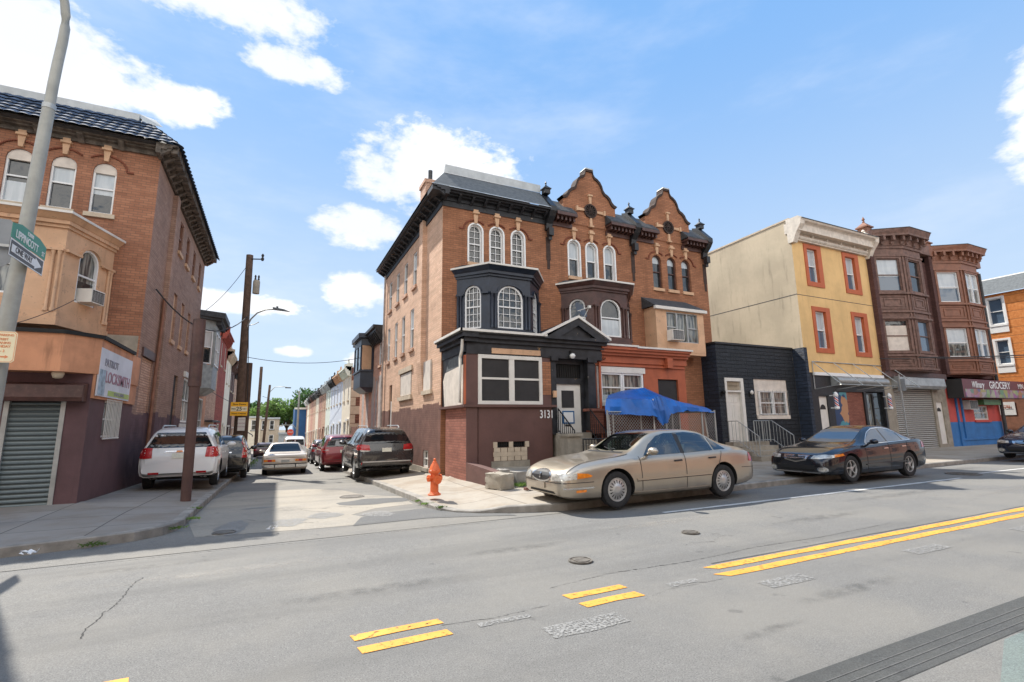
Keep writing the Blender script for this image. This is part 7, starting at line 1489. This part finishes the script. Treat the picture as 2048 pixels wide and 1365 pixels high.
fe_ = [('windscreen', [(1.68, -.60), (1.60, 0), (1.68, .60), (2.30, .56), (2.34, 0), (2.30, -.56)], 'top', CLR), ('rear_window', [(3.68, -.52), (3.64, 0), (3.68, .52), (4.2, .58), (4.24, 0), (4.2, -.58)], 'top', CLR),
       ('side_window', sideglass_f, 'side', CLR), ('side_window', sideglass_r, 'side', CLR), ('quarter_window', quarter, 'side', CLR), ('pillar_trim', [(2.86, .955), (2.96, .955), (2.96, 1.37), (2.84, 1.365)], 'side', 'trimblack', {'off': .004}),
       ('front_door', poly_line([(1.72, .55), (1.72, .56)], .35), 'side', 'trimblack'), ('door_seam', line(1.76, .28, 1.74, .93), 'side', 'trimblack'), ('door_seam', line(2.92, .27, 2.92, .96), 'side', 'trimblack'), ('door_seam', line(3.82, .62, 4.0, .96), 'side', 'trimblack'), ('door_seam', line(3.70, .28, 3.82, .62), 'side', 'trimblack'),
       ('body_moulding', poly_line([(1.62, .50), (3.62, .52)], .018), 'side', champ, {'thick': .012}), ('moulding_shadow', poly_line([(1.62, .47), (3.62, .49)], .006), 'side', 'trimblack', {'off': .004}), ('rocker_trim', poly_line([(1.55, .235), (3.55, .235)], .03), 'side', champ, {'thick': .02}),
       ('door_handle', [(2.62, .80), (2.82, .805), (2.82, .835), (2.62, .83)], 'side', 'trimblack', {'thick': .02}), ('door_handle', [(3.58, .82), (3.78, .825), (3.78, .855), (3.58, .85)], 'side', 'trimblack', {'thick': .02}),
       ('grille', ell(0, .60, .34, .09), 'end', 'trimblack', {'off': .012}), ('grille_surround', [(p[0], p[1]) for p in ell(0, .60, .385, .12, 20)], 'end', 'chrome', {'off': .006}),
       ('headlight', [(.40, .52), (.66, .53), (.80, .56), (.86, .60), (.80, .655), (.62, .67), (.46, .65), (.39, .59)], 'end', 'lamp_clear', {'mirror': 1, 'off': .008}), ('turn_signal', [(.28, .575), (.56, .60), (.60, .625), (.50, .665), (.3, .68)], 'side', 'lamp_amber', {'off': .009}), ('headlight', [(.02, .54), (.30, .575), (.32, .68), (.1, .66)], 'side', 'lamp_clear', {'off': .007}),
       ('bumper_seam', poly_line([(.02, .50), (.3, .51), (.62, .515)], .006), 'side', 'trimblack'), ('bumper_seam', poly_line([(-.8, .495), (0, .49), (.8, .495)], .006), 'end', 'trimblack'), ('bumper_strip', poly_line([(.05, .40), (.3, .41), (.62, .415)], .014), 'side', 'chrome'), ('fog_lamp', [(.26, .33), (.46, .34), (.46, .385), (.26, .375)], 'side', 'lamp_amber', {'off': .01}), ('air_intake', [(-.5, .285), (.5, .285), (.45, .33), (-.45, .33)], 'end', 'black'),
       ('plate_bracket', [(-.16, .37), (.16, .37), (.16, .48), (-.16, .48)], 'end', champ, {'thick': .02}), ('emblem', ell(0, .60, .035, .05, 12), 'end', 'chrome', {'off': .03}), ('bonnet_seam', poly_line([(.12, .74), (.5, .71), (1.0, .735), (1.55, .745)], .006), 'top', 'trimblack', {'mirror': 1}), ('bonnet_seam', poly_line([(.3, 0), (.31, .01)], .004), 'top', champ),
       ('tail_light', [(4.82, .72), (5.04, .70), (5.02, .86), (4.86, .90)], 'side', 'lamp_red', {'off': .008}), ('tail_light', [(.35, .66), (.76, .66), (.74, .80), (.35, .80)], 'end', 'lamp_red', {'s': 1, 'mirror': 1}), ('bumper_seam', poly_line([(4.55, .60), (5.0, .59)], .006), 'side', 'trimblack'), ('wiper_cowl', [(1.52, -.6), (1.5, 0), (1.52, .6), (1.60, .58), (1.57, 0), (1.60, -.58)], 'top', 'trimblack')]
fe_ = [f for f in fe_ if f[0] != 'front_door' and not (f[0] == 'bonnet_seam' and len(f[1]) < 5)]
t, T, patch = car('parked_sedan', 'champagne beige sedan parked at the kerb in front of the blue tarp', 'car', (7.36, 8.76, .03), 0, 5.08, 1.87, st, champ, [1.17, 4.0], .335, CGB, fe_,
    cabin=([(1.74, .45, .80), (4.15, .45, .80), (1.74, .88, .80), (4.2, .94, .80), (1.9, 1.02, .70), (2.3, 1.31, .56), (2.6, 1.385, .55), (3.2, 1.395, .55), (3.6, 1.355, .54), (4.1, 1.08, .60)], [('side', sideglass_f), ('side', sideglass_r), ('side', quarter), ('top', [(1.70, -.58), (1.62, 0), (1.70, .58), (2.29, .54), (2.33, 0), (2.29, -.54)]), ('top', [(3.70, -.5), (3.66, 0), (3.70, .5), (4.18, .56), (4.22, 0), (4.18, -.56)])], .93))
for (x_, y_) in ((2.85, -.38), (2.85, .38)):
    mb = MB(); box_at(T, mb, x_-.3, x_+.2, y_-.24, y_+.24, .45, .72); mb.add([T(q) for q in [(x_+.1, y_-.24, .6), (x_+.24, y_-.24, .6), (x_+.38, y_-.22, 1.12), (x_+.28, y_-.22, 1.12), (x_+.1, y_+.24, .6), (x_+.24, y_+.24, .6), (x_+.38, y_+.22, 1.12), (x_+.28, y_+.22, 1.12)]], [(0, 1, 2, 3), (4, 5, 6, 7), (0, 1, 5, 4), (1, 2, 6, 5), (2, 3, 7, 6), (3, 0, 4, 7)]); box_at(T, mb, x_+.29, x_+.38, y_-.12, y_+.12, 1.15, 1.31); mb.build('seat', M['seat'], t)
mb = MB(); box_at(T, mb, 3.3, 3.85, -.7, .7, .45, .72); box_at(T, mb, 3.85, 4.0, -.68, .68, .6, 1.04); mb.build('rear_seat', M['seat'], t)
mb = MB(); mb.add([T(q) for q in [(1.75, -.75, .9), (2.2, -.75, .86), (2.2, .75, .86), (1.75, .75, .9), (2.2, -.75, .6), (2.2, .75, .6)]], [(0, 1, 2, 3), (1, 4, 5, 2)]); mb.build('dashboard', M['cabin'], t)
mb = MB(); mb.tube([T((2.42+.07*sin(a_), .38+.18*cos(a_), .93+.17*sin(a_))) for a_ in [2*pi*k/18 for k in range(19)]], .014, 6, cap=False); mb.build('steering_wheel', M['trimblack'], t, 60)
for s in (-1, 1): mirror(t, T, 1.98, s*.9, 1.0, champ, s, 1.15)
mb = MB()
for yy in (-.35, .15): mb.tube([T((1.56, yy, 1.0)), T((1.66, yy+.5, 1.09))], .008, 5)
mb.build('wiper', M['trimblack'], t)
# --- dark blue sedan
navy = carpaint('dark_navy_paint', (.007, .010, .018), .5, .16)
st2 = [(0, .34, .55, .50, .60, .42), (.05, .24, .74, .56, .66, .56), (.2, .2, .86, .66, .74, .64), (.6, .18, .91, .80, .86, .70), (1.1, .17, .92, .87, .92, .72), (1.45, .17, .92, .91, .985, .72), (2.2, .17, .92, .94, 1.34, .585), (2.55, .17, .92, .96, 1.425, .565), (3.0, .17, .92, .985, 1.43, .56), (3.4, .18, .92, 1.0, 1.38, .56), (4.05, .19, .915, 1.02, 1.14, .62), (4.2, .2, .91, 1.02, 1.1, .66), (4.5, .24, .88, .98, 1.06, .66), (4.66, .3, .83, .86, .95, .62), (4.73, .42, .74, .62, .72, .55)]
fe2 = [('windscreen', [(1.5, -.62), (1.42, 0), (1.5, .62), (2.18, .53), (2.24, 0), (2.18, -.53)], 'top', 'glass_bright'), ('rear_window', [(3.5, -.5), (3.46, 0), (3.5, .5), (4.0, .55), (4.04, 0), (4.0, -.55)], 'top', CG),
       ('side_window', [(1.78, .96), (2.66, .985), (2.66, 1.325), (2.45, 1.315), (2.2, 1.23), (1.95, 1.08)], 'side', 'glass_bright'), ('side_window', [(2.74, .985), (3.45, 1.01), (3.42, 1.22), (3.2, 1.3), (2.95, 1.33), (2.74, 1.33)], 'side', 'glass_bright'), ('quarter_window', [(3.49, 1.01), (3.82, 1.03), (3.66, 1.13), (3.46, 1.21)], 'side', 'glass_bright'),
       ('window_chrome', poly_line([(1.76, .945), (2.7, .965), (3.84, 1.01)], .008), 'side', 'chrome', {'off': .008}), ('window_chrome', poly_line([(1.74, .955), (1.95, 1.1), (2.2, 1.25), (2.45, 1.335), (2.75, 1.352), (3.0, 1.345), (3.25, 1.31), (3.5, 1.24), (3.88, 1.03)], .009), 'side', 'chrome', {'off': .007}),
       ('door_seam', line(1.62, .28, 1.6, .9), 'side', 'black'), ('door_seam', line(2.7, .27, 2.7, .97), 'side', 'black'), ('door_seam', line(3.45, .3, 3.62, .98), 'side', 'black'), ('door_handle', [(2.42, .80), (2.62, .805), (2.62, .835), (2.42, .83)], 'side', 'chrome', {'thick': .02}), ('door_handle', [(3.3, .83), (3.5, .835), (3.5, .865), (3.3, .86)], 'side', 'chrome', {'thick': .02}),
       ('grille_surround', [(-.36, .69), (.36, .69), (.30, .56), (0, .50), (-.30, .56)], 'end', 'chrome', {'off': .008}), ('grille', [(-.27, .645), (.27, .645), (.23, .575), (0, .53), (-.23, .575)], 'end', 'trimblack', {'off': .016}), ('grille_bar', [(-.26, .60), (.26, .60), (.25, .615), (-.25, .615)], 'end', 'chrome', {'off': .022}), ('emblem', ell(0, .655, .045, .04, 12), 'end', 'trimblack', {'off': .02}),
       ('headlight', [(.42, .60), (.64, .60), (.80, .63), (.86, .68), (.70, .71), (.46, .68)], 'end', 'lamp_clear', {'mirror': 1, 'off': .008}), ('headlight', [(.06, .61), (.30, .64), (.34, .70), (.12, .70)], 'side', 'lamp_clear', {'off': .008}), ('turn_signal', [(.30, .645), (.66, .68), (.62, .73), (.34, .71)], 'side', 'lamp_amber', {'off': .008}),
       ('air_intake', [(-.46, .30), (.46, .30), (.52, .44), (-.52, .44)], 'end', 'black'), ('lower_lip', poly_line([(-.62, .255), (0, .25), (.62, .255)], .015), 'end', 'chrome'), ('fog_lamp', ell(.68, .34, .09, .05, 10), 'end', 'lamp_clear', {'mirror': 1, 'off': .012}), ('fog_ring', ell(.68, .34, .12, .075, 12), 'end', 'chrome', {'mirror': 1, 'off': .006}),
       ('tail_light', [(4.35, .78), (4.66, .78), (4.6, .93), (4.4, .95)], 'side', 'lamp_red', {'off': .008}), ('door_moulding', poly_line([(1.55, .42), (3.5, .44)], .014), 'side', navy, {'thick': .015})]
t, T, patch = car('parked_sedan', 'dark navy sedan with five spoke wheels parked in front of the yellow building', 'car', (15.02, 8.86, .03), 0, 4.73, 1.84, st2, navy, [.95, 3.655], .335, CG, fe2, rimstyle='five')
for s in (-1, 1): mirror(t, T, 1.85, s*.88, .98, navy, s)
t, T, patch = car('parked_sedan', 'dark blue car cut off by the right edge of the picture', 'car', (27.5, 8.5, .07), radians(0), 4.73, 1.84, st2, carpaint('deep_blue_car_paint', (.01, .02, .045), .5, .2), [.95, 3.655], .335, CG, fe2, rimstyle='ten')
for s in (-1, 1): mirror(t, T, 1.85, s*.88, .98, navy, s)
# --- tall vehicles seen from behind (car x axis runs front->rear; rotate so the rear faces the camera)
def suv(name, label, cat, X, Yr, z, L, Wd, H, pm, gl, feats, axles, r, rz=-90, belt=1.05, hood=1.02, rear=.0, roofw=.62, style='ten', group='parked cars', slope=.25, tailz=.5, van=False, zf=0.0, tilt=0):
    w = Wd/2; b = belt
    st = [(0, .45, w*.78, .62, .74, w*.6), (.08, .32, w*.88, .74, hood-.12, w*.68), (.3, .26, w*.96, .86, hood-.03, w*.74), (.95, .24, w, b-.08, hood+.03, w*.76), (1.25 if not van else .95, .24, w, b-.04, hood+.10, w*.77)] 
    if van: st = [(0, .45, w*.8, .7, .85, w*.65), (.1, .32, w*.92, .85, 1.02, w*.72), (.5, .28, w, b-.05, 1.14, w*.78)]
    x1 = st[-1][0]; st += [(x1+.75, .24, w, b, H*.93, roofw), (x1+1.15, .24, w, b, H-.01, roofw), (L-1.6, .24, w, b+.02, H, roofw), (L-.75, .28, w, b+.03, H-.015, roofw*.985), (L-.38-slope*.3, .33, w*.99, b+.03, H-.05, roofw*.97), (L-slope*.55, .36, w*.975, b+.0, H-.22, roofw*1.05), (L-.13, .40, w*.95, b-.06, b+.12, w*.84), (L-.05, .42, w*.93, b-.2, b-.05, w*.84), (L-.0, .46, w*.88, tailz+.15, tailz+.3, w*.8)]
    return car(name, label, cat, (X, Yr+L/2, z), radians(rz), L, Wd, st, pm, axles, r, gl, feats, group, style)
def rear_feats(L, w, H, b, gl, pm, lights, winz, winw, plz, bump, extra=(), side=True, sidew=None, roofw=.62):
    z0, z1 = winz; w0, w1 = winw
    f = [('rear_window', [(-w0, z0), (w0, z0), (w1, z1), (-w1, z1)], 'end', gl, {'s': 1, 'off': .007}), ('number_plate', [(-.16, plz), (.16, plz), (.16, plz+.13), (-.16, plz+.13)], 'end', 'plate', {'s': 1, 'off': .02}),
         ('rear_bumper', [(-w*.84, bump[0]+.1), (w*.84, bump[0]+.1), (w*.84, bump[1]), (-w*.84, bump[1])], 'end', bump[2], {'s': 1, 'thick': .05}), ('tailgate_seam', poly_line([(-w*.72, bump[1]+.05), (w*.72, bump[1]+.05)], .006), 'end', 'trimblack', {'s': 1}),
         ('windscreen', [(1.25, -w*.72), (1.2, 0), (1.25, w*.72), (1.95, roofw*.9), (2.0, 0), (1.95, -roofw*.9)], 'top', gl)]
    for (pts, mat) in lights: f.append(('tail_light', pts, 'end', mat, {'s': 1, 'mirror': 1, 'off': .012}))
    if side:
        for q in (sidew or [[(1.75, b+.03), (2.55, b+.04), (2.55, H-.18), (2.2, H-.19), (1.95, H-.3)], [(2.65, b+.04), (3.4, b+.05), (3.38, H-.18), (2.65, H-.17)], [(3.5, b+.05), (L-.55, b+.1), (L-.62, H-.22), (3.48, H-.19)]]): f.append(('side_window', q, 'side', gl))
        for x in (1.6, 2.6, 3.45): f.append(('door_seam', line(x, .32, x, b), 'side', 'trimblack'))
        f.append(('sill_trim', poly_line([(1.3, .30), (L-1.35, .30)], .05), 'side', 'trimblack', {'off': .006}))
        f.append(('door_handle', [(2.35, .88), (2.55, .885), (2.55, .915), (2.35, .91)], 'side', pm, {'thick': .02})); f.append(('door_handle', [(3.2, .9), (3.4, .905), (3.4, .935), (3.2, .93)], 'side', pm, {'thick': .02}))
    return f+list(extra)
white = carpaint('white_car_paint', (.72, .72, .71), .0, .25); black = carpaint('black_car_paint', (.010, .011, .012), .2, .15); red = carpaint('dark_red_car_paint', (.20, .010, .018), .4, .25); grey = carpaint('graphite_car_paint', (.05, .05, .052), .6, .2); gold = carpaint('faded_gold_paint', (.46, .40, .33), .4, .35); plum = carpaint('plum_grey_paint', (.11, .09, .10), .5, .3)
def ex(*a): return list(a)
def roofrails(t, T, L, H, y=.55, x0=1.9):
    for s in (-1, 1):
        MB().tube([T((x0, s*y, H-.03)), T((x0+.15, s*y, H+.04)), T((L-.9, s*y, H+.04)), T((L-.7, s*y, H-.04))], .02, 6).build('roof_rail', M['rim_silver'], t, 50)
# white SUV
L = 4.77; w = .92; ft = rear_feats(L, w, 1.68, 1.08, CB, white, [([(.60, .86), (.86, .84), (.88, 1.02), (.80, 1.13), (.62, 1.12)], 'lamp_red'), ([(.42, .44), (.66, .44), (.66, .49), (.42, .49)], 'lamp_red')], (1.12, 1.52), (.76, .56), .84, (.30, .40, 'trimblack'),
    ex(('tail_light', [(L-.42, .88), (L-.1, .86), (L-.12, 1.1), (L-.3, 1.14)], 'side', 'lamp_red', {'off': .012}), ('chrome_bar', [(-.34, 1.0), (.34, 1.0), (.34, 1.035), (-.34, 1.035)], 'end', 'chrome', {'s': 1, 'off': .015}), ('emblem', [(-.08, .995), (.08, .995), (.06, 1.04), (-.06, 1.04)], 'end', 'lamp_amber', {'s': 1, 'off': .022}), ('bumper_skirt', [(-.78, .40), (.78, .40), (.82, .44), (.5, .40), (-.5, .40), (-.82, .44)], 'end', 'trimblack', {'s': 1, 'off': .014}), ('exhaust_tip', [(.5, .30), (.66, .30), (.66, .36), (.5, .36)], 'end', 'chrome', {'s': 1, 'mirror': 1, 'off': .05})))
t, T, p = suv('parked_suv', 'white SUV parked on the left pavement behind the brown post', 'car', -2.26, 16.1, .0, L, 1.84, 1.68, white, CB, ft, [.95, 3.8], .355, belt=1.08); roofrails(t, T, L, 1.68)
for s in (-1, 1): mirror(t, T, 1.7, s*.9, 1.08, white, s, 1.2)
# black SUV
L = 4.52; ft = rear_feats(L, .9, 1.66, 1.06, CB, black, [([(.70, .82), (.86, .82), (.86, 1.0), (.80, 1.3), (.72, 1.56), (.64, 1.55), (.72, 1.2)], 'lamp_red'), ([(.5, .44), (.74, .44), (.74, .50), (.5, .50)], 'lamp_red'), ([(.72, .92), (.84, .92), (.84, 1.0), (.74, 1.02)], 'lamp_clear')], (1.1, 1.54), (.70, .56), .84, (.3, .5, 'trimblack'), ex(('chrome_bar', [(-.36, .995), (.36, .995), (.36, 1.035), (-.36, 1.035)], 'end', 'chrome', {'s': 1, 'off': .015}), ('wiper', line(-.5, 1.14, -.1, 1.2, .01), 'end', 'steel', {'s': 1, 'off': .02})))
t, T, p = suv('parked_suv', 'black SUV parked half on the left kerb before the utility pole', 'car', -1.72, 21.3, -.29, L, 1.8, 1.66, black, CB, ft, [.9, 3.52], .35, belt=1.06, slope=.35)
for s in (-1, 1): mirror(t, T, 1.7, s*.88, 1.06, black, s, 1.2)
# grey SUV right
L = 4.82; ft = rear_feats(L, .97, 1.74, 1.12, CB, grey, [([(.55, .96), (.92, .98), (.93, 1.10), (.84, 1.16), (.58, 1.13)], 'lamp_red'), ([(.56, .955), (.88, .97), (.84, .93), (.6, .925)], 'lamp_clear'), ([(.66, .5), (.84, .5), (.84, .58), (.66, .58)], 'lamp_red')], (1.18, 1.6), (.80, .60), .90, (.34, .56, grey), ex(('tail_light', [(L-.45, 1.0), (L-.12, .97), (L-.12, 1.12), (L-.35, 1.16)], 'side', 'lamp_red', {'off': .012}), ('bumper_step', [(-.8, .57), (.8, .57), (.8, .61), (-.8, .61)], 'end', 'rim_silver', {'s': 1, 'thick': .06}), ('bumper_skirt', [(-.8, .30), (.8, .30), (.8, .42), (-.8, .42)], 'end', 'trimblack', {'s': 1, 'off': .06}), ('exhaust_tip', ell(.6, .36, .06, .045, 10), 'end', 'chrome', {'s': 1, 'mirror': 1, 'off': .075})))
t, T, p = suv('parked_suv', 'graphite grey SUV parked on the right pavement beside the corner house wall', 'car', 3.52, 17.2, -.14, L, 1.94, 1.74, grey, CB, ft, [.92, 3.84], .385, belt=1.12, hood=1.08); roofrails(t, T, L, 1.74)
for s in (-1, 1): mirror(t, T, 1.72, s*.95, 1.12, grey, s, 1.3)
# red minivan
L = 5.1; ft = rear_feats(L, .98, 1.72, 1.08, CB, red, [([(.66, .92), (.93, .9), (.93, 1.02), (.86, 1.08), (.68, 1.06)], 'lamp_red')], (1.16, 1.58), (.78, .62), .88, (.3, .52, red), ex(('tail_light', [(L-.4, .94), (L-.1, .9), (L-.1, 1.05), (L-.3, 1.1)], 'side', 'lamp_red', {'off': .012}), ('light_band', [(.67, 1.0), (.9, .99), (.9, 1.02), (.68, 1.04)], 'end', 'lamp_clear', {'s': 1, 'mirror': 1, 'off': .02}), ('window_poster', [(-.4, 1.2), (.2, 1.2), (.16, 1.44), (-.36, 1.44)], 'end', 'glass_shade', {'s': 1, 'off': .012})))
t, T, p = suv('parked_minivan', 'dark red minivan parked along the right kerb of the side street', 'car', 3.06, 24.9, -.47, L, 1.96, 1.72, red, CB, ft, [.95, 3.95], .35, belt=1.08)
for s in (-1, 1): mirror(t, T, 1.6, s*.95, 1.08, red, s, 1.2)
# dark crossover beyond
L = 4.5; ft = rear_feats(L, .92, 1.62, 1.04, CB, plum, [([(.55, .88), (.86, .86), (.86, .98), (.78, 1.02), (.58, 1.0)], 'lamp_red')], (1.08, 1.46), (.74, .52), .76, (.3, .5, 'trimblack'))
t, T, p = suv('parked_suv', 'dark plum grey crossover parked beyond the red minivan', 'car', 3.15, 34.4, -.80, L, 1.84, 1.62, plum, CB, ft, [.9, 3.6], .35, belt=1.04)
# white van
L = 5.6; ft = rear_feats(L, 1.0, 2.0, 1.2, CB, white, [([(.84, 1.12), (.96, 1.12), (.90, 1.75), (.80, 1.75)], 'lamp_red')], (1.24, 1.72), (.74, .66), .8, (.36, .5, 'chrome'), ex(('door_split', poly_line([(-.03, 1.3), (.03, 1.3)], .62), 'end', white, {'s': 1, 'off': .02})), side=False)
t, T, p = suv('parked_van', 'white van with twin rear windows facing away far down the side street', 'van', 1.75, 47.5, -1.15, L, 2.0, 2.0, white, CB, ft, [.9, 4.5], .36, belt=1.2, van=True, roofw=.74, slope=.1)
# small dark car far left
L = 4.4; ft = rear_feats(L, .88, 1.5, .96, CB, plum, [([(.55, .8), (.8, .8), (.8, .9), (.58, .92)], 'lamp_red')], (1.0, 1.34), (.66, .5), .68, (.3, .45, plum)); suv('parked_car', 'small dark red car far down the left side of the side street', 'car', -.75, 53, -1.28, L, 1.76, 1.5, carpaint('dark_maroon_car', (.06, .015, .02), .4, .25), CB, ft, [.9, 3.5], .32, belt=.96)
# --- old square gold sedan on the carriageway
L = 5.3; w = .94
st3 = [(0, .40, .86, .60, .70, .80), (.05, .30, .90, .74, .80, .82), (.3, .26, .93, .82, .86, .84), (1.5, .24, .95, .90, .95, .86), (1.75, .24, .95, .91, 1.0, .84), (2.35, .24, .95, .92, 1.37, .62), (2.6, .24, .95, .92, 1.42, .60), (3.5, .24, .95, .92, 1.42, .60), (3.7, .24, .95, .92, 1.38, .62), (4.15, .24, .95, .92, 1.02, .82), (4.3, .24, .95, .91, .985, .86), (5.1, .28, .93, .90, .96, .86), (5.26, .30, .92, .86, .92, .86), (5.3, .34, .91, .72, .86, .86)]
ft = [('rear_window', [(3.72, -.54), (3.7, 0), (3.72, .54), (4.14, .68), (4.16, 0), (4.14, -.68)], 'top', CB), ('windscreen', [(1.85, -.7), (1.8, 0), (1.85, .7), (2.36, .56), (2.38, 0), (2.36, -.56)], 'top', CB), ('side_window', [(2.1, .97), (2.85, .97), (2.85, 1.33), (2.42, 1.33)], 'side', CB), ('side_window', [(2.92, .97), (3.75, .97), (3.6, 1.3), (2.92, 1.33)], 'side', CB),
      ('tail_light', [(.40, .64), (.86, .64), (.86, .74), (.40, .74)], 'end', 'lamp_red', {'s': 1, 'mirror': 1, 'off': .01}), ('turn_signal', [(.40, .645), (.54, .645), (.54, .735), (.40, .735)], 'end', 'lamp_amber', {'s': 1, 'mirror': 1, 'off': .016}), ('turn_signal', [(.70, .645), (.85, .645), (.85, .735), (.70, .735)], 'end', 'lamp_amber', {'s': 1, 'mirror': 1, 'off': .016}), ('number_plate', [(-.17, .60), (.17, .60), (.17, .72), (-.17, .72)], 'end', 'steel', {'s': 1, 'off': .02}),
      ('chrome_bumper', [(-.90, .40), (.90, .40), (.90, .52), (-.90, .52)], 'end', 'chrome', {'s': 1, 'thick': .10}), ('bumper_rub_strip', [(-.88, .525), (.88, .525), (.88, .56), (-.88, .56)], 'end', 'trimblack', {'s': 1, 'thick': .05}), ('boot_lip', [(-.86, .80), (.86, .80), (.86, .815), (-.86, .815)], 'end', 'trimblack', {'s': 1}), ('door_seam', line(2.0, .3, 2.0, .9), 'side', 'trimblack'), ('door_seam', line(2.88, .3, 2.88, .9), 'side', 'trimblack'), ('side_moulding', poly_line([(.4, .58), (5.0, .58)], .02), 'side', 'chrome')]
t, T, p = car('old_sedan', 'old square gold and silver sedan driving away in the middle of the side street', 'car', (.55, 24.4+2.65, -.5), radians(-90), L, 1.9, st3, gold, [1.0, 4.1], .34, CB, ft, None, 'steel')
mirror(t, T, 2.0, -.92, .95, gold, -1)
mb = MB(); [box_at(T, mb, 5.36, 5.42, s*.42-.02, s*.42+.02, .38, .55) for s in (-1, 1)]; mb.build('bumper_guards', M['trimblack'], t)
